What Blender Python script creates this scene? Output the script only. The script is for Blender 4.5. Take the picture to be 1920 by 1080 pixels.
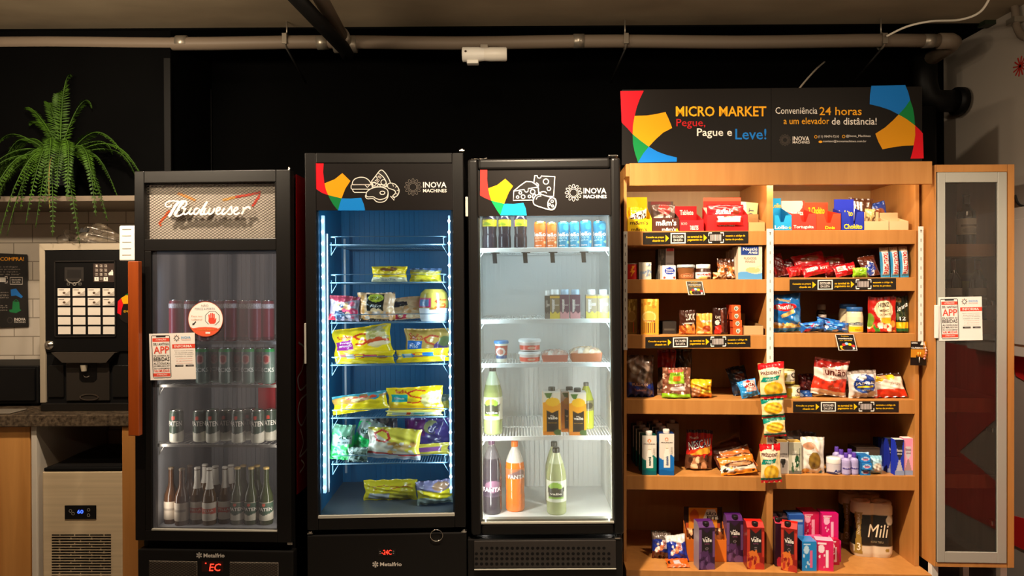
import bpy, math, random
import numpy as np
from mathutils import Matrix, Vector
SC = bpy.context.scene
for _o in list(bpy.data.objects): bpy.data.objects.remove(_o)

# ------------------------------------------------------------------ camera, world, exposure, room lights
F_PX, CZ, ROLL = 1280.0, 1.55, 0.006
cam_d = bpy.data.cameras.new('camera'); cam_d.sensor_width = 36; cam_d.lens = 24; cam_d.clip_start = .05
cam = bpy.data.objects.new('camera', cam_d); SC.collection.objects.link(cam); SC.camera = cam
RT = Vector((math.cos(ROLL), 0, -math.sin(ROLL))); UP = Vector((math.sin(ROLL), 0, math.cos(ROLL))); FW = Vector((0, 1, 0))
cam.matrix_world = Matrix(((RT.x, UP.x, -FW.x, 0), (RT.y, UP.y, -FW.y, 0), (RT.z, UP.z, -FW.z, CZ), (0, 0, 0, 1)))
w = bpy.data.worlds.new('world'); SC.world = w; w.use_nodes = True
w.node_tree.nodes['Background'].inputs[0].default_value = (1, .85, .7, 1)
w.node_tree.nodes['Background'].inputs[1].default_value = .02
vs = SC.view_settings
vs.view_transform = 'Standard'; vs.look = 'None'; vs.gamma = 1; vs.use_curve_mapping = False; vs.exposure = 0.0

def lamp(name, kind, loc, power, col, size=.1, size_y=None, aim=None, shape=None, spot=None, blend=.3, spread=None):
    d = bpy.data.lights.new(name, kind); d.energy = power; d.color = col
    if kind == 'AREA':
        d.shape = shape or ('RECTANGLE' if size_y else 'SQUARE'); d.size = size
        if size_y: d.size_y = size_y
        if spread: d.spread = math.radians(spread)
    else: d.shadow_soft_size = size
    if kind == 'SPOT': d.spot_size = math.radians(spot); d.spot_blend = blend
    o = bpy.data.objects.new(name, d); SC.collection.objects.link(o); o.location = loc
    if aim is not None:
        o.rotation_euler = (Vector(aim) - Vector(loc)).to_track_quat('-Z', 'Y').to_euler()
    return o
WARM = (1, .82, .60)
lamp('ceiling_spot_lamp', 'SPOT', (.08, 2.30, CZ + 1.34), 205, WARM, .035, aim=(.75, 3.4, -.2), spot=150, blend=1.0)      # the lamp's wide spill
lamp('ceiling_spot_lamp', 'SPOT', (.08, 2.30, CZ + 1.34), 380, WARM, .035, aim=(1.0, 3.3, CZ - 1.9), spot=92, blend=1.0)   # and its main beam
lamp('ceiling_spot_lamp', 'SPOT', (-1.62, 2.35, CZ + 1.34), 190, (1, .82, .62), .035, aim=(-2.0, 3.4, .6), spot=140, blend=1.0)
for x_, p_ in ((-2.2, 38), (-.3, 10), (1.7, 8)):     # unseen uplights added to brighten the ceiling
    lamp('ceiling_fill_light', 'AREA', (x_, 1.9, CZ + .95), p_, (1, .80, .56), 1.2, .12, aim=(x_, 2.7, CZ + 1.42))
lamp('ceiling_spot_lamp', 'SPOT', (1.75, 2.0, CZ + 1.34), 210, (1, .84, .66), .08, aim=(2.25, 3.0, 0), spot=96, blend=1.0)
lamp('room_fill_light', 'AREA', (0, -1.4, CZ + 1.38), 8, (1, .82, .62), 1.6, .4, aim=(0, -1.4, 0))  # unseen soft fill added behind the camera

# ------------------------------------------------------------------ colour and mesh helpers
def C(h):
    if not isinstance(h, str): return np.array(h[:3], float)
    if len(h) == 3: h = ''.join(x * 2 for x in h)
    s = np.array([int(h[i:i + 2], 16) / 255 for i in (0, 2, 4)])
    return np.where(s <= .04045, s / 12.92, ((s + .055) / 1.055) ** 2.4)
def T(x, y=0, z=0): return Matrix.Translation((x, y, z))
def rx(a): return Matrix.Rotation(math.radians(a), 4, 'X')
def ry(a): return Matrix.Rotation(math.radians(a), 4, 'Y')
def rz(a): return Matrix.Rotation(math.radians(a), 4, 'Z')

class Frame:
    """A vertical plane standing on the floor: x to the right, y into depth, z up."""
    def __init__(s, px, Y, yaw=0, lean=0):
        r = RT * ((px - 960) / F_PX) + FW
        o = Vector((0, 0, CZ)) + r * Y
        s.M = T(o.x, o.y, 0) @ Matrix.Rotation(-yaw, 4, 'Z') @ Matrix.Rotation(lean, 4, 'Y')
        s.Mi = s.M.inverted(); s.o = s.Mi @ Vector((0, 0, CZ)); s.R = np.array(s.Mi.to_3x3())
    def at(s, px, py, d=0.0):
        px = np.asarray(px, float); py = np.asarray(py, float)
        a = (px - 960) / F_PX; b = (540 - py) / F_PX
        ray = np.stack([RT.x * a + UP.x * b, np.ones_like(a + b), RT.z * a + UP.z * b], -1) @ s.R.T
        t = (d - s.o.y) / ray[..., 1]
        return s.o.x + t * ray[..., 0], s.o.z + t * ray[..., 2]
    def pt(s, px, py, d=0.0):
        x, z = s.at(px, py, d); return (float(x), d, float(z))
WF = Frame(960, 0.0001); WF.M = Matrix.Identity(4); WF.Mi = WF.M; WF.o = Vector((0, 0, CZ)); WF.R = np.eye(3)

def art(base, *sh):
    """A printed design: colours over (u, v) in 0..1, later shapes over earlier ones."""
    def paint(U, V):
        U = np.asarray(U, float); V = np.asarray(V, float)
        o = np.empty(U.shape + (3,)); o[:] = C(base)
        for q in sh:
            k = q[0]
            if k == 'r': m = (U >= q[1]) & (U <= q[3]) & (V >= q[2]) & (V <= q[4]); c = q[5]
            elif k == 'e': m = ((U - q[1]) / q[3]) ** 2 + ((V - q[2]) / q[4]) ** 2 <= 1; c = q[5]
            elif k == 'w': m = V < q[1] + q[2] * np.sin(q[3] * U * 6.283 + q[4]); c = q[5]
            elif k == 'W': m = V > q[1] + q[2] * np.sin(q[3] * U * 6.283 + q[4]); c = q[5]
            elif k == 'd': m = (V - q[1]) > q[2] * (U - .5); c = q[3]
            elif k == 'p':
                m = np.zeros(U.shape, bool); P = q[1]
                for i in range(len(P)):
                    (x0, y0), (x1, y1) = P[i - 1], P[i]
                    if y0 != y1: m ^= ((y0 > V) != (y1 > V)) & (U < (x1 - x0) * (V - y0) / (y1 - y0) + x0)
                c = q[2]
            elif k == 'l':
                m = np.zeros(U.shape, bool); asp = q[4] if len(q) > 4 else 1
                for (x0, y0), (x1, y1) in zip(q[1][:-1], q[1][1:]):
                    dx, dy = (x1 - x0), (y1 - y0) * asp; L = dx * dx + dy * dy + 1e-9
                    t = np.clip(((U - x0) * dx + (V - y0) * asp * dy) / L, 0, 1)
                    m |= (U - x0 - t * dx) ** 2 + ((V - y0) * asp - t * dy) ** 2 < (q[2] / 2) ** 2
                c = q[3]
            elif k == 's':
                rg = random.Random(q[2]); u0, v0, u1, v1 = q[3:7]
                for i in range(q[1]):
                    a, b = rg.uniform(u0, u1), rg.uniform(v0, v1); r = q[7] * rg.uniform(.6, 1.4); cc = C(rg.choice(q[8]))
                    asp = q[9] if len(q) > 9 else 1
                    o[((U - a) / r) ** 2 + ((V - b) / (r * asp)) ** 2 <= 1] = cc
                continue
            o[m] = C(c)
        return o
    return paint

_tc = {}
def tmesh(s, shear=0, bold=0):
    k = (s, shear, bold)
    if k in _tc: return _tc[k]
    cu = bpy.data.curves.new('t', 'FONT'); cu.body = s; cu.shear = shear; cu.offset = bold; cu.resolution_u = 2; cu.fill_mode = 'FRONT'
    ob = bpy.data.objects.new('t', cu); me = bpy.data.meshes.new_from_object(ob)
    n = len(me.vertices); v = np.empty(3 * n); me.vertices.foreach_get('co', v); v = v.reshape(-1, 3)[:, :2]
    f = [tuple(p.vertices) for p in me.polygons]
    lo, hi = v.min(0), v.max(0); v = (v - lo) / np.maximum(hi - lo, 1e-6)
    bpy.data.objects.remove(ob); bpy.data.meshes.remove(me); bpy.data.curves.remove(cu)
    _tc[k] = (v, f); return _tc[k]

def catmull(P, n=6, closed=False):
    P = [np.array(p, float) for p in P]; out = []
    m = len(P)
    for i in range(m if closed else m - 1):
        g = (lambda j: P[j % m]) if closed else (lambda j: P[min(max(j, 0), m - 1)])
        a, b, c, d = g(i - 1), g(i), g(i + 1), g(i + 2)
        for t in np.linspace(0, 1, n, endpoint=False):
            out.append(.5 * (2 * b + (c - a) * t + (2 * a - 5 * b + 4 * c - d) * t * t + (3 * b - a - 3 * c + d) * t ** 3))
    if not closed: out.append(P[-1])
    return np.array(out)

class MB:
    def __init__(s): s.V = []; s.F = []; s.K = []; s.MI = []; s.S = []; s.n = 0
    def add(s, v, f, col=(.8, .8, .8), mat=0, smooth=False):
        v = np.asarray(v, float).reshape(-1, 3); c = np.empty_like(v); c[:] = C(col) if isinstance(col, str) else col
        s.V.append(v); s.K.append(c); k = s.n; s.n += len(v)
        s.F += [tuple(int(i) + k for i in q) for q in f]; s.MI += [mat] * len(f); s.S += [smooth] * len(f)
        return s
    def grid(s, fn, nu, nv, paint, mat=0, smooth=True, wu=False, flip=False):
        u = np.linspace(0, 1, nu + 1); v = np.linspace(0, 1, nv + 1)
        U, V = np.meshgrid(u, v); P = np.stack(fn(U, V), -1)
        col = paint(U, V) if callable(paint) else C(paint)
        i = np.arange(nv)[:, None] * (nu + 1) + np.arange(nu)[None, :]
        q = np.stack([i, i + 1, i + nu + 2, i + nu + 1], -1).reshape(-1, 4)
        if flip: q = q[:, ::-1]
        return s.add(P, q.tolist(), col.reshape(-1, 3) if callable(paint) else col, mat, smooth)
    def box(s, x0, x1, y0, y1, z0, z1, col=(.8, .8, .8), mat=0):
        v = [(x, y, z) for z in (z0, z1) for y in (y0, y1) for x in (x0, x1)]
        return s.add(v, [(0, 2, 3, 1), (4, 5, 7, 6), (0, 1, 5, 4), (1, 3, 7, 5), (3, 2, 6, 7), (2, 0, 4, 6)], col, mat)
    def prism(s, pts, y0, y1, col=(.8, .8, .8), mat=0, ax='y'):
        """2D outline (x, z) pushed from y0 to y1."""
        n = len(pts); mk = {'y': lambda p, y: (p[0], y, p[1]), 'x': lambda p, y: (y, p[0], p[1]), 'z': lambda p, y: (p[0], p[1], y)}[ax]
        v = [mk(p, y0) for p in pts] + [mk(p, y1) for p in pts]
        f = [tuple(range(n)), tuple(range(2 * n - 1, n - 1, -1))] + [(i, i + n, (i + 1) % n + n, (i + 1) % n) for i in range(n)]
        return s.add(v, f, col, mat)
    def lathe(s, prof, seg=24, col=(.8, .8, .8), mat=0, c=(0, 0, 0), smooth=True, caps=True, sq=None):
        """prof: (r, z) from the bottom; col may be paint(u, v): u .5 at the front, 0..1 over the visible half."""
        prof = np.array(prof, float); th = np.linspace(-math.pi, math.pi, seg + 1)
        TH, Z = np.meshgrid(th, prof[:, 1]); Rr = np.meshgrid(th, prof[:, 0])[1]
        k = 1.0
        if sq: k = 1 / (np.abs(np.sin(TH)) ** sq + np.abs(np.cos(TH)) ** sq) ** (1 / sq)
        P = np.stack([c[0] + Rr * k * np.sin(TH), c[1] - Rr * k * np.cos(TH), c[2] + Z], -1)
        zs = prof[:, 1]; vv = (Z - zs.min()) / max(zs.max() - zs.min(), 1e-9)
        col = col(.5 + TH / math.pi, vv).reshape(-1, 3) if callable(col) else col
        n = len(prof); i = np.arange(n - 1)[:, None] * (seg + 1) + np.arange(seg)[None, :]
        f = np.stack([i, i + 1, i + seg + 2, i + seg + 1], -1).reshape(-1, 4).tolist()
        s.add(P, f, col, mat, smooth)
        if caps:
            cc = col if not callable(col) and not (hasattr(col, 'ndim') and getattr(col, 'ndim', 1) > 1) else (col[-1] if not isinstance(col, str) else col)
            for j, fl in ((0, False), (n - 1, True)):
                if prof[j, 0] > 1e-5:
                    ring = P[j, :-1]; s.add(ring, [tuple(range(seg))[::(1 if fl else -1)]], cc, mat)
        return s
    def tube(s, path, r, seg=8, col=(.8, .8, .8), mat=0, closed=False, caps=True):
        P = np.array(path, float); n = len(P); rr = np.broadcast_to(np.asarray(r, float), (n,))
        Tn = np.roll(P, -1, 0) - np.roll(P, 1, 0) if closed else np.gradient(P, axis=0)
        Tn /= np.maximum(np.linalg.norm(Tn, axis=1, keepdims=True), 1e-9)
        a = np.array((0, 0, 1.)) if abs(Tn[0][2]) < .9 else np.array((1., 0, 0))
        rows = []
        for k in range(n):
            a = a - Tn[k] * a.dot(Tn[k]); a /= max(np.linalg.norm(a), 1e-9); b = np.cross(Tn[k], a)
            th = np.arange(seg) * 2 * math.pi / seg
            rows.append(P[k] + rr[k] * (np.cos(th)[:, None] * a + np.sin(th)[:, None] * b))
        f = []
        for k in range(n if closed else n - 1):
            p, q = k * seg, ((k + 1) % n) * seg
            f += [(p + i, p + (i + 1) % seg, q + (i + 1) % seg, q + i) for i in range(seg)]
        if caps and not closed: f += [tuple(range(seg))[::-1], tuple(range((n - 1) * seg, n * seg))]
        return s.add(np.concatenate(rows), f, col, mat, True)
    # flat artwork on a surface: S(a, b, off) -> xyz
    def poly(s, pts, S, col, off=.0006, mat=0):
        p = np.array(pts, float)
        return s.add(np.stack(S(p[:, 0], p[:, 1], off), -1), [tuple(range(len(p)))], col, mat)
    def disc(s, cx, cy, ra, rb, S, col, off=.0006, n=28, mat=0, a0=0, a1=360):
        t = np.radians(np.linspace(a0, a1, n, endpoint=(a1 - a0) < 360))
        return s.poly(np.stack([cx + ra * np.cos(t), cy + rb * np.sin(t)], -1), S, col, off, mat)
    def line(s, pts, wd, S, col, off=.0008, closed=False, mat=0):
        p = np.array(pts, float)
        if closed: d = np.roll(p, -1, 0) - np.roll(p, 1, 0)
        else: d = np.gradient(p, axis=0)
        d /= np.maximum(np.linalg.norm(d, axis=1, keepdims=True), 1e-9); nrm = np.stack([-d[:, 1], d[:, 0]], -1)
        wd = np.broadcast_to(np.asarray(wd, float), (len(p),))[:, None]
        a = np.concatenate([p + nrm * wd / 2, p - nrm * wd / 2]); n = len(p)
        f = [(i, (i + 1) % n, (i + 1) % n + n, i + n) for i in range(n if closed else n - 1)]
        return s.add(np.stack(S(a[:, 0], a[:, 1], off), -1), f, col, mat)
    def ring(s, cx, cy, ra, rb, wd, S, col, a0=0, a1=360, off=.0008, n=28, rot=0, mat=0):
        t = np.radians(np.linspace(a0, a1, n, endpoint=(a1 - a0) < 360)); c, q = math.cos(math.radians(rot)), math.sin(math.radians(rot))
        x, y = ra * np.cos(t), rb * np.sin(t)
        return s.line(np.stack([cx + x * c - y * q, cy + x * q + y * c], -1), wd, S, col, off, (a1 - a0) >= 360, mat)
    def text(s, str_, x0, x1, y0, y1, S, col, off=.001, shear=0, bold=0, rot=0, mat=0):
        """Fits the text into x0..x1, y0 (foot) .. y1 (top) in the units of S."""
        v, f = tmesh(str_, shear, bold)
        a = v[:, 0] - .5; b = v[:, 1] - .5
        W, H = (x1 - x0), (y1 - y0)
        if rot in (90, -90): X, Y = (-b * W, a * H) if rot == 90 else (b * W, -a * H)
        else:
            c, q = math.cos(math.radians(rot)), math.sin(math.radians(rot)); sg = 1 if H > 0 else -1
            X = a * W * c - b * H * q * sg; Y = a * W * q * sg + b * H * c
        return s.add(np.stack(S((x0 + x1) / 2 + X, (y0 + y1) / 2 + Y, off), -1), f, col, mat)
    def xf(s, M, i0=0):
        A = np.array(M)
        for i in range(i0, len(s.V)): s.V[i] = s.V[i] @ A[:3, :3].T + A[:3, 3]
        return s
    def drop(s):
        z = min(v[:, 2].min() for v in s.V)
        for v in s.V: v[:, 2] -= z
        return s
    def build(s, name, mats, parent=None, M=None, bevel=0, seg=2, weld=False):
        me = bpy.data.meshes.new(name)
        V = np.concatenate(s.V); me.from_pydata(V.tolist(), [], s.F)
        at = me.color_attributes.new('Col', 'FLOAT_COLOR', 'POINT')
        at.data.foreach_set('color', np.concatenate([np.concatenate(s.K), np.ones((len(V), 1))], 1).ravel())
        for m in (mats if isinstance(mats, (list, tuple)) else [mats]): me.materials.append(m)
        me.polygons.foreach_set('material_index', s.MI); me.polygons.foreach_set('use_smooth', s.S)
        me.update()
        o = bpy.data.objects.new(name, me); SC.collection.objects.link(o)
        if parent is not None: o.parent = parent
        if M is not None: o.matrix_local = M
        if bevel:
            b = o.modifiers.new('bevel', 'BEVEL'); b.width = bevel; b.segments = seg; b.limit_method = 'ANGLE'; b.angle_limit = .6
        return o

def tag(o, label, cat, group=None):
    o['label'] = label; o['category'] = cat
    if group: o['group'] = group
    return o
def thing(name, label, cat, M, group=None):
    o = bpy.data.objects.new(name, None); SC.collection.objects.link(o); o.matrix_world = M; o.empty_display_size = .05
    return tag(o, label, cat, group)
def struct(name, mb, mat, bevel=0):
    o = mb.build(name, mat, bevel=bevel); o['kind'] = 'structure'; return o
def dup(root, M, label=None):
    c = root.copy(); SC.collection.objects.link(c); c.matrix_world = M
    if label: c['label'] = label
    for ch in list(root.children):
        k = ch.copy(); SC.collection.objects.link(k); k.parent = c
        for g in list(ch.children):
            h = g.copy(); SC.collection.objects.link(h); h.parent = k
    return c

# ------------------------------------------------------------------ materials
def mat(name, col=None, rough=.5, metal=0, spec=.5, noise=None, emit=None, coat=0, bump=None, trans=None):
    m = bpy.data.materials.new(name); m.use_nodes = True; nt = m.node_tree; b = nt.nodes['Principled BSDF']
    b.inputs['Roughness'].default_value = rough; b.inputs['Metallic'].default_value = metal
    b.inputs['Specular IOR Level'].default_value = spec; b.inputs['Coat Weight'].default_value = coat
    b.inputs['Coat Roughness'].default_value = .12
    if col is None:
        a = nt.nodes.new('ShaderNodeAttribute'); a.attribute_name = 'Col'; src = a.outputs['Color']
        nt.links.new(src, b.inputs['Base Color'])
    else:
        c = C(col); b.inputs['Base Color'].default_value = (*c, 1)
        if noise:   # (scale xyz, second colour, detail)
            tc = nt.nodes.new('ShaderNodeTexCoord'); mp = nt.nodes.new('ShaderNodeMapping'); mp.inputs['Scale'].default_value = noise[0]
            n = nt.nodes.new('ShaderNodeTexNoise'); n.inputs['Scale'].default_value = 1; n.inputs['Detail'].default_value = noise[2]
            r = nt.nodes.new('ShaderNodeValToRGB'); r.color_ramp.elements[0].position = .3; r.color_ramp.elements[1].position = .7
            r.color_ramp.elements[0].color = (*c, 1); r.color_ramp.elements[1].color = (*C(noise[1]), 1)
            nt.links.new(tc.outputs['Object'], mp.inputs['Vector']); nt.links.new(mp.outputs['Vector'], n.inputs['Vector'])
            nt.links.new(n.outputs['Fac'], r.inputs['Fac']); nt.links.new(r.outputs['Color'], b.inputs['Base Color'])
            if bump:
                bp = nt.nodes.new('ShaderNodeBump'); bp.inputs['Strength'].default_value = bump; bp.inputs['Distance'].default_value = .01
                nt.links.new(n.outputs['Fac'], bp.inputs['Height']); nt.links.new(bp.outputs['Normal'], b.inputs['Normal'])
    if emit: b.inputs['Emission Color'].default_value = (*C(emit[0]), 1); b.inputs['Emission Strength'].default_value = emit[1]
    return m
def glass(name, tint='ffffff', fog=0.0, fogcol='bbbbbb', lo=0.0, streak=(9, 9, 1.2), refl=1.0, trl=0.0, zgrad=None, ior=1.4):
    """Thin pane: clear + mirror reflection, with a film of condensation (diffuse) in streaks."""
    m = bpy.data.materials.new(name); m.use_nodes = True; nt = m.node_tree; N = nt.nodes; L = nt.links; N.clear()
    out = N.new('ShaderNodeOutputMaterial'); tr = N.new('ShaderNodeBsdfTransparent'); tr.inputs[0].default_value = (*C(tint), 1)
    gl = N.new('ShaderNodeBsdfGlossy'); gl.inputs['Roughness'].default_value = .02; gl.inputs[0].default_value = (refl,) * 3 + (1,)
    fr = N.new('ShaderNodeFresnel'); fr.inputs[0].default_value = ior
    mx = N.new('ShaderNodeMixShader'); L.new(fr.outputs[0], mx.inputs[0]); L.new(tr.outputs[0], mx.inputs[1]); L.new(gl.outputs[0], mx.inputs[2])
    last = mx
    if fog:
        df = N.new('ShaderNodeBsdfDiffuse'); df.inputs[0].default_value = (*C(fogcol), 1)
        sh = df
        if trl:
            tl = N.new('ShaderNodeBsdfTranslucent'); tl.inputs[0].default_value = (*C(fogcol), 1)
            m2 = N.new('ShaderNodeMixShader'); m2.inputs[0].default_value = trl; L.new(df.outputs[0], m2.inputs[1]); L.new(tl.outputs[0], m2.inputs[2]); sh = m2
        tc = N.new('ShaderNodeTexCoord'); mp = N.new('ShaderNodeMapping'); mp.inputs['Scale'].default_value = streak
        n = N.new('ShaderNodeTexNoise'); n.inputs['Scale'].default_value = 1; n.inputs['Detail'].default_value = 3
        L.new(tc.outputs['Object'], mp.inputs[0]); L.new(mp.outputs[0], n.inputs['Vector'])
        r = N.new('ShaderNodeMapRange'); r.inputs[1].default_value = .3; r.inputs[2].default_value = .7; r.inputs[3].default_value = lo; r.inputs[4].default_value = fog
        L.new(n.outputs[0], r.inputs[0]); fac = r.outputs[0]
        if zgrad:   # more haze towards the foot of the pane: (z of full, z of base, base factor)
            sx = N.new('ShaderNodeSeparateXYZ'); L.new(tc.outputs['Object'], sx.inputs[0])
            r2 = N.new('ShaderNodeMapRange'); r2.inputs[1].default_value = zgrad[0]; r2.inputs[2].default_value = zgrad[1]; r2.inputs[3].default_value = 1; r2.inputs[4].default_value = zgrad[2]
            L.new(sx.outputs[2], r2.inputs[0]); mu = N.new('ShaderNodeMath'); mu.operation = 'MULTIPLY'; L.new(fac, mu.inputs[0]); L.new(r2.outputs[0], mu.inputs[1]); fac = mu.outputs[0]
        m3 = N.new('ShaderNodeMixShader'); L.new(fac, m3.inputs[0]); L.new(mx.outputs[0], m3.inputs[1]); L.new(sh.outputs[0], m3.inputs[2]); last = m3
    L.new(last.outputs[0], out.inputs[0]); return m
def wood(name, c0, c1, sc=(26, 26, 2.2), rough=.42, rings=True):
    m = mat(name, c0, rough, noise=(sc, c1, 5))
    nt = m.node_tree; b = nt.nodes['Principled BSDF']; n = [x for x in nt.nodes if x.type == 'TEX_NOISE'][0]; n.inputs['Distortion'].default_value = .6
    return m
MATTE = mat('print_matte', None, .65); GLOSS = mat('print_gloss', None, .32); FILM = mat('print_film', None, .24, coat=.4)
CARD = mat('print_card', None, .8, spec=.3)
BLACKP = mat('black_painted_steel', '100e0d', .36, spec=.26, noise=((3, 3, 3), '131110', 2))
BLACKM = mat('black_matte', '0a0909', .6, spec=.2)
BLACKW = mat('black_wall_paint', '030303', .9, spec=.03, noise=((2, 2, 2), '050505', 3))
CHROME = mat('chrome', 'd8d4cc', .2, 1)
STEEL = mat('brushed_steel', 'ecd4ae', .40, .25, noise=((1.5, 60, 60), 'dcc49e', 3))
ALU = mat('satin_aluminium', 'b4b0a4', .5, .35)
WHITEP = mat('white_plastic', 'e6e2da', .45)
WIRE = mat('white_coated_wire', 'dfe6ea', .35)
WOOD = wood('beech_veneer', 'ae7337', 'bc8143')
WOOD2 = wood('oak_door_veneer', 'd89a54', 'bc8040', (16, 16, 1.1))
MAHOG = wood('reddish_wood', '8a3a0a', '98440f', (60, 60, 3), .4)
# ------------------------------------------------------------------ frames of the standing things
FA = Frame(402, 3.10, .045, .003)      # beer fridge
FB = Frame(722, 3.10, -.036, -.001)    # frozen food fridge
FC_ = Frame(1023, 3.10, .010, -.004)   # drinks fridge
FS = Frame(1445, 3.40, .039, .0065)    # shelf unit
def PS(F, d):
    def S(a, b, off):
        x, z = F.at(a, b, d - off); return x, np.full_like(x, d - off), z
    return S
def ident(d=0):
    return lambda a, b, off: (np.asarray(a, float), np.full_like(np.asarray(a, float), d - off), np.asarray(b, float))

# ------------------------------------------------------------------ the room
FLOORM = mat('grey_floor_tile', '6b645b', .35, noise=((4, 4, 4), '5c564e', 4))
CONC = mat('raw_concrete', '8f8069', .85, noise=((2.2, 5, 3), '7c6d58', 6), bump=.15)
WALLR = mat('white_wall_paint', 'a0968b', .7, noise=((2, 2, 2), '988e83', 3))
REDP = mat('red_wall_paint', 'c01818', .6)
XL, XR, YB, ZC = -3.6, 2.6, 4.1, CZ + 1.42
struct('floor', MB().box(XL - .1, XR + .1, -2.6, YB + .1, -.1, 0), FLOORM)
struct('ceiling', MB().box(XL - .1, XR + .1, -2.6, 3.70, ZC, ZC + .1), CONC)
struct('trim_1', MB().box(XL, XR, 3.70, YB, ZC - .01, ZC + .1), BLACKW)
struct('wall_back', MB().box(XL - .1, XR + .1, YB, YB + .1, 0, ZC + .1), BLACKW)
struct('wall_left', MB().box(XL - .1, XL, -2.6, YB, 0, ZC), WALLR)
o = struct('wall_right', MB().box(XR, XR + .1, -2.6, YB, 0, ZC), WALLR)
bw = MB().box(XL, XR, -2.6, -2.5, 0, ZC)
struct('wall_front', bw, WALLR)
mu = MB()
for pts in ([(-3.2, .2), (-1.4, .2), (-.4, 1.5), (-1.9, 2.4)], [(.3, .2), (1.0, .2), (2.4, 1.6), (2.4, 2.3), (1.3, 1.9)], [(.0, 2.0), (.9, 2.9), (-.3, 2.9)]):
    mu.prism(pts, -2.5, -2.495)
struct('trim_2', mu, REDP)                      # red mural on the wall behind the camera, seen mirrored in the cabinet door
# red shapes, panel and crack on the right wall (coordinates along the wall: y, z)
def RW(px, py, x=XR): # a point of the right wall under a pixel
    Y = x * F_PX / (px - 960); return (Y, CZ + (540 - py) * Y / F_PX)
rm = MB(); zc = lambda P: [(y, CZ + z) for y, z in P]
rm.prism(zc([(2.0, -.35), (3.56, -.36), (3.52, -.47), (2.9, -.64), (2.48, -.956), (2.0, -1.3)]), XR - .004, XR, ax='x')
rm.prism(zc([(2.0, -.92), (2.48, -1.0), (2.9, -1.10), (3.56, -1.2), (3.56, -1.35), (2.9, -1.33), (2.0, -1.36)]), XR - .006, XR - .002, ax='x')
struct('trim_3', rm, REDP)
a, b = RW(1904, 398), RW(1904, 671)
dr = MB().box(XR - .05, XR, 2.6, a[0], b[1], a[1], 'd8d2c8')
dr.box(XR - .056, XR - .05, 2.66, a[0] - .05, b[1] + .06, a[1] - .06, 'd8d2c8')
o = dr.build('wall_cabinet', GLOSS, bevel=.006); tag(o, 'white wall cabinet on the white side wall beyond the glazed wine cabinet', 'cabinet')
st = MB()
cy, cz = RW(1916, 130)
for k in range(6):
    a_ = k * math.pi / 6 + .2; q = (math.cos(a_) * .05, math.sin(a_) * .05)
    st.prism([(cy - q[0] - q[1] * .06, cz - q[1] + q[0] * .06), (cy + q[0] - q[1] * .06, cz + q[1] + q[0] * .06), (cy + q[0] + q[1] * .06, cz + q[1] - q[0] * .06), (cy - q[0] + q[1] * .06, cz - q[1] - q[0] * .06)], XR - .003, XR, 'a01c14', ax='x')
o = st.build('wall_star', MATTE); tag(o, 'red hand drawn star on the white side wall near the ceiling', 'wall drawing')
# upper black cladding and tiled wall above the counter
LX = -1.794
struct('wall_left_upper', MB().box(XL, LX, 3.60, YB, CZ + .47, ZC - .05), BLACKW)
struct('trim_4', MB().box(LX - .03, LX + .006, 3.585, 3.60, CZ + .47, CZ + 1.22), mat('black_edge_trim', '0c0b0a', .6, spec=.1), bevel=.003)
struct('trim_5', MB().box(LX, LX + .004, 4.08, YB, CZ + .3, CZ + 1.2), mat('black_corner_trim', '080707', .6, spec=.1))
TILE = bpy.data.materials.new('white_wall_tile'); TILE.use_nodes = True
nt = TILE.node_tree; bs = nt.nodes['Principled BSDF']; bs.inputs['Roughness'].default_value = .3
tc = nt.nodes.new('ShaderNodeTexCoord'); mp = nt.nodes.new('ShaderNodeMapping'); mp.inputs['Rotation'].default_value = (math.radians(90), 0, 0); mp.inputs['Location'].default_value = (.06, 0.02, 0)
bk = nt.nodes.new('ShaderNodeTexBrick'); bk.inputs['Scale'].default_value = 1; bk.inputs['Brick Width'].default_value = .212; bk.inputs['Row Height'].default_value = .106; bk.inputs['Mortar Size'].default_value = .003
bk.inputs['Color1'].default_value = (*C('c8bcad'), 1); bk.inputs['Color2'].default_value = (*C('c1b5a5'), 1); bk.inputs['Mortar'].default_value = (*C('8d8172'), 1)
nt.links.new(tc.outputs['Object'], mp.inputs[0]); nt.links.new(mp.outputs[0], bk.inputs[0]); nt.links.new(bk.outputs[0], bs.inputs['Base Color'])
bp = nt.nodes.new('ShaderNodeBump'); bp.inputs['Strength'].default_value = .4; bp.inputs['Distance'].default_value = .003; bp.invert = True
nt.links.new(bk.outputs['Fac'], bp.inputs['Height']); nt.links.new(bp.outputs[0], bs.inputs['Normal'])
struct('wall_left_tiled', MB().box(XL, LX + .25, 3.86, 3.96, 0, CZ + .47), TILE)
struct('trim_6', MB().box(XL, LX + .14, 3.40, 3.86, CZ + .445, CZ + .472), mat('ledge_paint', '6d5f50', .7), bevel=.002)

# ------------------------------------------------------------------ pipes and fittings under the ceiling
PIPE = mat('grey_pvc_pipe', '6e6154', .5, spec=.25); PIPEB = mat('black_pipe', '0a0908', .5, spec=.15); PIPEG = mat('dark_green_pipe', '1a2416', .5)
GALV = mat('galvanised_fitting', '9a9184', .35, .7)
def wp(px, py, Y): return Vector(WF.pt(px, py, Y))
PY = 3.62
t = thing('ceiling_pipe', 'long grey plastic pipe running under the slab above the fridges', 'pipe', Matrix.Identity(4))
p0, p1 = wp(-60, 82, PY), wp(1762, 77, PY)
path = [p0.lerp(p1, k / 24) + Vector((0, 0, .004 * math.sin(k * .9))) for k in range(25)]
MB().tube(path, .034, 16).build('pipe_run', PIPE, t)
for px in (342, 605, 1085, 1740):
    c_ = wp(px, 80 if px < 1000 else 77, PY); MB().tube([c_ - Vector((.028, 0, 0)), c_ + Vector((.028, 0, 0))], .0365, 16).build('coupling', GALV, t)
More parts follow.
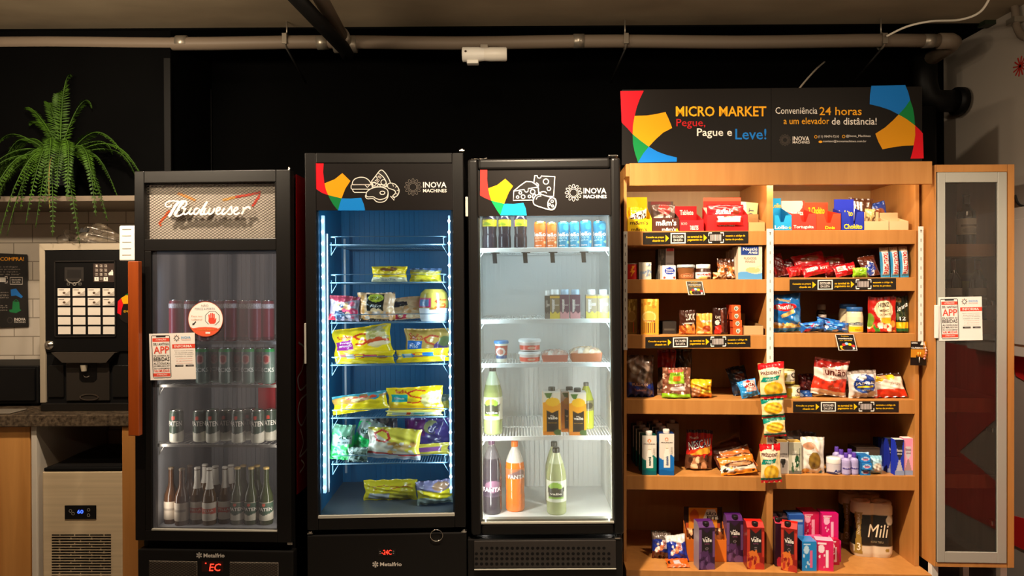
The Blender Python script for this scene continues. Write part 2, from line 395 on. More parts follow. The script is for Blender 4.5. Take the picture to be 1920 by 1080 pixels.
e = wp(1770, 77, PY)
MB().tube([e - Vector((.03, 0, 0)), e + Vector((.035, 0, 0)), e + Vector((.06, .02, 0)), e + Vector((.075, .06, 0)), e + Vector((.075, .3, -.02))], .041, 16).build('elbow', PIPE, t)
for i, px in enumerate((538, 1172, 1652)):
    c_ = wp(px, 78, PY)
    h = thing('pipe_hanger', ['steel pipe hanger near the black diagonal pipe', 'steel pipe hanger above the corner of the market banner', 'steel pipe hanger beside the white cable'][i], 'pipe hanger', T(*c_), 'pipe hangers')
    MB().tube([(0, 0, .03), (0, 0, ZC - c_.z)], .004, 8).build('threaded_rod', GALV, h)
    m = MB(); m.tube([(0, .04 * math.cos(q), .04 * math.sin(q)) for q in np.linspace(0, 6.283, 20, endpoint=False)], .0055, 8, closed=True); m.box(-.012, .012, -.045, -.036, -.025, .03)
    m.build('clamp', GALV, h, bevel=.001)
    MB().tube([(0, 0, -.04), (.04 if i == 0 else -.05, .2, -.16)], .006, 8).build('brace', PIPEB, h)
t = thing('cross_pipe', 'grey pipe running towards the camera under the ceiling and joining the long pipe', 'pipe', Matrix.Identity(4))
q0, q1 = wp(645, 76, 3.58), wp(597, -10, 3.02)
dv = (q1 - q0).normalized()
MB().tube([q0, q0 + dv * 1.6], .034, 16).build('pipe_run', PIPE, t)
m = MB(); m.tube([q0 - Vector((.06, -.03, .01)), q0 + Vector((.06, .03, -.01))], .043, 16); m.tube([q0, q0 + dv * .08], .042, 16); m.build('tee_joint', GALV, t)
t = tag(MB().tube([wp(652, 104, 3.52), wp(644, 90, 3.45), wp(541, -20, 2.85)], [.034, .034, .034], 14).build('sloping_pipe', PIPEB), 'black pipe sloping from the ceiling down to the long grey pipe', 'pipe')
# white device on the pipe
t = thing('alarm_siren', 'white plastic two part siren hanging under the long ceiling pipe', 'siren', T(*wp(908, 102, 3.56)))
m = MB(); m.lathe([(.03, -.115), (.037, -.112), (.037, -.03), (.033, .0)], 20); m.xf(ry(90)); m.build('horn', WHITEP, t)
m = MB(); m.lathe([(.033, 0), (.036, .03), (.036, .112), (.031, .118)], 20); m.xf(ry(90)); m.build('body', mat('white_casing', 'dcd6cb', .4), t)
MB().box(-.09, -.03, -.02, .02, -.052, -.034).build('foot', WHITEP, t, bevel=.004)
MB().box(-.02, .02, -.012, .03, .03, .05).build('bracket', GALV, t, bevel=.002)
MB().disc(-.095, .004, .006, .006, ident(-.0375), '3a2a1a').build('indicator', MATTE, t)
# black elbow at the corner, pipes and cables on the right
t = thing('drain_pipe', 'thick black drain pipe with an elbow into the white side wall', 'pipe', Matrix.Identity(4))
e = wp(1735, 190, 3.9)
MB().tube([e + Vector((0, 0, .3)), e + Vector((0, 0, .1)), e + Vector((.02, 0, .03)), e + Vector((.07, 0, 0)), e + Vector((.19, 0, 0))], .062, 18).build('pipe_run', PIPEB, t)
MB().tube([e + Vector((.17, 0, 0)), e + Vector((.21, 0, 0))], .078, 20).build('collar', PIPEB, t)
MB().tube([e + Vector((-.002, 0, -.04)), e + Vector((-.002, 0, -1.0))], .055, 18).build('stack', PIPEB, t)
gx = XR - .03
def rwp(px, py, x=gx):
    Y = x * F_PX / (px - 960); return Vector((x, Y, CZ + (540 - py) * Y / F_PX))
t = thing('wall_conduit', 'dark green conduit along the top of the white side wall', 'conduit', Matrix.Identity(4))
MB().tube([rwp(1800, 62), rwp(1850, 33), rwp(1930, -15)], .018, 10).build('conduit_run', PIPEG, t)
c_ = rwp(1853, 30); MB().box(c_.x - .03, XR, c_.y - .03, c_.y + .03, c_.z - .07, c_.z + .03).build('clip', PIPEG, t)
t = thing('bent_conduit', 'grey conduit bending down the white side wall in the upper corner', 'conduit', Matrix.Identity(4))
MB().tube(catmull([rwp(1885, -4), rwp(1903, 12), rwp(1908, 38), rwp(1909, 55), rwp(1918, 72), rwp(1930, 78)], 5), .018, 12).build('conduit_run', PIPE, t)
c_ = rwp(1906, 45); MB().box(c_.x - .024, XR, c_.y - .03, c_.y + .03, c_.z - .014, c_.z + .014).build('clip', GALV, t)
o = MB().tube(catmull([wp(1662, 68, 3.55), wp(1700, 50, 3.5), wp(1745, 40, 3.45), wp(1800, 37, 3.3), wp(1838, 22, 3.2), wp(1860, -12, 3.1)], 6), .0055, 8, 'd9d2c4').build('ceiling_cable', MATTE)
tag(o, 'white cable sagging under the ceiling towards the upper corner', 'cable')
o = MB().tube(catmull([wp(1494, 172, 3.7), wp(1510, 152, 3.75), wp(1530, 130, 3.85), wp(1546, 116, 4.05)], 6), .005, 8, 'b5aa9a').build('banner_cable', MATTE)
tag(o, 'thin white cable rising behind the market banner', 'cable')
o = MB().tube(catmull([rwp(1904, 372, XR - .01), rwp(1908, 384, XR - .012), rwp(1915, 391, XR - .012), rwp(1930, 394, XR - .01)], 5), .006, 8, '1c1815').build('wall_cable', MATTE)
tag(o, 'short black cable looping out of the side wall above the white wall cabinet', 'cable')

# ------------------------------------------------------------------ fern on the ledge
FERN = mat('fern_leaf', '35540e', .6, spec=.2, noise=((8, 8, 8), '223808', 2)); FERN.node_tree.nodes['Principled BSDF'].inputs['Subsurface Weight'].default_value = 0
fr = thing('potted_fern', 'large green sword fern in a dark pot on the ledge above the coffee machine', 'fern', T(*wp(112, 350, 3.485)))
m = MB(); m.lathe([(.065, .0), (.083, .14), (.09, .15), (.083, .15), (.075, .135), (.0, .13)], 24); m.build('pot', mat('dark_pot', '101216', .3), fr)
rg = random.Random(5)
def frond(a, L, up, droop, wd, k):
    """a: heading, up: first climb, droop: how far the tip hangs."""
    n = 44; pts = []
    for i in range(n + 1):
        s = i / n
        r = L * (s * .95 - .12 * s ** 3); z = .13 + up * (1.9 * s - 1.05 * s ** 2) - droop * s ** 2.4
        y_ = math.sin(a) * r; y_ = .085 * math.tanh(y_ / .085) if y_ > 0 else y_
        pts.append((math.cos(a) * r + .02 * math.sin(4 * s + k), y_, z))
    pts = np.array(pts); m = MB(); m.tube(pts, np.linspace(.0035, .0012, n + 1), 5)
    tg = np.gradient(pts, axis=0); tg /= np.linalg.norm(tg, axis=1, keepdims=True)
    side = np.cross(tg, (0, 0, 1)); side /= np.maximum(np.linalg.norm(side, axis=1, keepdims=True), 1e-6)
    nr = np.cross(side, tg)
    for i in range(3, n):
        s = i / n; l = wd * min(1, s * 5) * (1 - s ** 2.2) + .006; b = max(L / n * .5, .0055)
        for j in range(2):
            q = pts[i] + tg[i] * (L / n) * .5 * j
            for sg in (1, -1):
                d = side[i] * sg * .93 + tg[i] * .3 - nr[i] * rg.uniform(0, .45)
                p = [q - tg[i] * b * .45, q + d * l * .55 + tg[i] * b * .35, q + d * l, q + d * l * .5 - tg[i] * b * .6]
                m.add(p, [(0, 3, 2, 1)])
    return m
FR = [(2.9, .50, .12, .34, .04), (3.5, .44, .16, .42, .042), (2.4, .34, .30, .05, .034), (1.9, .3, .5, .08, .036), (1.2, .34, .46, .1, .036), (.7, .34, .2, .12, .036), (.3, .46, .16, .2, .036), (-.1, .58, .2, .30, .034), (-.4, .40, .12, .42, .036),
      (-.8, .34, .1, .52, .04), (-1.25, .22, .12, .50, .042), (-1.7, .2, .1, .44, .045), (-2.1, .28, .12, .5, .044), (-2.5, .36, .12, .46, .044), (-2.85, .46, .12, .5, .046), (-3.1, .52, .1, .42, .044), (3.2, .4, .22, .1, .03), (-2.7, .42, .06, .52, .044),
      (-1.0, .42, .22, .42, .038), (-.6, .5, .18, .46, .036), (.1, .36, .14, .3, .036), (2.6, .3, .36, .02, .03), (1.5, .2, .56, .02, .034), (-2.3, .44, .1, .56, .044), (-1.5, .3, .18, .5, .04),
      (-2.95, .40, .14, .40, .048), (-2.6, .30, .16, .42, .048), (3.05, .46, .18, .36, .046), (-2.2, .22, .16, .40, .046), (-3.0, .34, .22, .22, .044), (2.75, .42, .24, .2, .04), (-1.9, .34, .14, .56, .044), (-.9, .28, .2, .34, .042), (-.2, .44, .26, .2, .038), (2.1, .26, .42, .06, .036), (-2.75, .55, .1, .6, .044), (-1.2, .36, .24, .46, .042)]
for k, q in enumerate(FR):
    frond(q[0] + rg.uniform(-.1, .1), q[1], q[2], q[3], q[4], k).build('frond', FERN, fr)
m = MB(); m.tube(catmull([(.02, -.05, .13), (.03, -.11, .12), (.04, -.14, .0), (.05, -.15, -.13)], 6), .003, 6, '6b5a20'); m.build('stem', MATTE, fr)

# ------------------------------------------------------------------ counter, cabinet doors, ice maker
CT = CZ - .592                                    # counter top height
GRAN = mat('dark_granite', '2a221b', .22, noise=((60, 60, 60), '6a5a48', 4))
o = MB().box(XL, -1.80, 3.25, 3.86, CT - .056, CT).build('counter_top', GRAN, bevel=.004)
tag(o, 'dark speckled granite worktop under the coffee machine', 'worktop')
SH = CT - .056
def wx(px, Y): return WF.pt(px, 900, Y)[0]
t = thing('base_cabinet', 'wooden base cabinet under the granite worktop beside the ice maker', 'cabinet', T(wx(-30, 3.3), 3.29, 0))
bx = wx(-30, 3.3)
MB().box(-.4, wx(57, 3.28) - bx, -.012, .008, .1, SH - .004).build('door', WOOD2, t, bevel=.002)
MB().box(-.4, wx(60, 3.28) - bx, .012, .55, .1, SH - .004).build('carcass', WHITEP, t)
MB().box(-.4, wx(60, 3.28) - bx, .03, .55, .0, .1).build('plinth', BLACKM, t)
o = MB().box(wx(61, 3.28), wx(71, 3.28), 3.272, 3.84, 0, SH - .003).build('side_panel', mat('white_melamine', 'cfc5b6', .5), bevel=.002); tag(o, 'white panel between the wooden base cabinet and the steel ice maker', 'panel')
o = MB().box(wx(233, 3.28), wx(262, 3.28), 3.262, 3.84, 0, SH - .003).build('end_panel', WOOD, bevel=.002); tag(o, 'upright wooden end panel between the ice maker and the beer fridge', 'panel')
ix0, ix1 = wx(73, 3.27), wx(232, 3.27)
IM = Frame(152, 3.27); t = thing('ice_maker', 'brushed steel ice maker with black lid under the worktop', 'ice maker', IM.M)
iz = IM.at(150, 884)[1]; iw = (ix1 - ix0) / 2 - .011
m = MB(); m.box(-iw, iw, 0, .45, .08, float(iz)); m.build('body', STEEL, t, bevel=.006)
m = MB(); m.box(-iw + .008, iw - .004, .0, .45, iz + .001, iz + .018); m.build('lid_rim', BLACKM, t, bevel=.004)
m = MB(); zt = IM.at(150, 846, .28)[1]
m.prism([(.02, iz + .018), (.25, float(zt)), (.45, float(zt)), (.45, iz + .018)], -iw + .02, iw - .02, '1b1918', ax='x'); m.build('lid', GLOSS, t, bevel=.004)
m = MB(); x0, z0 = IM.at(122, 973.5); x1, z1 = IM.at(181, 947)
m.box(x0, x1, -.004, .0, z0, z1, '0e0d0d'); S = ident(-.0042)
m.build('control_panel', GLOSS, t, bevel=.002)
m = MB()
PSI = PS(IM, -.0045); LEDB = mat('blue_led_digits', '2244ff', .4, emit=('3050ff', 6))
m.text('60', 145, 156, 963, 956, PSI, '3050ff'); m.build('display_digits', LEDB, t)
m = MB()
for cx_, cy_ in ((132, 958), (137, 963), (166, 956), (166, 966)): m.ring(cx_, cy_, 2.6, 2.6, .9, PSI, '9a9488')
m.build('buttons', MATTE, t)
m = MB()
for r in range(15):
    yy = 1002 + r * 5.1; x = 97.0; k = r % 3
    segs = [(97, 112), (113, 139), (141, 167), (169, 194), (196, 208)] if k == 0 else [(97, 132), (134, 171), (173, 208)] if k == 1 else [(97, 110), (113, 150), (152, 188), (190, 208)]
    for a, b in segs: m.poly([(a, yy + 2.5), (b, yy + 2.5), (b, yy), (a, yy)], PSI, '14100c', 0)
m.build('vent_slots', BLACKM, t)
m = MB()
for px in (-1, 1): m.box(px * (iw - .05) - .02, px * (iw - .05) + .02, .04, .08, 0, .08)
m.build('foot', BLACKM, t)

# ------------------------------------------------------------------ coffee machine
FM = Frame(160, 3.36); t = thing('coffee_machine', 'black coffee vending machine with grey frame and four columns of selection buttons', 'coffee machine', FM.M)
FR_M = mat('beige_grey_frame', 'a0937f', .45); S = PS(FM, 0)
def q(px, py, d=0):
    x, z = FM.at(px, py, d); return float(x), float(z)
zb = CT
x0, zt = q(73, 457); x1, _ = q(262, 457); xi, zi = q(83.5, 469)
m = MB(); m.box(x0, xi, 0, .46, zb + .04, zt); m.build('side_frame', FR_M, t, bevel=.003)
m = MB(); m.prism([(x0, zt), (xi, zi), (x1, zi), (x1, zt)], -.002, .46); m.build('top_frame', FR_M, t)
m = MB(); m.box(xi, x1, .012, .44, zb + .03, zi); m.build('body', BLACKM, t)
m = MB(); m.box(xi, x1, .002, .012, q(0, 660)[1], zi - .002, '0c0b0b'); m.build('upper_door', GLOSS, t, bevel=.002)
m = MB(); m.box(x0 + .01, x1, -.01, .44, zb, q(0, 757)[1], '181512'); m.build('base', GLOSS, t, bevel=.003)
a, b = q(102, 489), q(218, 632)
m = MB()
for r in ((a[0], b[0], a[1] - .006, a[1]), (a[0], b[0], b[1], b[1] + .006), (a[0], a[0] + .006, b[1], a[1]), (b[0] - .006, b[0], b[1], a[1])): m.box(r[0], r[1], -.004, .002, r[2], r[3], '1f1c1a')
m.build('keypad_bezel', GLOSS, t, bevel=.001)
S1 = PS(FM, .001)
m = MB(); m.poly([(121, 527), (157, 527), (157, 501), (121, 501)], S1, '2e2a27'); m.ring(138, 523, 13, 8, 2, S1, '7d766c', 0, 180, .0012); m.poly([(126, 521), (152, 521), (152, 506), (126, 506)], S1, '24211f', .001); m.build('display', GLOSS, t)
m = MB(); m.poly([(175, 529), (214, 529), (214, 494), (175, 494)], S1, '3a2e29')
for r in range(4):
    for c in range(3):
        lit = r == 3 and c != 1
        m.ring(181 + c * 8.6, 498.5 + r * 8, 3.2, 2.8, .7, S1, 'b9ada0', off=.001, n=4, rot=45) if not lit else m.poly([(177 + c * 8.6, 527), (185 + c * 8.6, 527), (185 + c * 8.6, 519.5), (177 + c * 8.6, 519.5)], S1, 'e8e0d4', .001)
        m.text('123456789A*B'[r * 3 + c], 180 + c * 8.6, 182.4 + c * 8.6, 500.5 + r * 8, 496.5 + r * 8, S1, '2a2421' if lit else 'd0c5b8', .0014)
m.poly([(203, 513), (207, 509), (212, 509), (212, 516), (204, 516)], S1, 'e8e0d4', .001); m.disc(210, 507.5, 1.6, 1.6, S1, 'e8e0d4', .001)
m.build('number_pad', GLOSS, t)
for cx_ in (128, 139.5, 150):
    m = MB(); m.disc(cx_, 532.5, 3.4, 3.2, S1, '9d958a', n=4 if cx_ != 139.5 else 16, a0=45, a1=405); m.disc(cx_, 532.5, 2.2, 2, S1, '1c1918', .001); m.build('small_button', GLOSS, t)
BTN = mat('selection_button_card', None, .5)
for r in range(5):
    for c in range(4):
        bx0, by0 = 108 + c * 28.1 + r * .25, 540.5 + r * 17.9
        m = MB(); m.poly([(bx0, by0 + 14.6), (bx0 + 23.4, by0 + 14.6), (bx0 + 23.4, by0), (bx0, by0)], S1, 'ddd2c4', .003)
        if r == 0 or (r == 1 and c != 1):
            m.poly([(bx0, by0 + 14.6), (bx0 + 23.4, by0 + 14.6), (bx0 + 23.4, by0 + 4), (bx0 + 12, by0 + 12)], S1, 'b7ab9d', .0034)
            m.disc(bx0 + 12, by0 + 8.6, 2.8, 2, S1, '5a4432', .0038); m.line([(bx0 + 2, by0 + 3), (bx0 + 12, by0 + 3)], .9, S1, '6e6258', .0038); m.line([(bx0 + 14, by0 + 12.5), (bx0 + 21, by0 + 12.5)], .9, S1, '7e7268', .0038)
        m.build('selection_button', BTN, t)
m = MB(); c_ = q(92.5, 647); m.lathe([(.022, 0), (.022, .006), (.014, .008), (.012, .014), (0, .014)], 20); m.xf(T(c_[0], .002, c_[1]) @ rx(90)); m.box(c_[0] - .002, c_[0] + .002, -.0135, -.012, c_[1] - .008, c_[1] + .008, '222222'); m.build('lock', CHROME, t)
# dispensing bay
m = MB(); S = PS(FM, -.006)
m.prism([q(103, 660), q(222, 660), q(205, 679), q(124, 679)], -.03, .01, '3a332c'); m.build('hood', GLOSS, t)
m = MB(); a, b = q(124, 678), q(205, 751); m.box(a[0], b[0], .0, .012, b[1], a[1], '2a2520'); m.build('bay_panel', GLOSS, t, bevel=.002)
m = MB(); a, b = q(149, 680), q(182, 716); m.prism([(a[0], a[1]), (b[0], a[1]), (b[0], b[1] + .015), (b[0] - .015, b[1]), (a[0] + .015, b[1]), (a[0], b[1] + .015)], -.002, .0, '070606'); m.build('cup_niche', GLOSS, t)
m = MB(); c_ = q(160, 684); m.lathe([(.012, -.03), (.017, 0)], 16, 'b5a994', c=(c_[0], -.01, c_[1])); m.ring(c_[0] + .008, c_[1] - .05, .014, .01, .002, ident(-.004), '8a8074', 180, 340); m.build('nozzle', GLOSS, t)
m = MB(); S0 = PS(FM, -.002); m.ring(167, 744.5, 17, 5.4, 2.2, S0, 'cfc4b4', off=.002); m.build('oval_badge', CHROME, t)
for a, b in ((90, 118), (210, 240)):
    m = MB(); x0_, z0_ = q(a, 745); x1_, z1_ = q(b, 685); m.box(x0_, x1_, .004, .012, z0_, z1_, '151311'); m.build('side_panel', GLOSS, t, bevel=.002)
# round sticker half behind the door handle, poster, dark box, plastic bag
S = PS(FM, -.0012)
m = MB(); c_ = (244, 579); m.disc(*c_, 25, 28, S, '1a1614', .0); P_ = lambda *p: [(c_[0] + a, c_[1] + b) for a, b in p]
m.poly(P_((-23, -14), (-17, -20), (-13, -8), (-16, 2), (-17, 12), (-24, 8)), S, 'd41420'); m.poly(P_((-17, -20), (-6, -27), (4, -27), (4, -10), (-13, -9)), S, 'eea212', .0008); m.poly(P_((-10, -26), (-2, -30), (8, -29), (5, -24)), S, '146a32', .001)
m.text('EMPRESA', c_[0] - 12, c_[0] + 16, c_[1] + 7, c_[1] + 3, S, 'e8b020'); o = m.build('round_sticker', GLOSS, M=FM.M); tag(o, 'round black sticker with red and yellow shapes on the coffee machine beside the orange handle', 'sticker')
FP = Frame(20, 3.85); S = PS(FP, 0)
m = MB(); m.poly([(-45, 616), (54, 612), (51, 477), (-45, 473)], S, '17120f', .002); m.poly([(-45, 473), (51, 477), (54, 612), (-45, 616)], S, '17120f', 0)
m.text('SUA COMPRA!', -22, 45, 489, 482, S, 'e89a12', bold=.02, off=.003)
for k, s_ in enumerate(('Escaneie o código', 'de barras dos produtos', 'ou selecione a opção', 'em "Escolher da lista"')): m.text(s_, -40, 33 + (k % 2) * 5, 502 + k * 4.6, 499 + k * 4.6, S, '9c9288', .003)
for x_ in np.arange(-6, 11, 1.9): m.poly([(x_, 529), (x_ + 1.2, 529), (x_ + 1.2, 520), (x_, 520)], S, 'd8cfc4', .003)
m.line([(9, 518.5), (13.5, 518.5), (13.5, 522.5)], 1, S, 'd8cfc4', .003); m.line([(9, 530.5), (13.5, 530.5), (13.5, 526.5)], 1, S, 'd8cfc4', .003)
m.line([(19, 520), (42, 520), (42, 533), (19, 533)], 1, S, 'd8cfc4', .003, True); m.text('ESCOLHER', 22, 39, 526, 523, S, 'd8cfc4', .003); m.text('DA LISTA', 23, 38, 530.5, 527.5, S, 'd8cfc4', .003)
m.poly([(20, 543), (30, 541), (36, 549), (43, 556), (40, 559), (30, 554), (21, 555)], S, '1368b4', .003); m.poly([(24, 565), (36, 566), (37, 579), (40, 582), (30, 587), (18, 585), (17, 581), (23, 580)], S, '14713a', .003); m.ring(30, 566, 4, 4, 1, S, '14713a', 180, 360, off=.003)
for k in range(3): m.text(('Pagamento', 'seu cartão', 'ou CRÉDITO')[k], -20, 16, 550 + k * 4.6, 547 + k * 4.6, S, '9c9288', .003); m.text(('Retire a', 'sua compra', 'e aproveite')[k], -22, 14, 574 + k * 4.6, 571 + k * 4.6, S, '9c9288', .003)
m.text('INOVA', 27, 48, 601.5, 596, S, 'd8cfc4', .003, bold=.02); m.text('MACHINES', 27, 48, 605.5, 602.5, S, 'd8cfc4', .003); m.ring(18.5, 600.5, 4.5, 5, 1.4, S, '3a332e', off=.003)
o = m.build('instruction_poster', MATTE, M=FP.M); tag(o, 'dark poster with payment instructions on the white tiled wall', 'poster')
a = WF.pt(-60, 690, 3.45); b = WF.pt(72, 686, 3.5)
t = thing('microwave_oven', 'black countertop oven beside the coffee machine', 'oven', T(-2.65, 3.5, CT + .001))
hw = b[0] + 2.65; hh = b[2] - CT
MB().box(-.3, hw, 0, .34, .012, hh).build('body', BLACKM, t, bevel=.006)
MB().box(-.29, hw - .012, -.012, 0, .03, hh - .012, '0a0a0b').build('door', GLOSS, t, bevel=.003)
m = MB()
for x_ in (-.25, hw - .05): m.box(x_, x_ + .03, .02, .06, 0, .012)
m.build('foot', BLACKM, t)
o = MB().box(wx(-30, 3.33), wx(33, 3.33), 3.28, 3.40, CT + .001, CT + .006, '7d7468').build('serving_tray', GLOSS, bevel=.003); tag(o, 'flat grey tray lying on the worktop in front of the black oven', 'tray')
# clear bag on the machine
BAGM = bpy.data.materials.new('clear_plastic_film'); BAGM.use_nodes = True; nt = BAGM.node_tree; N = nt.nodes; N.clear()
out = N.new('ShaderNodeOutputMaterial'); tr = N.new('ShaderNodeBsdfTransparent'); gl = N.new('ShaderNodeBsdfGlossy'); gl.inputs[1].default_value = .18; gl.inputs[0].default_value = (.85, .8, .74, 1)
mx = N.new('ShaderNodeMixShader'); fr_ = N.new('ShaderNodeLayerWeight'); fr_.inputs[0].default_value = .45; nt.links.new(fr_.outputs[1], mx.inputs[0]); nt.links.new(tr.outputs[0], mx.inputs[1]); nt.links.new(gl.outputs[0], mx.inputs[2]); nt.links.new(mx.outputs[0], out.inputs[0])
c0 = WF.pt(170, 456, 3.46); ztop = float(FM.at(170, 457)[1]) + .002
m = MB(); rr = np.random.RandomState(3); ph = rr.uniform(0, 6, 12)
def bagf(U, V):
    th = (U - .5) * 6.283; R_ = np.sin(np.clip(V, 0.0, 1) * math.pi * .5)
    nz = sum(np.sin(th * (2 + i) + ph[i] + V * 9 * (i % 3)) for i in range(6)) * .012
    x = np.cos(th) * (.16 + nz) * np.cos(V * 1.45); y = np.sin(th) * (.09 + nz) * np.cos(V * 1.45)
    z = .07 * R_ * (1 + .3 * np.sin(x * 30)) + nz * .6 * R_ + .012 * np.exp(-((x - .12) / .05) ** 2)
    return x, y, np.maximum(z, 0)
m.grid(bagf, 60, 24, 'cccccc'); o = m.build('plastic_bag', BAGM, M=T(c0[0], 3.47, ztop)); tag(o, 'crumpled clear plastic bag lying on top of the coffee machine', 'bag')
m = MB(); m.box(-.02, .02, -.005, .005, 0, .03, '141210'); m.build('print', MATTE, o, M=T(.0, -.07, .055) @ rx(-40))
# ------------------------------------------------------------------ fridges
def ex(F, pts, d=0): return float(np.mean([F.at(px, py, d)[0] for px, py in pts]))
def ez(F, pts, d=0): return float(np.mean([F.at(px, py, d)[1] for px, py in pts]))
def crop(F, d, ox, oy, k):
    P_ = PS(F, d); return lambda a, b, off: P_(ox + np.asarray(a, float) / k, oy + np.asarray(b, float) / k, off)
RUBBER = mat('rubber_gasket', '141312', .6)
GRAPH = mat('printed_glass', None, .42, spec=.15)
LEDW = mat('led_bead', 'ffffff', .4, emit=('d5ecff', 14)); LEDBAR = mat('led_bar', 'cfe4f0', .3, emit=('9cc8f0', 1.3))
REDLED = mat('red_led_digits', 'ff3020', .4, emit=('ff2a1a', 5))

def fridge_shell(F, root, X0, X1, Zt, Zb, op, liner, depth=.66):
    """Carcass, liner and door frame; op = (x0, x1, z0, z1) of the door opening."""
    x0, x1, z0, z1 = op
    m = MB()
    m.box(X0 + .004, X0 + .03, .06, depth, .06, Zt - .01); m.box(X1 - .03, X1 - .004, .06, depth, .06, Zt - .01)
    m.box(X0 + .03, X1 - .03, .06, depth, Zt - .04, Zt - .01); m.box(X0 + .03, X1 - .03, depth - .03, depth, .06, Zt - .04)
    m.box(X0 + .03, X1 - .03, .06, depth - .03, .06, Zb - .02); m.build('carcass', BLACKP, root, bevel=.003)
    m = MB(); a, b, y0, y1 = x0 - .012, x1 + .012, .056, depth - .07
    zb, zt = z0 - .004, z1 + .02
    m.box(a - .006, a, y0, y1, zb, zt); m.box(b, b + .006, y0, y1, zb, zt); m.box(a, b, y1, y1 + .006, zb, zt); m.box(a, b, y0, y1, zb - .006, zb); m.box(a, b, y0, y1, zt, zt + .006)
    for k in range(24): # ribs on the back of the liner
        xx = a + (b - a) * (k + .5) / 24; m.box(xx - .004, xx + .004, y1 - .004, y1 + .001, zb, zt)
    m.build('liner', liner, root)
    return a, b, y1, zb, zt
def door_frame(root, X0, X1, Zt, Zb, holes, th=.05, bevel=.004, seg=2, m_=None):
    """Frame boards around openings stacked one over the other: holes = [(x0, x1, z0, z1)] top first."""
    m = MB(); xl = min(h[0] for h in holes); xr = max(h[1] for h in holes)
    m.box(X0, xl, 0, th, Zb, Zt); m.box(xr, X1, 0, th, Zb, Zt)
    zs = [Zt] + [z for h in holes for z in (h[3], h[2])] + [Zb]
    for i in range(0, len(zs), 2): m.box(xl, xr, 0, th, zs[i + 1], zs[i])
    for h in holes:
        if h[0] > xl + 1e-4: m.box(xl, h[0], 0.001, th, h[2], h[3])
        if h[1] < xr - 1e-4: m.box(h[1], xr, 0.001, th, h[2], h[3])
    return m.build('door_frame', m_ or BLACKP, root, bevel=bevel, seg=seg)
def pane(root, x0, x1, z0, z1, y, m_, name='glass_pane'):
    return MB().add([(x0, y, z0), (x1, y, z0), (x1, y, z1), (x0, y, z1)], [(0, 1, 2, 3)]).build(name, m_, root)
def rack(root, x0, x1, z, y0, y1, n, guard=0.0, r=.0028, m_=None, face=0.0, brackets=True):
    m = MB()
    m.tube([(x0, y0, z - r), (x1, y0, z - r)], r * 1.5, 6); m.tube([(x0, y1, z - r), (x1, y1, z - r)], r * 1.2, 6); m.tube([(x0, (y0 + y1) / 2, z - 2.5 * r), (x1, (y0 + y1) / 2, z - 2.5 * r)], r * 1.2, 6)
    for k in range(n + 1):
        x = x0 + (x1 - x0) * k / n; m.tube([(x, y0, z - r * .6), (x, y1, z - r * .6)], r * .6, 4)
    if guard:
        m.tube(catmull([(x0 + .026, y0, z), (x0 + .028, y0, z + guard * .8), (x0 + .04, y0, z + guard), (x1 - .04, y0, z + guard), (x1 - .028, y0, z + guard * .8), (x1 - .026, y0, z)], 4), r * .8, 6)
    if face: m.box(x0, x1, y0 - .004, y0, z - face, z)
    if brackets:
        for x, s_ in ((x0, 1), (x1, -1)):
            m.tube([(x + s_ * .035, y0, z - r), (x + s_ * .006, y0, z - .05)], r * .8, 5); m.tube([(x + s_ * .004, y0 + .01, z + .01), (x + s_ * .004, y0 + .01, z - .05)], r, 5)
    return m.build('wire_shelf', m_ or WIRE, root)
def snowflake(m, S, cx, cy, r, col):
    for k in range(6):
        a = math.radians(60 * k + 30); u = np.array((math.cos(a), math.sin(a))); n_ = np.array((-u[1], u[0]))
        c_ = np.array((cx, cy)); m.line([c_ + u * r * .15, c_ + u * r], r * .22, S, col)
        for q_ in (.45, .75): m.line([c_ + u * r * (q_ + .2) + n_ * r * .25, c_ + u * r * q_, c_ + u * r * (q_ + .2) - n_ * r * .25], r * .14, S, col)
def gear(m, S, cx, cy, r, col, wd, k_=12):
    for k in range(k_):
        a = 2 * math.pi * k / k_
        m.ring(cx + .78 * r * math.cos(a), cy + .78 * r * math.sin(a), r * .22, r * .13, wd, S, col, -130, 130, n=14, rot=math.degrees(a))
    m.ring(cx, cy, r * .58, r * .58, wd, S, col); m.ring(cx, cy, r * .43, r * .43, wd, S, col)
RED_, YEL_, GRN_, BLU_ = 'c80e1c', 'd88c0c', '0b6a34', '0d70bc'

# ---- beer fridge
t = thing('beer_fridge', 'narrow black beer fridge with wire mesh sign, foggy glass door and orange wooden handle', 'fridge', FA.M)
X0, X1 = ex(FA, [(248, 340), (257, 1000)]), ex(FA, [(540, 340), (550, 1000)]); Zt, Zb = ez(FA, [(250, 322), (538, 317)]), ez(FA, [(258, 1013), (550, 1018)])
gx0, gx1, gz0, gz1 = ex(FA, [(281, 480), (286, 990)]), ex(FA, [(516, 480), (521, 990)]), ez(FA, [(283, 995), (521, 997)]), ez(FA, [(283, 471), (516, 469)])
sx0, sx1, sz0, sz1 = ex(FA, [(270, 400)]), ex(FA, [(515, 400)]), ez(FA, [(270, 448), (515, 447)]), ez(FA, [(270, 343), (515, 341)])
LIN_A = mat('grey_liner', '8f8f92', .5)
IA = fridge_shell(FA, t, X0, X1, Zt, Zb, (gx0, gx1, gz0, gz1), LIN_A)
door_frame(t, X0, X1, Zt, Zb, [(sx0, sx1, sz0, sz1), (gx0, gx1, gz0, gz1)], .05)
GL_A = glass('foggy_glass', 'dfe6ee', .26, '9c9ca8', .07, (16, 16, .5), zgrad=(gz0 + .05, gz0 + .8, .75))  # condensation; its denser foot also paints in the floor's warm reflection
pane(t, gx0, gx1, gz0, gz1, .012, GL_A)
m = MB()
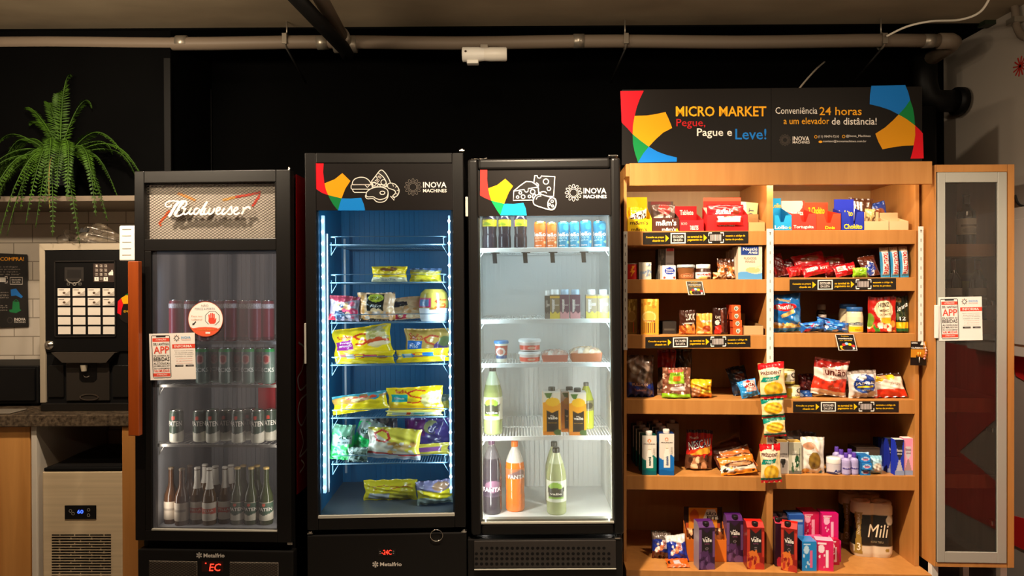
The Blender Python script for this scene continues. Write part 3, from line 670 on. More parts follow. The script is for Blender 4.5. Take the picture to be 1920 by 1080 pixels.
for a in ((gx0, gx0 + .012), (gx1 - .006, gx1)): m.box(a[0], a[1], .013, .03, gz0, gz1)
m.build('gasket', RUBBER, t)
m = MB(); m.box(gx0, gx1, -.001, .012, gz0, gz0 + .006); m.build('sill_strip', ALU, t)
MB().box(sx0, sx1, .045, .05, sz0, sz1).build('sign_board', mat('sign_board_white', 'b4a99c', .5), t)
m = MB(); n_ = 31; sy = .022                      # expanded metal: two families of slanting bars
cw = (sx1 - sx0) / n_; ch = cw * .66
def mesh_panel(x0, x1, z0, z1, y, cw, ch, bw):
    m = MB(); k0 = int((z1 - z0) / ch) + 2
    for s_ in (1, -1):
        for k in range(-k0, int((x1 - x0) / cw) + k0):
            xa = x0 + k * cw; sl = s_ * ch / cw
            a, b = (xa, z0 if s_ == 1 else z1), None
            za = a[1]; t0 = max(0, x0 - xa); t1 = min(x1 - xa, (z1 - z0) / (ch / cw))
            if t1 <= t0: continue
            p, q_ = (xa + t0, za + sl * t0), (xa + t1, za + sl * t1)
            m.add([(p[0], y, p[1] - bw), (q_[0], y, q_[1] - bw), (q_[0], y, q_[1] + bw), (p[0], y, p[1] + bw)], [(0, 1, 2, 3)])
            m.add([(p[0], y, p[1] - bw), (q_[0], y, q_[1] - bw), (q_[0], y + .0015, q_[1] - bw), (p[0], y + .0015, p[1] - bw)], [(0, 1, 2, 3)])
    return m
MESHM = mat('dark_mesh', '2a241e', .4, .5)
mesh_panel(sx0, sx1, sz0, sz1, .02, cw, ch, .0011).build('mesh_grille', MESHM, t)
S = crop(FA, .0445, 260, 320, 7.111)
m = MB()
for pts, col in (([(1290, 352), (1450, 325), (1630, 285), (1600, 350), (1515, 480)], 'c83214'), ([(1120, 395), (1290, 352)], 'd8963c'), ([(520, 300), (650, 350), (760, 400)], 'd88a3c'), ([(300, 735), (275, 700), (330, 640), (410, 530)], 'd2521c')):
    m.line(pts, 34, S, col)
m.build('bow_outline', GLOSS, t)
S = crop(FA, .010, 260, 320, 7.111)
m = MB()
for pts, wd in (([(535, 412), (460, 402), (395, 412), (357, 442), (368, 475), (412, 482), (440, 458)], 15), ([(545, 410), (500, 455), (460, 520), (428, 575), (402, 610)], 36), ([(600, 412), (548, 470), (508, 548), (478, 596)], 34),
                ([(545, 418), (600, 402), (640, 425), (622, 468), (572, 495)], 20), ([(572, 495), (606, 512), (596, 562), (545, 600), (492, 602), (476, 572), (505, 532), (545, 526)], 18),
                ([(628, 498), (600, 552), (612, 580), (645, 572), (682, 530), (702, 492), (676, 556), (690, 582), (725, 562)], 22), ([(795, 500), (755, 510), (735, 556), (750, 582), (788, 564), (818, 508)], 20), ([(914, 412), (870, 480), (826, 560), (840, 583), (872, 566)], 28),
                ([(892, 498), (870, 552), (886, 580), (922, 560), (954, 498), (932, 556), (950, 580), (990, 552), (1012, 498)], 22), ([(1030, 548), (1075, 522), (1086, 500), (1062, 490), (1036, 520), (1035, 564), (1060, 582), (1108, 558)], 20), ([(1146, 495), (1112, 552), (1125, 582), (1160, 562)], 24),
                ([(1165, 562), (1215, 500), (1238, 478), (1240, 522), (1246, 560), (1222, 582), (1185, 574)], 20), ([(1268, 548), (1310, 522), (1322, 498), (1298, 490), (1272, 520), (1272, 565), (1300, 582), (1348, 558)], 20), ([(1392, 488), (1402, 520), (1372, 582)], 26), ([(1392, 540), (1428, 496), (1468, 484), (1486, 512)], 22)):
    c_ = catmull(pts, 6)
    for o_ in (0, .004, .008): m.line(c_, wd, S, 'f4e8de', o_)
m.build('script_lettering', mat('raised_white_lettering', 'f4e8de', .4), t)
# foot of the fridge
bz = ez(FA, [(258, 1031), (545, 1033)]); bx0, bx1 = ex(FA, [(258, 1060)]), ex(FA, [(550, 1060)])
m = MB(); m.box(bx0, bx1, .0, .05, .08, bz); m.build('base_panel', BLACKP, t, bevel=.006)
for a, b in ((280, 370), (431, 522)):
    x0, x1, z0, z1 = ex(FA, [(a, 1060)]), ex(FA, [(b, 1060)]), ez(FA, [(400, 1100)]), ez(FA, [(400, 1053)])
    g = MB().box(x0, x1, -.002, -.0005, z0, z1).build('vent_backing', mat('vent_backing_grey', '94887a', .6), t)
    mesh_panel(x0, x1, z0, z1, -.004, .0195, .0115, .0016).build('mesh_grille', MESHM, g)
S = crop(FA, 0, 230, 830, 4.319); m = MB(); snowflake(m, S, 619, 912, 24, 'cfc6ba'); m.text('Metalfrio', 655, 825, 930, 897, S, 'cfc6ba', bold=.02); m.build('maker_lettering', MATTE, t)
m = MB(); m.poly([(640, 960), (815, 960), (815, 1045), (640, 1045)], S, '2a0604'); m.build('display', GLOSS, t)
m = MB(); m.text('EC', 700, 795, 1040, 980, S, 'ff3a2a', .002, shear=.15, bold=.0); m.disc(673, 977, 5, 5, S, 'ff3a2a', .002); m.build('display_digits', REDLED, t)
# handle, side, hinge
hx0, hx1 = ex(FA, [(237, 500), (245, 810)], -.055), ex(FA, [(259, 500), (263, 810)], -.055); hz0, hz1 = ez(FA, [(252, 817)], -.055), ez(FA, [(248, 490)], -.055)
m = MB(); m.box(hx0, hx1, -.06, -.03, hz0, hz1); h = m.build('door_handle', MAHOG, t, bevel=.003)
m = MB()
for z in (hz0 + .1, hz1 - .1): m.tube([((hx0 + hx1) / 2 + .006, -.032, z), (X0 + .012, .004, z)], .007, 8)
m.build('handle_mount', BLACKM, h)
COLA = mat('red_side_film', 'a5060c', .3)
m = MB(); m.box(X1 + .004, X1 + .006, .06, .66, ez(FA, [(545, 935)]), Zt - .012); m.build('side_film', COLA, t)
sx_ = X1 + .0065
def SIDE(a, b, off): return np.full_like(np.asarray(a, float), sx_ + off), np.asarray(a, float), np.asarray(b, float)
m = MB()
zz = lambda py: ez(FA, [(560, py)], .15)
for pts in ([(.08, zz(640)), (.16, zz(655)), (.13, zz(690)), (.07, zz(705)), (.10, zz(728)), (.2, zz(722))], [(.22, zz(740)), (.10, zz(748)), (.07, zz(775)), (.12, zz(795)), (.20, zz(775))], [(.10, zz(800)), (.14, zz(830)), (.09, zz(850)), (.2, zz(845))], [(.09, zz(880)), (.15, zz(872)), (.11, zz(858))]): m.line(catmull(pts, 6), .009, SIDE, 'e8dcd0')
m.build('side_lettering', GLOSS, t)
m = MB(); m.box(X1 - .02, X1 + .004, .004, .03, Zb - .012, Zb); m.build('hinge', CHROME, t, bevel=.002)
m = MB(); m.lathe([(.006, 0), (.006, .012), (.003, .016)], 12, c=(X1 - .012, .02, Zt)); m.build('hinge_pin', CHROME, t)
SHA = [ez(FA, [(400, 641)], .06), ez(FA, [(400, 722)], .06), ez(FA, [(400, 834)], .06), IA[3]]
SHELF_A = mat('dull_wire', '8a8680', .4, .4)
for z in SHA[:3]: rack(t, IA[0] + .002, IA[1] - .002, z, .07, IA[2] - .03, 22, 0, .0024, SHELF_A, .012, True)
for x_ in (gx0 + .016, gx1 - .010):  # added fill lights; the fridge's own lighting is off
    lamp('beer_fridge_fill', 'AREA', FA.M @ Vector((x_, .05, gz0 + .42)), .95, (1, .86, .70), .02, .75, aim=FA.M @ Vector(((gx0 + gx1) / 2, .4, gz0 + .42)))
    lamp('beer_fridge_fill', 'AREA', FA.M @ Vector((x_, .05, gz0 + 1.0)), .22, (.8, .88, 1), .02, .4, aim=FA.M @ Vector(((gx0 + gx1) / 2, .4, gz0 + 1.0)))
b = tag(MB().box(ex(FA, [(228, 450)], .02), X0 + .002, .0, .035, ez(FA, [(238, 489)], .0), ez(FA, [(238, 423)], .0)).build('lock_box', WHITEP, M=FA.M, bevel=.006), 'white ribbed plastic lock box on the side of the beer fridge above its handle', 'lock box')
m = MB()
for k in range(5):
    z = ez(FA, [(238, 478 - k * 12)]); m.box(ex(FA, [(229.5, 450)]), ex(FA, [(246, 450)]), -.0015, .0, z - .0015, z + .0015, '8d877e')
m.build('groove', MATTE, b)
# sheet and round sticker on the glass
def notice(F, d, ox, oy, k, quad, name_label):
    """White notice with a phone drawing; coordinates of the sheet in crop units."""
    S = crop(F, d, ox, oy, k); (ax, ay), (bx_, by_), (cx_, cy_), (dx_, dy_) = quad
    def G(u, v, off):   # u, v in 0..1 over the sheet, v down
        u = np.asarray(u, float); v = np.asarray(v, float)
        x = (ax * (1 - u) + bx_ * u) * (1 - v) + (dx_ * (1 - u) + cx_ * u) * v; y = (ay * (1 - u) + by_ * u) * (1 - v) + (dy_ * (1 - u) + cy_ * u) * v
        return S(x, y, off)
    m = MB(); m.poly([(0, 1), (1, 1), (1, 0), (0, 0)], G, 'efe6dc', .001); m.poly([(0, 0), (1, 0), (1, 1), (0, 1)], G, 'efe6dc', 0)
    K, R_ = '2a2422', 'e0442c'
    m.line([(.05, .06), (.06, .045), (.43, .045), (.445, .06), (.455, .93), (.44, .955), (.08, .955), (.065, .93)], .014, G, K, .0014, True)
    m.poly([(.15, .08), (.36, .08), (.36, .045), (.15, .045)], G, K, .0016)
    for (v0, v1) in ((.10, .175), (.855, .925)): m.poly([(.07, v1), (.44, v1), (.44, v0), (.07, v0)], G, R_, .0014); m.text('ATENÇÃO', .14, .37, v1 - .018, v0 + .015, G, 'f6e6da', .002, bold=.02)
    for s_, v0, v1, col in (('SEU ANTIGO', .2, .255, K), ('APP', .275, .43, R_), ('DE ACESSO ÀS', .455, .495, K), ('BEBIDAS', .51, .595, K), ('ALCOÓLICAS', .61, .665, K), ('DO MERCADO DO', .68, .715, K), ('SEU CONDOMÍNIO', .73, .765, K), ('VAI MUDAR', .775, .835, R_)):
        m.text(s_, .085 if s_ != 'APP' else .09, .43, v1, v0, G, col, .002, bold=.012)
    m.ring(.60, .11, .04, .045, .013, G, K, off=.0014)
    for k_ in range(8):
        a = k_ * .785; m.line([(.60 + .05 * math.cos(a), .11 + .055 * math.sin(a)), (.60 + .068 * math.cos(a), .11 + .075 * math.sin(a))], .014, G, 'c8742c' if k_ % 2 else K, .0014)
    m.text('INOVA', .70, .91, .125, .075, G, '6fa8d8', .002, bold=.02); m.text('MACHINES', .70, .91, .162, .138, G, 'd88a78', .002)
    m.poly([(.5, .33), (1, .33), (1, .24), (.5, .24)], G, R_, .0014); m.text('INFORMA', .55, .93, .312, .258, G, 'fbeee4', .002, bold=.012)
    for k_, s_ in enumerate(('Agora o acesso às bebidas', 'do seu mercado é feito', 'com a leitura do aplicativo', 'instalado no celular')): m.text(s_, .54 + .02 * (k_ % 2), .96 - .02 * (k_ % 2), .39 + k_ * .04, .368 + k_ * .04, G, '6c6460', .002)
    for k_, s_ in enumerate(('O cadastro é rápido', 'e gratuito', 'para todos os moradores')): m.text(s_, .58, .93, .56 + k_ * .05, .54 + k_ * .05, G, 'd86a50', .002)
    for u0 in (.55, .78): m.poly([(u0, .725), (u0 + .18, .725), (u0 + .18, .685), (u0, .685)], G, K, .0014); m.text('Disponível', u0 + .05, u0 + .165, .715, .696, G, 'e8ddd2', .002)
    o = m.build('notice_sheet', MATTE, M=F.M); tag(o, name_label, 'notice'); return o
notice(FA, .010, 230, 600, 4.5, [(234, 115), (618, 105), (630, 496), (246, 505)], 'white notice sheet stuck on the foggy glass of the beer fridge')
S = crop(FA, .010, 270, 560, 6.75)
m = MB(); m.disc(779, 258, 221, 222, S, 'f2e9e0', .001, 48); m.ring(779, 258, 219, 220, 6, S, 'b8502c', off=.0014, n=48)
m.disc(779, 258, 216, 217, S, 'e85a34', .0014, 24, a0=28, a1=152); m.poly([(590, 360), (640, 385), (700, 368), (780, 362), (860, 368), (930, 385), (968, 362), (930, 340), (780, 320), (620, 340)], S, 'f2e9e0', .0018)
m.poly([(640, 392), (920, 392), (935, 372), (860, 362), (780, 358), (700, 362), (622, 374)], S, 'e85a34', .002)
m.text('mantenha fechada', 670, 890, 402, 385, S, 'f5a03c', .0024); m.poly([(778, 444), (838, 444), (838, 420), (778, 420)], S, 'f2e9e0', .0022)
m.text('NÃO', 725, 815, 102, 68, S, '9a928c', .002); m.text('FORCE A PORTA', 643, 900, 142, 115, S, '9a9aa4', .002); m.text('Faça seu', 600, 735, 236, 212, S, 'd8a488', .002); m.text('cadastro!', 600, 735, 275, 250, S, 'd8a488', .002)
t8 = np.radians(np.arange(8) * 45 + 22.5); m.poly(np.stack([865 + 98 * np.cos(t8), 248 + 98 * np.sin(t8)], -1), S, '2a2624', .0016); m.poly(np.stack([865 + 91 * np.cos(t8), 248 + 91 * np.sin(t8)], -1), S, 'f2e9e0', .002)
m.poly([(818, 245), (815, 290), (832, 318), (890, 318), (908, 295), (916, 248), (905, 245), (896, 270), (892, 240)], S, 'e2452c', .0024); m.poly([(818, 245), (892, 245), (892, 275), (818, 275)], S, 'e2452c', .0025)
for x_, y_ in ((822, 200), (845, 182), (866, 180), (886, 192)): m.line([(x_, y_), (x_ + 2 if x_ > 840 else x_ + 6, 262)], 15, S, 'e2452c', .0026)
m.line([(655, 290), (625, 325)], 14, S, '2a2624', .002); m.poly([(610, 334), (640, 328), (617, 305)], S, '2a2624', .002)
o = m.build('round_door_sticker', MATTE, M=FA.M); tag(o, 'round white and orange sticker with a red hand on the foggy beer fridge door', 'sticker')

# ---- frozen food fridge
t = thing('freezer_cabinet', 'tall black display freezer glowing blue inside with LED strips along its glass door', 'freezer', FB.M)
X0, X1 = ex(FB, [(572, 300), (575, 980)]), ex(FB, [(868, 300), (874, 980)]); Zt, Zb = ez(FB, [(574, 287), (866, 286)]), ez(FB, [(576, 995), (874, 988)])
gx0, gx1, gz0, gz1 = ex(FB, [(593, 400), (596, 960)]), ex(FB, [(849, 400), (852, 960)]), ez(FB, [(596, 971), (852, 967)]), ez(FB, [(722, 306)]); hz = ez(FB, [(722, 394)])
BLUEL = mat('blue_liner', '0672a2', .45)
IB = fridge_shell(FB, t, X0, X1, Zt, Zb, (gx0, gx1, gz0, gz1), BLUEL)
door_frame(t, X0, X1, Zt, Zb, [(gx0, gx1, gz0, gz1)], .05)
m = MB(); m.box(gx0, gx1, .004, .012, hz, gz1, '130f0e'); S = crop(FB, .004, 560, 270, 4.909)
for pts, col in (([(157, 175), (230, 175), (225, 260), (238, 370), (250, 420), (272, 470), (215, 450), (162, 415)], RED_), ([(238, 362), (330, 325), (402, 268), (476, 340), (430, 410), (395, 500), (330, 485), (272, 470), (250, 420)], YEL_), ([(272, 470), (330, 485), (395, 500), (380, 545), (362, 612), (320, 560), (290, 510)], GRN_), ([(395, 500), (480, 502), (575, 495), (600, 555), (612, 612), (362, 612), (380, 545)], BLU_)): m.poly(pts[::-1], S, col)
m.build('header_panel', GRAPH, t)
S2 = crop(FB, .0035, 640, 310, 8.727); W_ = 'd8cfc6'; m = MB()
def fl(pts, wd=13, cl=True, o_=0.0): 
    m.poly(pts, S2, '130f0e', .0004 + o_) if cl else None; m.line(pts, wd, S2, W_, .0007 + o_, cl)
fl(catmull([(178, 315), (185, 270), (220, 225), (280, 200), (330, 195), (390, 205), (445, 240), (480, 290), (488, 315)], 4)); fl([(160, 330), (172, 316), (490, 316), (505, 335), (505, 375), (490, 390), (172, 390), (160, 375)]); fl([(185, 390), (190, 420), (215, 442), (400, 442)], cl=False); fl([(385, 318), (425, 362), (467, 318)], 12, False)
fl(catmull([(487, 270), (560, 175), (640, 80), (700, 105), (760, 190), (800, 290), (745, 345)], 5), o_=.0006); fl([(515, 352), (742, 352)], cl=False, o_=.0008); fl(catmull([(608, 128), (680, 185), (728, 262), (742, 350)], 5), cl=False, o_=.0008); fl([(487, 270), (500, 300), (515, 352)], cl=False, o_=.0008)
for q_ in ((540, 303, 28, 0, 360), (690, 277, 42, 0, 360), (555, 215, 33, -70, 100), (612, 345, 26, 180, 360)): m.ring(q_[0], q_[1], q_[2], q_[2], 12, S2, W_, q_[3], q_[4], .0016)
for c_, r_ in (((627, 192), 35), ((600, 258), -55)): 
    a = math.radians(r_); R2 = np.array([[math.cos(a), -math.sin(a)], [math.sin(a), math.cos(a)]]); m.line(np.array(c_) + np.array([(-26, -10), (26, -10), (26, 10), (-26, 10)]) @ R2.T, 8, S2, W_, .0016, True)
fl(catmull([(755, 345), (765, 305), (810, 290), (880, 310), (932, 370), (945, 430), (920, 490), (872, 520), (842, 500), (885, 455), (872, 412), (820, 390), (775, 375)], 4, True), o_=.0012)
for a_, b_ in (((838, 305), (855, 345)), ((905, 340), (885, 362)), ((935, 405), (908, 412)), ((925, 475), (898, 462))): m.line([a_, b_], 9, S2, W_, .0022)
fl([(800, 502), (872, 530), (865, 572)], o_=.0014)
fl(catmull([(405, 480), (420, 545), (520, 545), (570, 590), (640, 605), (720, 580), (765, 500), (740, 420), (560, 420)], 5, True), o_=.0018); fl(catmull([(405, 480), (430, 420), (520, 370), (640, 355), (740, 390), (765, 450), (735, 525), (640, 560), (565, 540), (520, 515), (430, 515)], 5, True), o_=.0024); m.ring(672, 450, 40, 27, 13, S2, W_, off=.0034)
m.build('food_drawing', GLOSS, t)
m = MB(); S = crop(FB, .0035, 560, 270, 4.909); gear(m, S, 1052, 396, 78, '6a625b', 3.5); m.text('INOVA', 1145, 1360, 402, 350, S, 'e4dad0', bold=.014); m.text('MACHINES', 1145, 1362, 445, 413, S, 'e4dad0', bold=.012); m.build('maker_lettering', GLOSS, t)
GL_B = glass('freezer_glass', 'eef6fa', .02, 'a8b4bc', .002, (5, 5, 3), zgrad=(gz0 + .1, gz0 + .5, .4))
pane(t, gx0, gx1, gz0, hz, .010, GL_B)
m = MB(); m.box(gx0, gx1, -.001, .012, gz0 - .002, gz0 + .010); m.build('sill_strip', ALU, t)
m = MB(); m.box(gx0, gx0 + .008, .013, .03, gz0, hz); m.box(gx1 - .008, gx1, .013, .03, gz0, hz); m.build('gasket', mat('clear_gasket', '28506c', .4), t)
for px, w_ in ((606.5, .012), (843.5, .008)):
    xa, za, zc_ = ex(FB, [(px, 660)], .03), ez(FB, [(px, 925)], .03), ez(FB, [(px, 404)], .03)
    m = MB(); m.box(xa - w_ / 2, xa + w_ / 2, .032, .05, za, zc_); bar = m.build('led_strip', LEDBAR, t)
    m = MB(); n_ = 25
    for k in range(n_): m.lathe([(0, -.006), (.005, -.004), (.0065, 0), (.005, .004), (0, .006)], 10, c=(xa, .030, za + (zc_ - za) * (k + .5) / n_), caps=False)
    m.build('led_beads', LEDW, bar)
    cx_ = xa + (.03 if px < 700 else -.03)
    Lp = FB.M @ Vector((cx_, .052, (za + zc_) / 2)); Aim = FB.M @ Vector(((gx0 + gx1) / 2 + (.04 if px < 700 else -.04), .45, (za + zc_) / 2))
    o = lamp('freezer_led_light', 'AREA', Lp, 2.9, (.82, .93, 1), .02, zc_ - za, aim=Aim)
WIREB = mat('bluish_wire', '4c7084', .35)
MB().box(IB[0] + .001, IB[1] - .001, .056, IB[2] - .005, IB[3] - .003, IB[3] + .001).build('floor_panel', mat('grey_freezer_floor', '5c6264', .35), t)
SHB = [ez(FB, [(722, py)], .07) for py in (458, 529, 604, 683, 782, 868)]; SHB.append(IB[3] + .002)
for z in SHB[:6]: rack(t, gx0 + .045, gx1 - .02, z, .07, IB[2] - .02, 44, .036, .0021, WIREB)
m = MB()
for px in (613, 647): m.tube([(ex(FB, [(px, 600)], .07 if px < 630 else .4), .075 if px < 630 else .4, IB[3] + .1), (ex(FB, [(px, 600)], .07 if px < 630 else .4), .075 if px < 630 else .4, hz - .1)], .006, 8)
m.build('shelf_upright', WIRE, t)
bz = ez(FB, [(576, 1004), (874, 999)]); bx0, bx1 = ex(FB, [(576, 1050)]), ex(FB, [(875, 1050)])
MB().box(bx0, bx1, 0, .05, .08, bz).build('base_panel', BLACKP, t, bevel=.005)
S = crop(FB, 0, 560, 870, 5.142); m = MB(); snowflake(m, S, 740, 968, 30, 'd0c6ba'); m.text('Metalfrio', 785, 993, 985, 948, S, 'd0c6ba', bold=.02); m.build('maker_lettering', MATTE, t)
m = MB(); m.poly([(765, 885), (935, 885), (935, 815), (765, 815)], S, '0c0a0a')
for c_ in ((785, 843), (785, 862), (914, 840), (914, 860)): m.poly([(c_[0] - 7, c_[1] + 4), (c_[0] + 7, c_[1] + 4), (c_[0] + 7, c_[1] - 3), (c_[0] - 7, c_[1] - 3)], S, '8a8078', .001)
m.build('display', GLOSS, t)
m = MB(); m.text('-24C', 800, 895, 874, 828, S, 'ff3a2a', .002); m.build('display_digits', REDLED, t)
zl = FB.pt(818.5, 1004, -.006); m = MB(); m.tube([(zl[0] + .028 * math.cos(a), -.006, zl[2] + .026 * math.sin(a)) for a in np.linspace(0, 6.283, 28, endpoint=False)], .0016, 6, closed=True)
o = m.build('wire_loop', CHROME, M=FB.M); tag(o, 'thin wire loop hanging from the gap below the freezer door', 'wire loop')
m = MB(); m.box(X0 - .006, X0 + .002, -.006, .02, ez(FB, [(573, 682)]), ez(FB, [(573, 606)])); m.build('door_handle', ALU, t, bevel=.002)
for nm, (px, py) in (('hinge', (866, 283)), ('hinge', (870, 996)), ('hinge', (582, 999))):
    p = FB.pt(px, py, .01); m = MB(); m.box(p[0] - .012, p[0] + .012, .0, .03, p[2] - .003, p[2] + .003); m.lathe([(.006, 0), (.009, .004), (.008, .009), (0, .011)], 12, c=(p[0], .012, p[2])); m.build(nm, CHROME, t, bevel=.001)

# ---- drinks fridge
t = thing('drinks_fridge', 'tall black drinks fridge with bright white interior and rounded door frame', 'fridge', FC_.M)
X0, X1 = ex(FC_, [(882, 320), (877, 990)]), ex(FC_, [(1168, 320), (1166, 990)]); Zt, Zb = ez(FC_, [(885, 297), (1165, 295)]), ez(FC_, [(880, 1003), (1165, 1005)])
gx0, gx1, gz0, gz1 = ex(FC_, [(900, 400), (899, 970)]), ex(FC_, [(1150, 400), (1147, 970)]), ez(FC_, [(899, 981), (1147, 981)]), ez(FC_, [(1023, 318)]); hz = ez(FC_, [(1023, 404)])
LIN_C = mat('white_liner', 'e3e6e6', .4)
IC = fridge_shell(FC_, t, X0, X1, Zt, Zb, (gx0, gx1, gz0, gz1), LIN_C)
door_frame(t, X0, X1, Zt, Zb, [(gx0, gx1, gz0, gz1)], .05, .014, 4)
m = MB(); m.box(gx0, gx1, .006, .014, hz, gz1, '171311'); S = crop(FC_, .006, 870, 270, 5.142)
for pts, col in (([(157, 248), (224, 248), (222, 340), (232, 430), (245, 490), (262, 545), (200, 520), (155, 495)], 'e8302a'), ([(232, 428), (320, 395), (397, 335), (473, 405), (430, 470), (388, 575), (320, 560), (262, 545), (245, 490)], 'e09c10'), ([(262, 545), (320, 560), (388, 575), (372, 620), (350, 688), (305, 620)], '12a050'), ([(388, 575), (480, 577), (572, 568), (595, 620), (605, 688), (350, 688), (372, 620)], '18a0e0')): m.poly(pts[::-1], S, col)
m.build('header_panel', GRAPH, t)
S2 = S; W_ = 'f0e6dc'; m = MB()
def fl(pts, wd=9, cl=True, o_=0.0):
    m.poly(pts, S2, '171311', .0008 + o_) if cl else None; m.line(pts, wd, S2, W_, .0012 + o_, cl)
fl([(683, 303), (705, 305), (712, 325), (728, 330), (742, 320), (745, 308), (876, 315), (864, 505), (760, 500), (700, 440), (672, 380)]); m.ring(790, 362, 25, 25, 8, S2, W_, off=.0016); m.ring(818, 432, 17, 17, 8, S2, W_, off=.0016); m.ring(690, 398, 28, 24, 8, S2, W_, -80, 80, off=.0016)
fl(catmull([(480, 452), (540, 402), (600, 360), (655, 365), (700, 395), (717, 425), (722, 540), (475, 545)], 1), o_=.0008); fl([(480, 455), (580, 438), (590, 460), (605, 465), (618, 455), (620, 430), (716, 415)], 8, False, .001)
for q_ in ((543, 470, 13), (570, 508, 18), (517, 512, 12), (662, 460, 22), (632, 505, 13)): m.ring(q_[0], q_[1], q_[2], q_[2], 8, S2, W_, off=.0024)
m.ring(675, 502, 11, 22, 8, S2, W_, off=.0024, rot=25); m.ring(765, 480, 32, 22, 8, S2, W_, 180, 350, off=.0024)
fl(catmull([(848, 517), (790, 500), (735, 485), (690, 500), (668, 545), (680, 585), (750, 612), (830, 634), (870, 625), (889, 575), (880, 530)], 4, True), o_=.0018); m.ring(848, 575, 40, 57, 9, S2, W_, off=.0034, rot=8); m.line(catmull([(745, 500), (710, 510), (695, 535)], 5), 7, S2, W_, .0034)
for q_ in ((850, 552, 12), (825, 582, 9), (854, 597, 10)): m.ring(q_[0], q_[1], q_[2], q_[2], 7, S2, W_, off=.0036)
m.build('food_drawing', GLOSS, t)
m = MB(); gear(m, S, 1056, 470, 82, 'cfc5bb', 3.5); m.text('INOVA', 1152, 1372, 478, 425, S, 'f2e8de', bold=.014); m.text('MACHINES', 1152, 1375, 523, 490, S, 'f2e8de', bold=.012); m.build('maker_lettering', GLOSS, t)
GL_C = glass('misty_glass', 'eef4f4', .30, 'c4c4ba', .05, (3, 3, 1.6), trl=.35, zgrad=(gz0 + .1, gz0 + 1.1, .35))
pane(t, gx0, gx1, gz0, hz, .012, GL_C)
m = MB(); m.box(gx0, gx1, -.001, .014, gz0 - .002, gz0 + .005); m.build('sill_strip', ALU, t)
m = MB(); m.box(gx0, gx1, .016, .05, gz0, gz0 + .014); m.box(gx0, gx0 + .006, .014, .05, gz0, hz); m.box(gx1 - .006, gx1, .014, .05, gz0, hz); m.build('gasket', mat('grey_gasket', '77776f', .5), t)
zc_ = (hz + IC[3]) / 2
for x_ in (gx0 + .012, gx1 - .012):
    for dz, pw, cl, ln in ((.30, 1.3, (.80, .95, 1), .7), (-.50, 1.7, (1, .96, .86), .7)):
        lamp('fridge_side_light', 'AREA', FC_.M @ Vector((x_, .020, zc_ + dz)), pw * (1.0 if dz > 0 else 1.8), (.72, .93, 1) if dz > 0 else cl, .02, ln, aim=FC_.M @ Vector(((gx0 + gx1) / 2, .45, zc_ + dz)))
lamp('fridge_top_light', 'AREA', FC_.M @ Vector(((gx0 + gx1) / 2, .06, hz + .03)), 1.6, (.85, .96, 1), .5, .02, aim=FC_.M @ Vector(((gx0 + gx1) / 2, .3, hz - .4)))
SHC = [ez(FC_, [(1023, py)], .07) for py in (465, 598.5, 680.5, 817)]; SHC.append(IC[3])
for z in SHC[:4]: rack(t, IC[0] + .004, IC[1] - .004, z, .06, IC[2] - .02, 44, 0, .003, mat('shelf_white_wire', 'f2f5f5', .35), .018)
for i, px in enumerate((928, 985, 1036, 1094)):
    z = SHC[0] - .019; x_ = ex(FC_, [(px, 480)], .06)
    m = MB(); m.box(-.018, .022, -.012, .004, -.004, .0, '15161a'); m.prism([(-.012, -.004), (.008, -.004), (.011, -.05), (-.009, -.05)], -.010, -.006, '1c1e24')
    o = m.build('price_clip', GLOSS, M=FC_.M @ T(x_, .056, z - .001)); tag(o, ('black price clip under the top drinks shelf below the dark bottles', 'black price clip under the top drinks shelf below the gap beside the bottles', 'black price clip under the top drinks shelf below the orange cans', 'black price clip under the top drinks shelf below the blue cans')[i], 'clip', 'black price clips')
bz = ez(FC_, [(882, 1011), (1140, 1012)]); bx0, bx1 = ex(FC_, [(877, 1050)]), ex(FC_, [(1168, 1050)])
m = MB(); m.box(bx0, bx1, .004, .05, .08, bz); m.build('base_panel', BLACKP, t, bevel=.004)
m = MB(); x0, x1, z0, z1 = ex(FC_, [(889, 1040)]), ex(FC_, [(1155, 1040)]), ez(FC_, [(1023, 1064)]), bz - .004
m.box(x0, x1, -.004, .004, z0, z1, '2b2623'); g = m.build('perforated_panel', mat('grey_black_steel', '2b2623', .4), t, bevel=.003)
m = MB(); S = PS(FC_, -.0042)
for r, (y_, xs) in enumerate(((1027.8, 903), (1038.2, 893.3), (1047.6, 893.3), (1057.4, 893.3))):
    for k in range(25 if r == 0 else 27):
        px = xs + k * 9.55 + (0 if r else .2)
        if px < 1150: m.disc(px, y_, 3.1, 2.9, S, '050404', .0004, 12)
m.build('vent_holes', BLACKM, g)
MB().box(x0, x1, -.006, .002, z0 - .01, z0 - .004).build('lower_lip', ALU, t, bevel=.002)
m = MB(); m.box(ex(FC_, [(872.5, 390)], .0), ex(FC_, [(877.5, 390)], .0), .0, .03, ez(FC_, [(875, 406)]), ez(FC_, [(875, 369)])); m.build('door_handle', ALU, t, bevel=.002)
for px, py, wd in ((1153, 292.5, .03), (1158, 1008, .014)):
    p = FC_.pt(px, py, .01); m = MB(); m.box(p[0] - wd, p[0] + .012, .0, .04, p[2] - .003, p[2] + .004); m.build('hinge', CHROME, t, bevel=.002)
p = FC_.pt(898, 296, .03); m = MB()
m.grid(lambda U, V: ((U - .5) * .07, (V - .5) * .05, .002 + .012 * (np.abs(np.sin(U * 9 + V * 3)) * V + .9 * np.maximum(0, U - .7))), 16, 8, 'a89c8c'); o = m.build('paper_scrap', MATTE, M=FC_.M @ T(p[0], .045, Zt)); tag(o, 'crumpled scrap of wrapping on top of the drinks fridge', 'wrapping scrap')

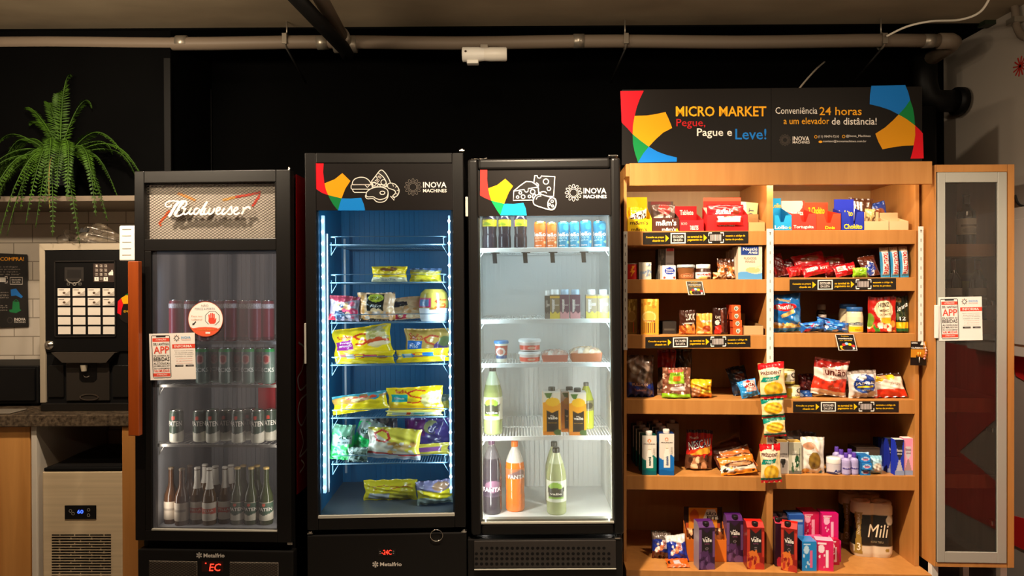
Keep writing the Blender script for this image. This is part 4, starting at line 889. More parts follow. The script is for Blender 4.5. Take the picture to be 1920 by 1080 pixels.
# ------------------------------------------------------------------ wooden shelf unit
t = thing('market_shelf_unit', 'light wooden two bay shelf unit full of snacks and groceries beside the drinks fridge', 'shelf unit', FS.M)
L0, L1 = ex(FS, [(1169.5, 700)]), ex(FS, [(1175, 700)]); D0, D1 = ex(FS, [(1437.5, 700)]), ex(FS, [(1449.5, 700)]); R0, R1 = ex(FS, [(1715.5, 700)]), ex(FS, [(1723.5, 700)])
DP = .455; HF = -.10
zbase = ez(FS, [(1300, 1073), (1600, 1073)], HF); zhead1 = ez(FS, [(1168, 310), (1748, 298.5)], HF); zhead0 = ez(FS, [(1188, 350.5), (1748, 342.5)], HF); zceil = ez(FS, [(1540, 358)], DP)
for nm, a, b in (('side_panel', L0, L1), ('divider', D0, D1), ('side_panel', R0, R1)): MB().box(a, b, 0, DP, zbase, zceil).build(nm, WOOD, t, bevel=.0015)
MB().box(L0, R1, DP, DP + .018, zbase, zhead1 - .002).build('back_panel', wood('beech_back', 'b88c58', 'c09660'), t)
HX1 = ex(FS, [(1748, 320)], HF)
HX0 = ex(FS, [(1167, 320)], HF) + .035
MB().box(HX0, HX1, HF, HF + .018, zhead0, zhead1).build('header_board', WOOD, t, bevel=.0015)
MB().box(L0, R1 + .003, HF + .018, DP, zceil, zhead1).build('top_board', WOOD, t, bevel=.0015)
MB().box(L0, HX1, HF, DP, zbase - .03, zbase).build('base_board', WOOD, t, bevel=.0015)
for px in (1190, 1456, 1700, 1728):
    for d in (-.06, .38): x_ = ex(FS, [(px, 1080)], -.06); MB().box(x_ - .02, x_ + .02, d, d + .04, 0, zbase - .03).build('leg', mat('white_metal', 'd8d0c4', .5) if px < 0 else WHITEP, t, bevel=.002)
ROWS = {'AL': ((1175, 434), (1434, 432.5), (1175, 461), (1434, 458.5)), 'AR': ((1450, 432), (1714, 430.5), (1450, 458.5), (1714, 457)), 'BL': ((1175, 524.5), (1434, 523), (1175, 551), (1434, 548.5)), 'BR': ((1450, 520.5), (1714, 520), (1450, 546.5), (1714, 545)),
        'CL': ((1176, 629.5), (1436, 627), (1176, 655.5), (1436, 652)), 'CR': ((1450, 625.5), (1715, 624.5), (1450, 652), (1715, 651)), 'DL': ((1173, 751.5), (1437, 748.5), (1173, 778), (1437, 776)), 'DR': ((1452, 749), (1716, 749), (1452, 775.5), (1716, 775)),
        'EL': ((1174, 895), (1439, 891.5), (1174, 921), (1439, 918)), 'ER': ((1452, 892), (1717, 891), (1452, 919), (1717, 918))}
ZS = {}
for k, (a, b, c, d) in ROWS.items():
    z1, z0 = ez(FS, [a, b]), ez(FS, [c, d]); ZS[k] = z1
    x0, x1 = (L1, D0) if k[1] == 'L' else (D1, R0)
    MB().box(x0, x1, 0.001, DP, z0, z1).build('shelf_board', WOOD, t, bevel=.0015)
ZS['FL'] = ZS['FR'] = zbase
sm = MB(); p = FS.pt(1293, 349.5, HF + .05)
lamp('shelf_header_light', 'AREA', FS.M @ Vector(((L0 + R1) / 2, HF + .022, zhead0 + .03)), 5.5, (1, .82, .58), 1.3, .012, aim=FS.M @ Vector(((L0 + R1) / 2, .35, zhead0 - .22)))
# slotted strips
STRIP = mat('white_slotted_steel', 'e2dcd2', .4)
def slot_strip(px0, px1, y0, y1, d, label, M=FS.M):
    x0, x1, z1, z0 = ex(FS, [(px0, (y0 + y1) / 2)], d), ex(FS, [(px1, (y0 + y1) / 2)], d), ez(FS, [(px0, y0)], d), ez(FS, [(px0, y1)], d)
    m = MB(); m.box(x0, x1, d, d + .003, z0, z1); o = m.build('slotted_strip', STRIP, M=M, bevel=.001); tag(o, label, 'strip', 'slotted hanging strips')
    m = MB(); n_ = int((z1 - z0) / .045)
    for k in range(n_):
        z = z0 + (k + .5) * (z1 - z0) / n_; m.box((x0 + x1) / 2 - .002, (x0 + x1) / 2 + .002, d - .0006, d, z - .008, z + .008, '8f877c')
    m.lathe([(.004, 0), (.004, .002)], 10, '6a6258', c=((x0 + x1) / 2, d, z1 - .02)); m.build('slots', MATTE, o); return o
slot_strip(1168.5, 1176, 434, 656, -.004, 'white slotted strip at the shelf edge next to the drinks fridge')
slot_strip(1437.5, 1450.5, 429, 697, -.005, 'white slotted strip on the centre divider of the shelf unit')
slot_strip(1722, 1731.5, 424.5, 650, -.028, 'white slotted strip between the shelf unit and the glazed cabinet')
# price instruction strips
def info_strip(px0, y0a, px1, y0b, h, label):
    """black strip: px0..px1, its top at y0a / y0b."""
    P_ = PS(FS, -.0006)
    def S(u, v, off): return P_(px0 + (px1 - px0) * np.asarray(u, float), y0a + (y0b - y0a) * np.asarray(u, float) + h * np.asarray(v, float), off)
    m = MB(); m.poly([(0, 1), (1, 1), (1, 0), (0, 0)], S, '221d19', .0006); m.poly([(0, 0), (1, 0), (1, 1), (0, 1)], S, '221d19', 0)
    Y_ = 'f0bc14'
    m.text('Consulte os preços', .028, .2, .52, .32, S, Y_, .0012, bold=.02); m.text('clicando em', .09, .2, .78, .6, S, Y_, .0012, bold=.02)
    for u in (.215, .576): m.poly([(u, .8), (u + .033, .5), (u, .22)], S, Y_, .0012)
    m.line([(.268, .12), (.40, .12), (.40, .9), (.268, .9)], .01, S, 'efe6da', .0012, True)
    m.line([(.263, .12), (.405, .12)], .09, S, 'efe6da', .0014); m.line([(.263, .9), (.405, .9)], .09, S, 'efe6da', .0014)
    m.text('ESCOLHER', .285, .385, .48, .28, S, 'efe6da', .0012, bold=.012); m.text('DA LISTA', .292, .378, .76, .56, S, 'efe6da', .0012, bold=.012)
    m.text('no terminal de', .424, .562, .5, .3, S, Y_, .0012, bold=.02); m.text('pagamento ou', .424, .562, .8, .58, S, Y_, .0012, bold=.02)
    u = .64
    for wd in (.006, .003, .008, .004, .003, .007, .01, .003, .005, .008, .003, .006, .009): m.poly([(u, .76), (u + wd * .75, .76), (u + wd * .75, .24), (u, .24)], S, 'd8c9c2', .0012); u += wd + .0025
    for a, b, c, d in ((.625, .1, 1, 1), (.765, .1, -1, 1), (.625, .9, 1, -1), (.765, .9, -1, -1)): m.line([(a, b), (a + c * .03, b)], .1, S, 'efe6da', .0012); m.line([(a, b), (a, b + d * .26)], .007, S, 'efe6da', .0013)
    m.text('escaneie o código de', .785, .97, .48, .28, S, Y_, .0012, bold=.02); m.text('barras do produto.', .785, .955, .78, .58, S, Y_, .0012, bold=.02)
    o = m.build('price_guide_strip', GLOSS, M=FS.M); tag(o, label, 'label strip', 'black instruction strips'); return o
info_strip(1205.5, 436, 1403, 433.5, 22.5, 'black instruction strip under the candy boxes of the bay beside the drinks fridge')
info_strip(1480.5, 524, 1680, 521.5, 21, 'black instruction strip on the shelf edge under the red chocolate packs')
info_strip(1210, 632, 1407, 629, 21, 'black instruction strip on the shelf edge under the orange capsule boxes')
info_strip(1487, 752.5, 1685, 752, 20.5, 'black instruction strip on the shelf edge under the sugar bags')
# tent cards
def tent(px0, px1, y0, y1, label, grey):
    x0, x1, z1, z0 = ex(FS, [(px0, y0)], -.02), ex(FS, [(px1, y0)], -.02), ez(FS, [(px0, y0)], -.02), ez(FS, [(px0, y1)], -.02)
    w_, h_ = x1 - x0, z1 - z0
    def S(u, v, off): u = np.asarray(u, float); v = np.asarray(v, float); return (u - .5) * w_ * .88 - (v - .5) * w_ * .12, -.012 * (1 - v) - off, v * h_
    bgc = '4a423a' if grey else '1c1714'
    m = MB(); m.poly([(0, 0), (1, 0), (1, 1), (0, 1)], S, 'd8d0c4', 0); m.poly([(.04, .03), (.96, .03), (.96, .98), (.04, .98)], S, bgc, .0006); m.poly([(0, 1), (1, 1), (1, 0), (0, 0)], S, 'c8c0b4', -.0006)
    m.text('Produto', .3, .7, .86, .93, S, 'f0bc14', .001); m.text('monitorado', .12, .88, .70, .80, S, 'efe6da', .001, bold=.012); m.text('por câmeras', .18, .82, .58, .66, S, 'f0bc14', .001)
    for (u, v, c_) in ((.2, .22, 'f2c41a'), (.34, .36, 'd8352a'), (.5, .42, '8fc0e0'), (.66, .38, 'f2c41a'), (.82, .28, 'd8352a'), (.24, .12, 'f0a010'), (.8, .14, 'b8c4cc')): m.disc(u, v, .1, .085, S, c_, .001, 10)
    for u in (.3, .5, .7): m.disc(u, .16, .09, .1, S, '2a1a16', .0012, 10)
    x_, z_ = (x0 + x1) / 2, z0
    o = m.build('tent_card', GLOSS, M=FS.M @ T(x_, -.006, z_)); tag(o, label, 'card', 'monitored product cards'); return o
tent(1287, 1322, 527.5, 553, 'small grey price card clipped below the chocolate spread jar', True)
tent(1568, 1608, 627.5, 657, 'small black price card with coloured dots clipped below the mayonnaise jar', False)

# banner on top
BN = -.05; t = thing('market_banner', 'wide dark banner with coloured curved shapes standing on top of the shelf unit', 'banner', FS.M)
bx0, bx1, bxm = ex(FS, [(1163, 172), (1169, 300)], BN), ex(FS, [(1727, 160), (1731, 297)], BN), ex(FS, [(1446, 230)], BN); bzt = ez(FS, [(1163, 171.5), (1727, 159)], BN)
for a, b in ((bx0, bxm - .0008), (bxm + .0008, bx1)): MB().box(a, b, BN, BN + .006, zhead1 + .0008, bzt, '14100e').build('banner_panel', GRAPH, t)
S = crop(FS, BN, 1150, 150, 3.2); m = MB()
for pts, col in (([(42, 66), (183, 64), (160, 110), (140, 165), (128, 215), (118, 270), (116, 325), (85, 290), (50, 255)], 'cf1020'), ([(128, 215), (200, 213), (255, 205), (313, 192), (335, 240), (353, 288), (300, 315), (255, 355), (213, 400), (165, 365), (116, 325), (118, 270)], 'd48e0e'), ([(116, 325), (165, 365), (213, 400), (180, 440), (148, 495), (130, 440), (118, 385)], '0d7a3c'), ([(213, 400), (265, 430), (320, 450), (381, 465), (381, 490), (148, 495), (180, 440)], '0f6fc4'),
                 ([(1548, 35), (1752, 30), (1770, 75), (1781, 120), (1750, 165), (1712, 207), (1660, 180), (1600, 160), (1538, 145), (1540, 90)], '0f6fc4'), ([(1781, 120), (1798, 170), (1806, 220), (1810, 272), (1760, 235), (1712, 207), (1750, 165)], '0d7a3c'), ([(1712, 207), (1760, 235), (1810, 272), (1812, 330), (1802, 392), (1740, 395), (1680, 403), (1615, 416), (1590, 370), (1572, 322), (1630, 285), (1675, 245)], 'd48e0e'), ([(1810, 272), (1835, 295), (1857, 320), (1862, 470), (1783, 472), (1795, 430), (1803, 390), (1811, 330)], 'cf1020')):
    m = MB(); m.poly(pts[::-1], S, col); m.build('coloured_shape', GRAPH, t)
m = MB(); Y_, W_ = 'eea41a', 'e6dcd2'
for s_, x0, x1, y0, y1, c_, b_ in (('MICRO MARKET', 375, 918, 219, 157, Y_, .035), ('Pegue,', 378, 552, 292, 233, 'b0181c', .01), ('Pague e', 502, 712, 350, 290, W_, .015), ('Leve!', 732, 918, 357, 292, '1272c4', .02), ('Conveniência', 973, 1224, 203, 163, W_, 0), ('24 horas', 1237, 1490, 211, 162, Y_, .015), ('a um elevador', 1022, 1296, 265, 226, Y_, .005), ('de distância!', 1310, 1580, 268, 226, W_, .015), ('INOVA', 1076, 1176, 364, 338, W_, .03), ('MACHINES', 1076, 1178, 381, 366, W_, .02), ('(11) 99474-7210', 1230, 1353, 350, 332, W_, 0), ('@Inova_Machines', 1396, 1543, 346, 328, W_, 0), ('contato@inovamachines.com.br', 1258, 1518, 377, 360, W_, 0)):
    m.text(s_, x0, x1, y0, y1, S, c_, bold=b_ * .5)
gear(m, S, 1030, 360, 34, '3c342e', 4); m.ring(1215, 341, 8, 8, 3, S, Y_); m.ring(1382, 339, 8, 8, 3, S, Y_); m.disc(1243, 371, 12, 7, S, Y_)
m.build('banner_lettering', GRAPH, t)

# ------------------------------------------------------------------ glazed wine cabinet
CX0, CX1 = max(ex(FS, [(1749, 330), (1757, 1050)], HF), HX1 + .001), ex(FS, [(1899, 330), (1905, 1050)], HF); CZ1, CZ0 = ez(FS, [(1825, 308.5)], HF), ez(FS, [(1830, 1064)], HF)
t = thing('wine_cabinet', 'tall narrow wooden cabinet with aluminium framed glass door beside the white side wall', 'cabinet', FS.M)
ax0, ax1, az1, az0 = ex(FS, [(1752, 330), (1759, 1050)], HF), ex(FS, [(1886, 330), (1891, 1050)], HF), ez(FS, [(1820, 323)], HF), ez(FS, [(1825, 1055)], HF)
m = MB(); m.box(CX0, ax0 - .001, HF, .30, CZ0, CZ1); m.box(ax1 + .002, CX1, HF, .30, CZ0, CZ1); m.box(ax0, ax1, HF, .30, az1 + .002, CZ1); m.box(ax0, ax1, HF, .30, CZ0, az0 - .002); m.build('carcass', WOOD, t, bevel=.0015)
MB().box(CX0, CX1, .30, .312, CZ0, CZ1).build('back_panel', wood('dark_back', '6a3c1c', '744424'), t)
pg0, pg1, pz1, pz0 = ex(FS, [(1768, 340), (1775, 1030)], HF), ex(FS, [(1867, 340), (1872, 1030)], HF), ez(FS, [(1820, 342)], HF), ez(FS, [(1825, 1035)], HF)
ad0, ad1 = ax0 + .004, ax1 - .004
m = MB(); m.box(ad0, pg0, HF - .004, HF + .016, az0, az1); m.box(pg1, ad1, HF - .004, HF + .016, az0, az1); m.box(pg0, pg1, HF - .004, HF + .016, pz1, az1); m.box(pg0, pg1, HF - .004, HF + .016, az0, pz0)
m.build('door_frame', ALU, t, bevel=.002)
pane(t, pg0, pg1, pz0, pz1, HF + .004, glass('cabinet_glass', 'f2eae2', .05, '8a7868', .03, refl=1.0, ior=1.7))
ZW = []
for (y0, y1) in ((457.5, 481), (600, 626), (746, 773), (889.5, 915.5)):
    z1, z0 = ez(FS, [(1820, y0)], HF + .05), ez(FS, [(1820, y1)], HF + .05); ZW.append(z1); MB().box(ax0, ax1, HF + .05, .30, z0, z1).build('shelf_board', WOOD, t, bevel=.001)
for py in (568, 806, 980):
    p = FS.pt(1861, py, HF + .03); m = MB(); m.box(p[0] - .012, p[0] + .02, HF + .018, HF + .06, p[2] - .012, p[2] + .012); m.build('hinge', CHROME, t, bevel=.003)
m = MB(); x_ = ex(FS, [(1755, 600)], HF - .006); m.box(x_ - .006, x_ + .010, HF - .012, HF + .001, ez(FS, [(1755, 634)], HF), ez(FS, [(1755, 572)], HF)); m.build('lock_sensor', WHITEP, t, bevel=.002)
for px in (1760, 1890):
    for d in (-.07, .22): x_ = ex(FS, [(px, 1070)], HF); MB().box(x_ - .016, x_ + .016, d, d + .032, 0, CZ0).build('leg', WHITEP, t, bevel=.002)
notice(FS, HF - .005, 1680, 540, 3.858, [(305, 68), (620, 61), (627, 377), (312, 382)], 'white notice sheet stuck on the glass door of the wine cabinet')
# ------------------------------------------------------------------ goods: builders
def put(F, x0, x1, yt, zs, d):
    xa, z1 = F.at(x0, yt + 15, d); xb, _ = F.at(x1, yt + 15, d); _, z1 = F.at((x0 + x1) / 2, yt, d)
    return float(xa + xb) / 2, float(xb - xa), float(z1) - zs
def res(a, lo=8, hi=80): return int(min(max(a / 1.15, lo), hi))
def addtext(m, S, texts):
    for q_ in texts:
        kw = q_[6] if len(q_) > 6 else {}
        m.text(q_[0], q_[1], q_[2], q_[3], q_[4], S, q_[5], kw.get('off', .0012), kw.get('shear', 0), kw.get('bold', .015) * .55, kw.get('rot', 0))
def faceS(w, h, y=0.0): return lambda u, v, off: ((np.asarray(u, float) - .5) * w, np.full_like(np.asarray(u, float), y - off), np.asarray(v, float) * h)
def G_box(F, name, label, cat, grp, px, zs, d, dep, a, texts=(), side='888', top=None, turn=0, tilt=0, roll=0, m_=None, cap=None, hgt=None, slant=0, up=0):
    """Printed carton: px = (x0, x1, y top); cap = (colour, u, depth 0..1, radius, height)."""
    x, w, h = put(F, *px, zs, d)
    if hgt: h = hgt
    capz = cap[4] if cap else 0
    hb = h - capz; m = MB(); S = faceS(w, hb * (1 - slant)); ra = (px[1] - px[0])
    hf = hb * (1 - slant)
    p = art(*a) if isinstance(a, (list, tuple)) else art(a)
    m.grid(lambda U, V: S(U, V, 0), res(ra), res(ra * hf / w), p, smooth=False)
    addtext(m, S, texts)
    sd = C(side); tp = C(top or side)
    e = .0004
    m.add([(-w / 2, e, 0), (w / 2, e, 0), (w / 2, dep, 0), (-w / 2, dep, 0)], [(0, 3, 2, 1)], sd)
    for sx in (-1, 1):
        X = sx * w / 2; f = [(X, e, 0), (X, dep, 0), (X, dep, hb), (X, dep * (.42 if slant else 1), hb), (X, e, hf)]; m.add(f, [(0, 1, 2, 3, 4)] if sx > 0 else [(4, 3, 2, 1, 0)], sd)
    m.add([(-w / 2, dep, 0), (w / 2, dep, 0), (w / 2, dep, hb), (-w / 2, dep, hb)], [(0, 3, 2, 1)], sd)
    y1 = dep * .42 if slant else dep
    m.add([(-w / 2, e, hf), (w / 2, e, hf), (w / 2, y1, hb), (-w / 2, y1, hb)], [(0, 1, 2, 3)], tp)
    if slant: m.add([(-w / 2, y1, hb), (w / 2, y1, hb), (w / 2, dep, hb), (-w / 2, dep, hb)], [(0, 1, 2, 3)], tp)
    R_ = rx(-tilt) @ ry(roll)
    z0 = 0
    if tilt or roll: m.xf(R_); z0 = -min(v[:, 2].min() for v in m.V); m.xf(T(0, 0, z0))
    M = F.M @ T(x, d, zs + .0006 + up) @ rz(turn)
    if cap:
        o = thing(name, label, cat, M, grp); m.build('carton_body', m_ or GLOSS, o)
        c_ = MB(); cy_ = dep * cap[2]; cz_ = hf + (hb - hf) * min(1, cy_ / max(y1, 1e-6)) if slant else hb
        c_.lathe([(cap[3], -.006), (cap[3] * 1.02, capz * .35), (cap[3], capz * .9), (cap[3] * .9, capz)], 18, cap[0], c=(w * cap[1], cy_, cz_)); c_.xf(T(0, 0, z0) @ R_)
        c_.build('screw_cap', GLOSS, o)
    else:
        o = m.build(name, m_ or CARD); o.matrix_world = M; tag(o, label, cat, grp)
    return o
def bagS(w, h, t, kind, seed, amp=1.0):
    r = random.Random(seed); ph = [r.uniform(0, 6.28) for _ in range(10)]; sl = .055 if kind != 'soft' else .02
    def prof(U, V):
        a = 1 - np.abs(2 * U - 1) ** 2.8
        if kind == 'doy': b = np.clip(1 - V, 0, 1) ** .62 * np.clip(V / .05, 0, 1) ** .5
        else: b = np.clip(1 - np.abs(2 * np.clip((V - sl) / (1 - 2 * sl), 0, 1) - 1) ** 3, 0, 1) ** .7
        return np.clip(a, 0, 1) ** .75 * b
    def S(u, v, off=0, back=False):
        u = np.asarray(u, float); v = np.asarray(v, float); p = prof(u, v)
        wr = amp * t * .10 * (np.sin(9 * u + 4 * v + ph[0]) * np.sin(11 * v + ph[1]) + .6 * np.sin(23 * u - 7 * v + ph[2]) * np.sin(5 * v + ph[3]) + .5 * np.sin(31 * (u * .4 + v) + ph[4]))
        edge = (1 - p) * amp * t * .09 * np.sin(26 * u + ph[5])
        y = t / 2 + (1 if back else -1) * (t / 2 * p + wr * p * .8) + edge + (-off if not back else 0)
        x = (u - .5) * w * (1 - .07 * np.sin(np.pi * np.clip(v, 0, 1)) ** 2 * (1 if kind != 'doy' else .4)) * (1 + (.04 * (1 - v) if kind == 'doy' else 0)) + amp * .008 * w * np.sin(13 * v + ph[6])
        z = v * h + amp * .012 * h * np.sin(7 * u + ph[7]) * v
        return x, y, z
    return S
def G_bag(F, name, label, cat, grp, px, zs, d, t, a, texts=(), kind='pillow', tilt=0, turn=0, roll=0, seed=1, hgt=None, m_=None, amp=1.0, back=None, up=0, clip=None):
    x, w, h = put(F, *px, zs + up, d)
    if hgt: h = hgt
    S = bagS(w, h, t, kind, seed, amp); m = MB(); p = art(*a) if isinstance(a, (list, tuple)) else art(a)
    nu, nv = res(px[1] - px[0], 14, 90), res((px[1] - px[0]) * h / w, 12, 90)
    m.grid(lambda U, V: S(U, V), nu, nv, p); m.grid(lambda U, V: S(U, V, 0, True), max(10, nu // 3), max(10, nv // 3), back or p, flip=True)
    addtext(m, S, texts)
    if tilt or roll or turn: m.xf(rz(turn) @ rx(-tilt) @ ry(roll))
    m.drop()
    y0 = min(v[:, 1].min() for v in m.V)
    if tilt > 20 or abs(turn) > 20: m.xf(T(0, -y0, 0))
    o = m.build(name, m_ or FILM); o.matrix_world = F.M @ T(x, d, zs + .0008 + up); return tag(o, label, cat, grp)
def prof_at(prof, v):
    pr = np.array(prof); z = pr[:, 1]; return np.interp(np.asarray(v, float) * z[-1], z, pr[:, 0])
def cylS(prof, c):
    zt = prof[-1][1]
    def S(u, v, off):
        th = (np.asarray(u, float) - .5) * math.pi; v = np.asarray(v, float); r = prof_at(prof, v) + off
        return c[0] + r * np.sin(th), c[1] - r * np.cos(th), c[2] + v * zt
    return S
def dense(prof, n):
    pr = np.array(prof, float); s_ = np.concatenate([[0], np.cumsum(np.linalg.norm(np.diff(pr, axis=0), axis=1))]); t_ = np.unique(np.concatenate([np.linspace(0, s_[-1], n), s_]))
    return np.stack([np.interp(t_, s_, pr[:, 0]), np.interp(t_, s_, pr[:, 1])], -1)
def G_round(F, name, label, cat, grp, px, zs, d, prof, a, texts=(), lid=None, m_=None, parts=(), body='body', seg=32, sq=None, up=0, tilt=0):
    """Turned goods: prof = (r 0..1, z 0..1) of the body; lid / parts = (part name, profile, colour or art, material)."""
    x, w, h = put(F, *px, zs + up, d); x, w, h = put(F, *px, zs + up, d + w / 2)
    r = w / 2; pr = [(q_[0] * r, q_[1] * h) for q_ in prof]; c = (0, r, 0)
    m = MB(); p = art(*a) if isinstance(a, (list, tuple)) else art(a)
    n = res(px[1] - px[0], 10, 40)
    m.lathe(dense(pr, res((px[1] - px[0]) * h / w, 10, 70)), max(seg, n * 2), p, c=c, sq=sq)
    addtext(m, cylS(pr, c), texts)
    M = F.M @ T(x, d, zs + .0008 + up) @ rx(-tilt)
    if not parts:
        o = m.build(name, m_ or GLOSS); o.matrix_world = M; return tag(o, label, cat, grp)
    o = thing(name, label, cat, M, grp); m.build(body, m_ or GLOSS, o)
    for nm, pf, col, mm in parts:
        k = MB(); pp = [(q_[0] * r, q_[1] * h) for q_ in pf]
        k.lathe(dense(pp, 24) if isinstance(col, (list, tuple)) else pp, max(seg, n * 2) if isinstance(col, (list, tuple)) else seg, art(*col) if isinstance(col, (list, tuple)) else col, c=c)
        k.build(nm, mm or GLOSS, o)
    return o
def G_tray(F, label, px, zs, d, col, hc, texts=(), card=None, ctexts=(), dep=.15, cut=None, cw=1.0, grp=None, card_art=None, side=None, name='display_box'):
    """Counter display box: px = (x0, x1, y of the tray rim); hc = y of the header card top."""
    x, w, h = put(F, *px, zs, d); hcard = put(F, px[0], px[1], hc, zs, d + dep)[2] if hc else h * 1.1
    o = thing(name, label, 'display box', F.M @ T(x, d, zs + .0006), grp); e = .0015
    m = MB(); S = faceS(w, h, 0)
    if cut: m.prism([(-w / 2, 0), (w / 2, 0), (w / 2, h), (w * .2, h), (w * .08, h * cut), (-w * .08, h * cut), (-w * .2, h), (-w / 2, h)], 0, e, col)
    else: m.box(-w / 2, w / 2, 0, e, 0, h, col)
    for sx in (-1, 1): m.prism([(0, 0), (dep, 0), (dep, hcard * .72), (0, h)], sx * w / 2 - e * .5, sx * w / 2 + e * .5, side or col, ax='x')
    m.box(-w / 2, w / 2, 0, dep, 0, e, col)
    addtext(m, S, texts); m.build('tray', CARD, o)
    k = MB(); 
    if hc:
        Sc = faceS(w * cw, hcard, dep - .001); ra = px[1] - px[0]
        k.grid(lambda U, V: Sc(U, V, 0), res(ra), res(ra), art(*(card_art or (card or col,))), smooth=False)
        k.box(-w * cw / 2, w * cw / 2, dep - .0006, dep + e, 0, hcard, card or col); addtext(k, Sc, ctexts); k.build('header_card', CARD, o)
    return o
# ------------------------------------------------------------------ goods on the wooden shelves
W = 'f2ece2'; K = '1c1613'; CDY = 'candy boxes on the top shelf'
z = ZS['AL']
G_tray(FS, 'bright yellow candy display box at the drinks fridge end of the top shelf', (1177, 1222, 411), z, .015, 'f0cc10', 370, [("m&m's", .15, .8, .04, .3, '4a2410'), ("m&m's", .1, .85, .55, .88, '4a2410')], 'f2cf12', [], card_art=('f2cf12', ('e', .3, .8, .3, .2, 'f6dc30')), grp=CDY)
G_bag(FS, 'candy_pouch', 'yellow sweet pouch with brown and white lettering standing in the yellow display box', 'candy', None, (1178, 1214, 389), z, .06, .03, ('f4d018', ('p', [(0, .25), (1, .62), (1, .95), (0, .62)], W), ('p', [(.2, 0), (.9, .2), (.9, .3), (.2, .1)], 'e08a10')), [("m&m's", .05, .95, .42, .78, '3a1c0c', dict(rot=14, bold=.05))], seed=3)
G_tray(FS, 'dark brown candy display box with white lettering beside the yellow one', (1224, 1273, 409), z, .015, '4a2012', 378, [("m&m's", .12, .9, .42, .88, W, dict(bold=.05)), ("m&m's", .35, .88, .03, .28, W, dict(bold=.04)), ('▲', .86, .98, .02, .25, 'f0cc10')], '5c4a44', card_art=('5c4a44', ('e', .5, .92, .4, .2, '7a3a38')), grp=CDY)
G_bag(FS, 'candy_pouch', 'grey brown sweet pouch standing in the dark brown display box', 'candy', None, (1216, 1262, 384), z, .07, .03, ('6b5650', ('e', .55, .8, .26, .22, 'a03a38'), ('p', [(.1, .38), (.5, .52), (.48, .66), (.08, .55)], 'd8d0c4')), [('m', .6, .78, .4, .58, W)], seed=4)
G_tray(FS, 'red chocolate display box with a low open front in the middle of the candy row', (1275, 1319, 413), z, .012, 'c81820', 387, [('TABLETES', .42, .78, .12, .5, W), ('NOVO', .05, .3, .55, .8, 'f0a8a0')], 'd42024', [('Tablete', .25, .85, .68, .86, W, dict(bold=.04))], card_art=('d42024', ('r', 0, 0, 1, .45, 'f0b8a8')), grp=CDY)
for i in range(3): G_box(FS, 'chocolate_bar', 'red chocolate bar in the open red display box, ' + ('at the front', 'behind the front bar', 'deepest of the bars')[i], 'chocolate bar', 'bars in the red display box', (1283 + i * 2, 1313 + i * 2, 424 - i * 7), z, .03 + i * .04, .035, ('d8a890' if i else 'c02020', ('r', .1, .2, .9, .7, 'b81c20')), [], '8c1418', hgt=.028, up=.004)
G_tray(FS, 'large red chocolate display box with tall plain header card on the top shelf', (1326, 1402, 403), z, .012, 'd01a1c', 371, [('Suflair', .28, .72, .3, .52, 'f8d8c8', dict(bold=.04))], 'e0402c', card_art=('d42a20', ('W', .9, 0, 0, 0, 'e8543c'), ('r', 0, .3, 1, .72, 'f0b0a0')), grp=CDY, cw=.95, dep=.1)
m_ = FS
G_bag(FS, 'chocolate_slab', 'large red chocolate slab with white script leaning in the tall red display box', 'chocolate bar', None, (1313, 1382, 385), z, .05, .025, ('c4141c', ('e', .82, .72, .1, .14, '7a2a18'), ('r', 0, .92, 1, 1, 'a01018')), [('suflair', .22, .72, .62, .84, W, dict(bold=.05, shear=.2))], seed=6)
G_bag(FS, 'chocolate_slab', 'white topped red chocolate slab lying in front of the large red display box', 'chocolate bar', None, (1342, 1392, 404), z, .002, .012, ('d8201c', ('r', .05, .3, .95, .95, 'f4e4dc'), ('r', .3, .8, .7, .95, 'e05040')), [], seed=7, hgt=.045, up=.03)
G_box(FS, 'candy_box', 'white and pale yellow box with upright lettering leaning near the shelf divider', 'box', CDY, (1380, 1416, 381), z, .118, .05, ('f0e6d6', ('d', .55, -3.2, 'f6dc9a'), ('e', .6, .5, .12, .12, '5c6c8c')), [('LINDT', .55, .8, .12, .8, '3c4864', dict(rot=90))], 'e4d8c0', roll=6)
G_tray(FS, 'plain cardboard tray beside the divider on the top shelf', (1404, 1434, 417), z, .012, 'c49a64', 402, dep=.1, side='b48a56', name='cardboard_tray')
z = ZS['AR']
G_tray(FS, 'bright blue candy display box beside the divider on the top shelf', (1449, 1484, 404), z, .012, '1f9ad0', 372, [('Lollo', .1, .8, .08, .32, W, dict(bold=.05)), ('★', .82, 1, .05, .3, 'f0cc10')], '1a9cd8', [('Lollo', .5, 1, .72, .85, 'f0cc20', dict(bold=.04))], cut=.55, grp=CDY)
G_tray(FS, 'red candy display box with pale rounded header and white lettering', (1485, 1530, 401), z, .012, 'd03a2c', 377, [('Tortuguita', .06, .9, .06, .3, W, dict(bold=.04))], 'e8c4b8', [('Tortuguita', .1, .95, .5, .7, W, dict(bold=.05))], card_art=('d8402c', ('e', .45, .9, .48, .3, 'f0d4c8')), cut=.5, grp=CDY)
G_tray(FS, 'orange red candy display box with yellow lettering on its header', (1531, 1576, 401), z, .012, 'd84420', 380, [('Dois', .36, .76, .05, .25, 'f0cc20', dict(bold=.05))], 'e04a28', [('2 Chokito', .15, .85, .62, .85, 'f4d020', dict(bold=.04))], cut=.45, grp=CDY)
G_tray(FS, 'dark blue candy display box with a yellow wordmark and cut out front', (1578, 1620, 398), z, .012, '1c2ca0', 374, [('Chokito', .1, .92, .06, .34, 'f6d81c', dict(bold=.05))], '1c2cb0', [('Chokito', .05, .95, .48, .66, 'f6d81c', dict(bold=.05))], cut=.3, grp=CDY, cw=.9, dep=.1)
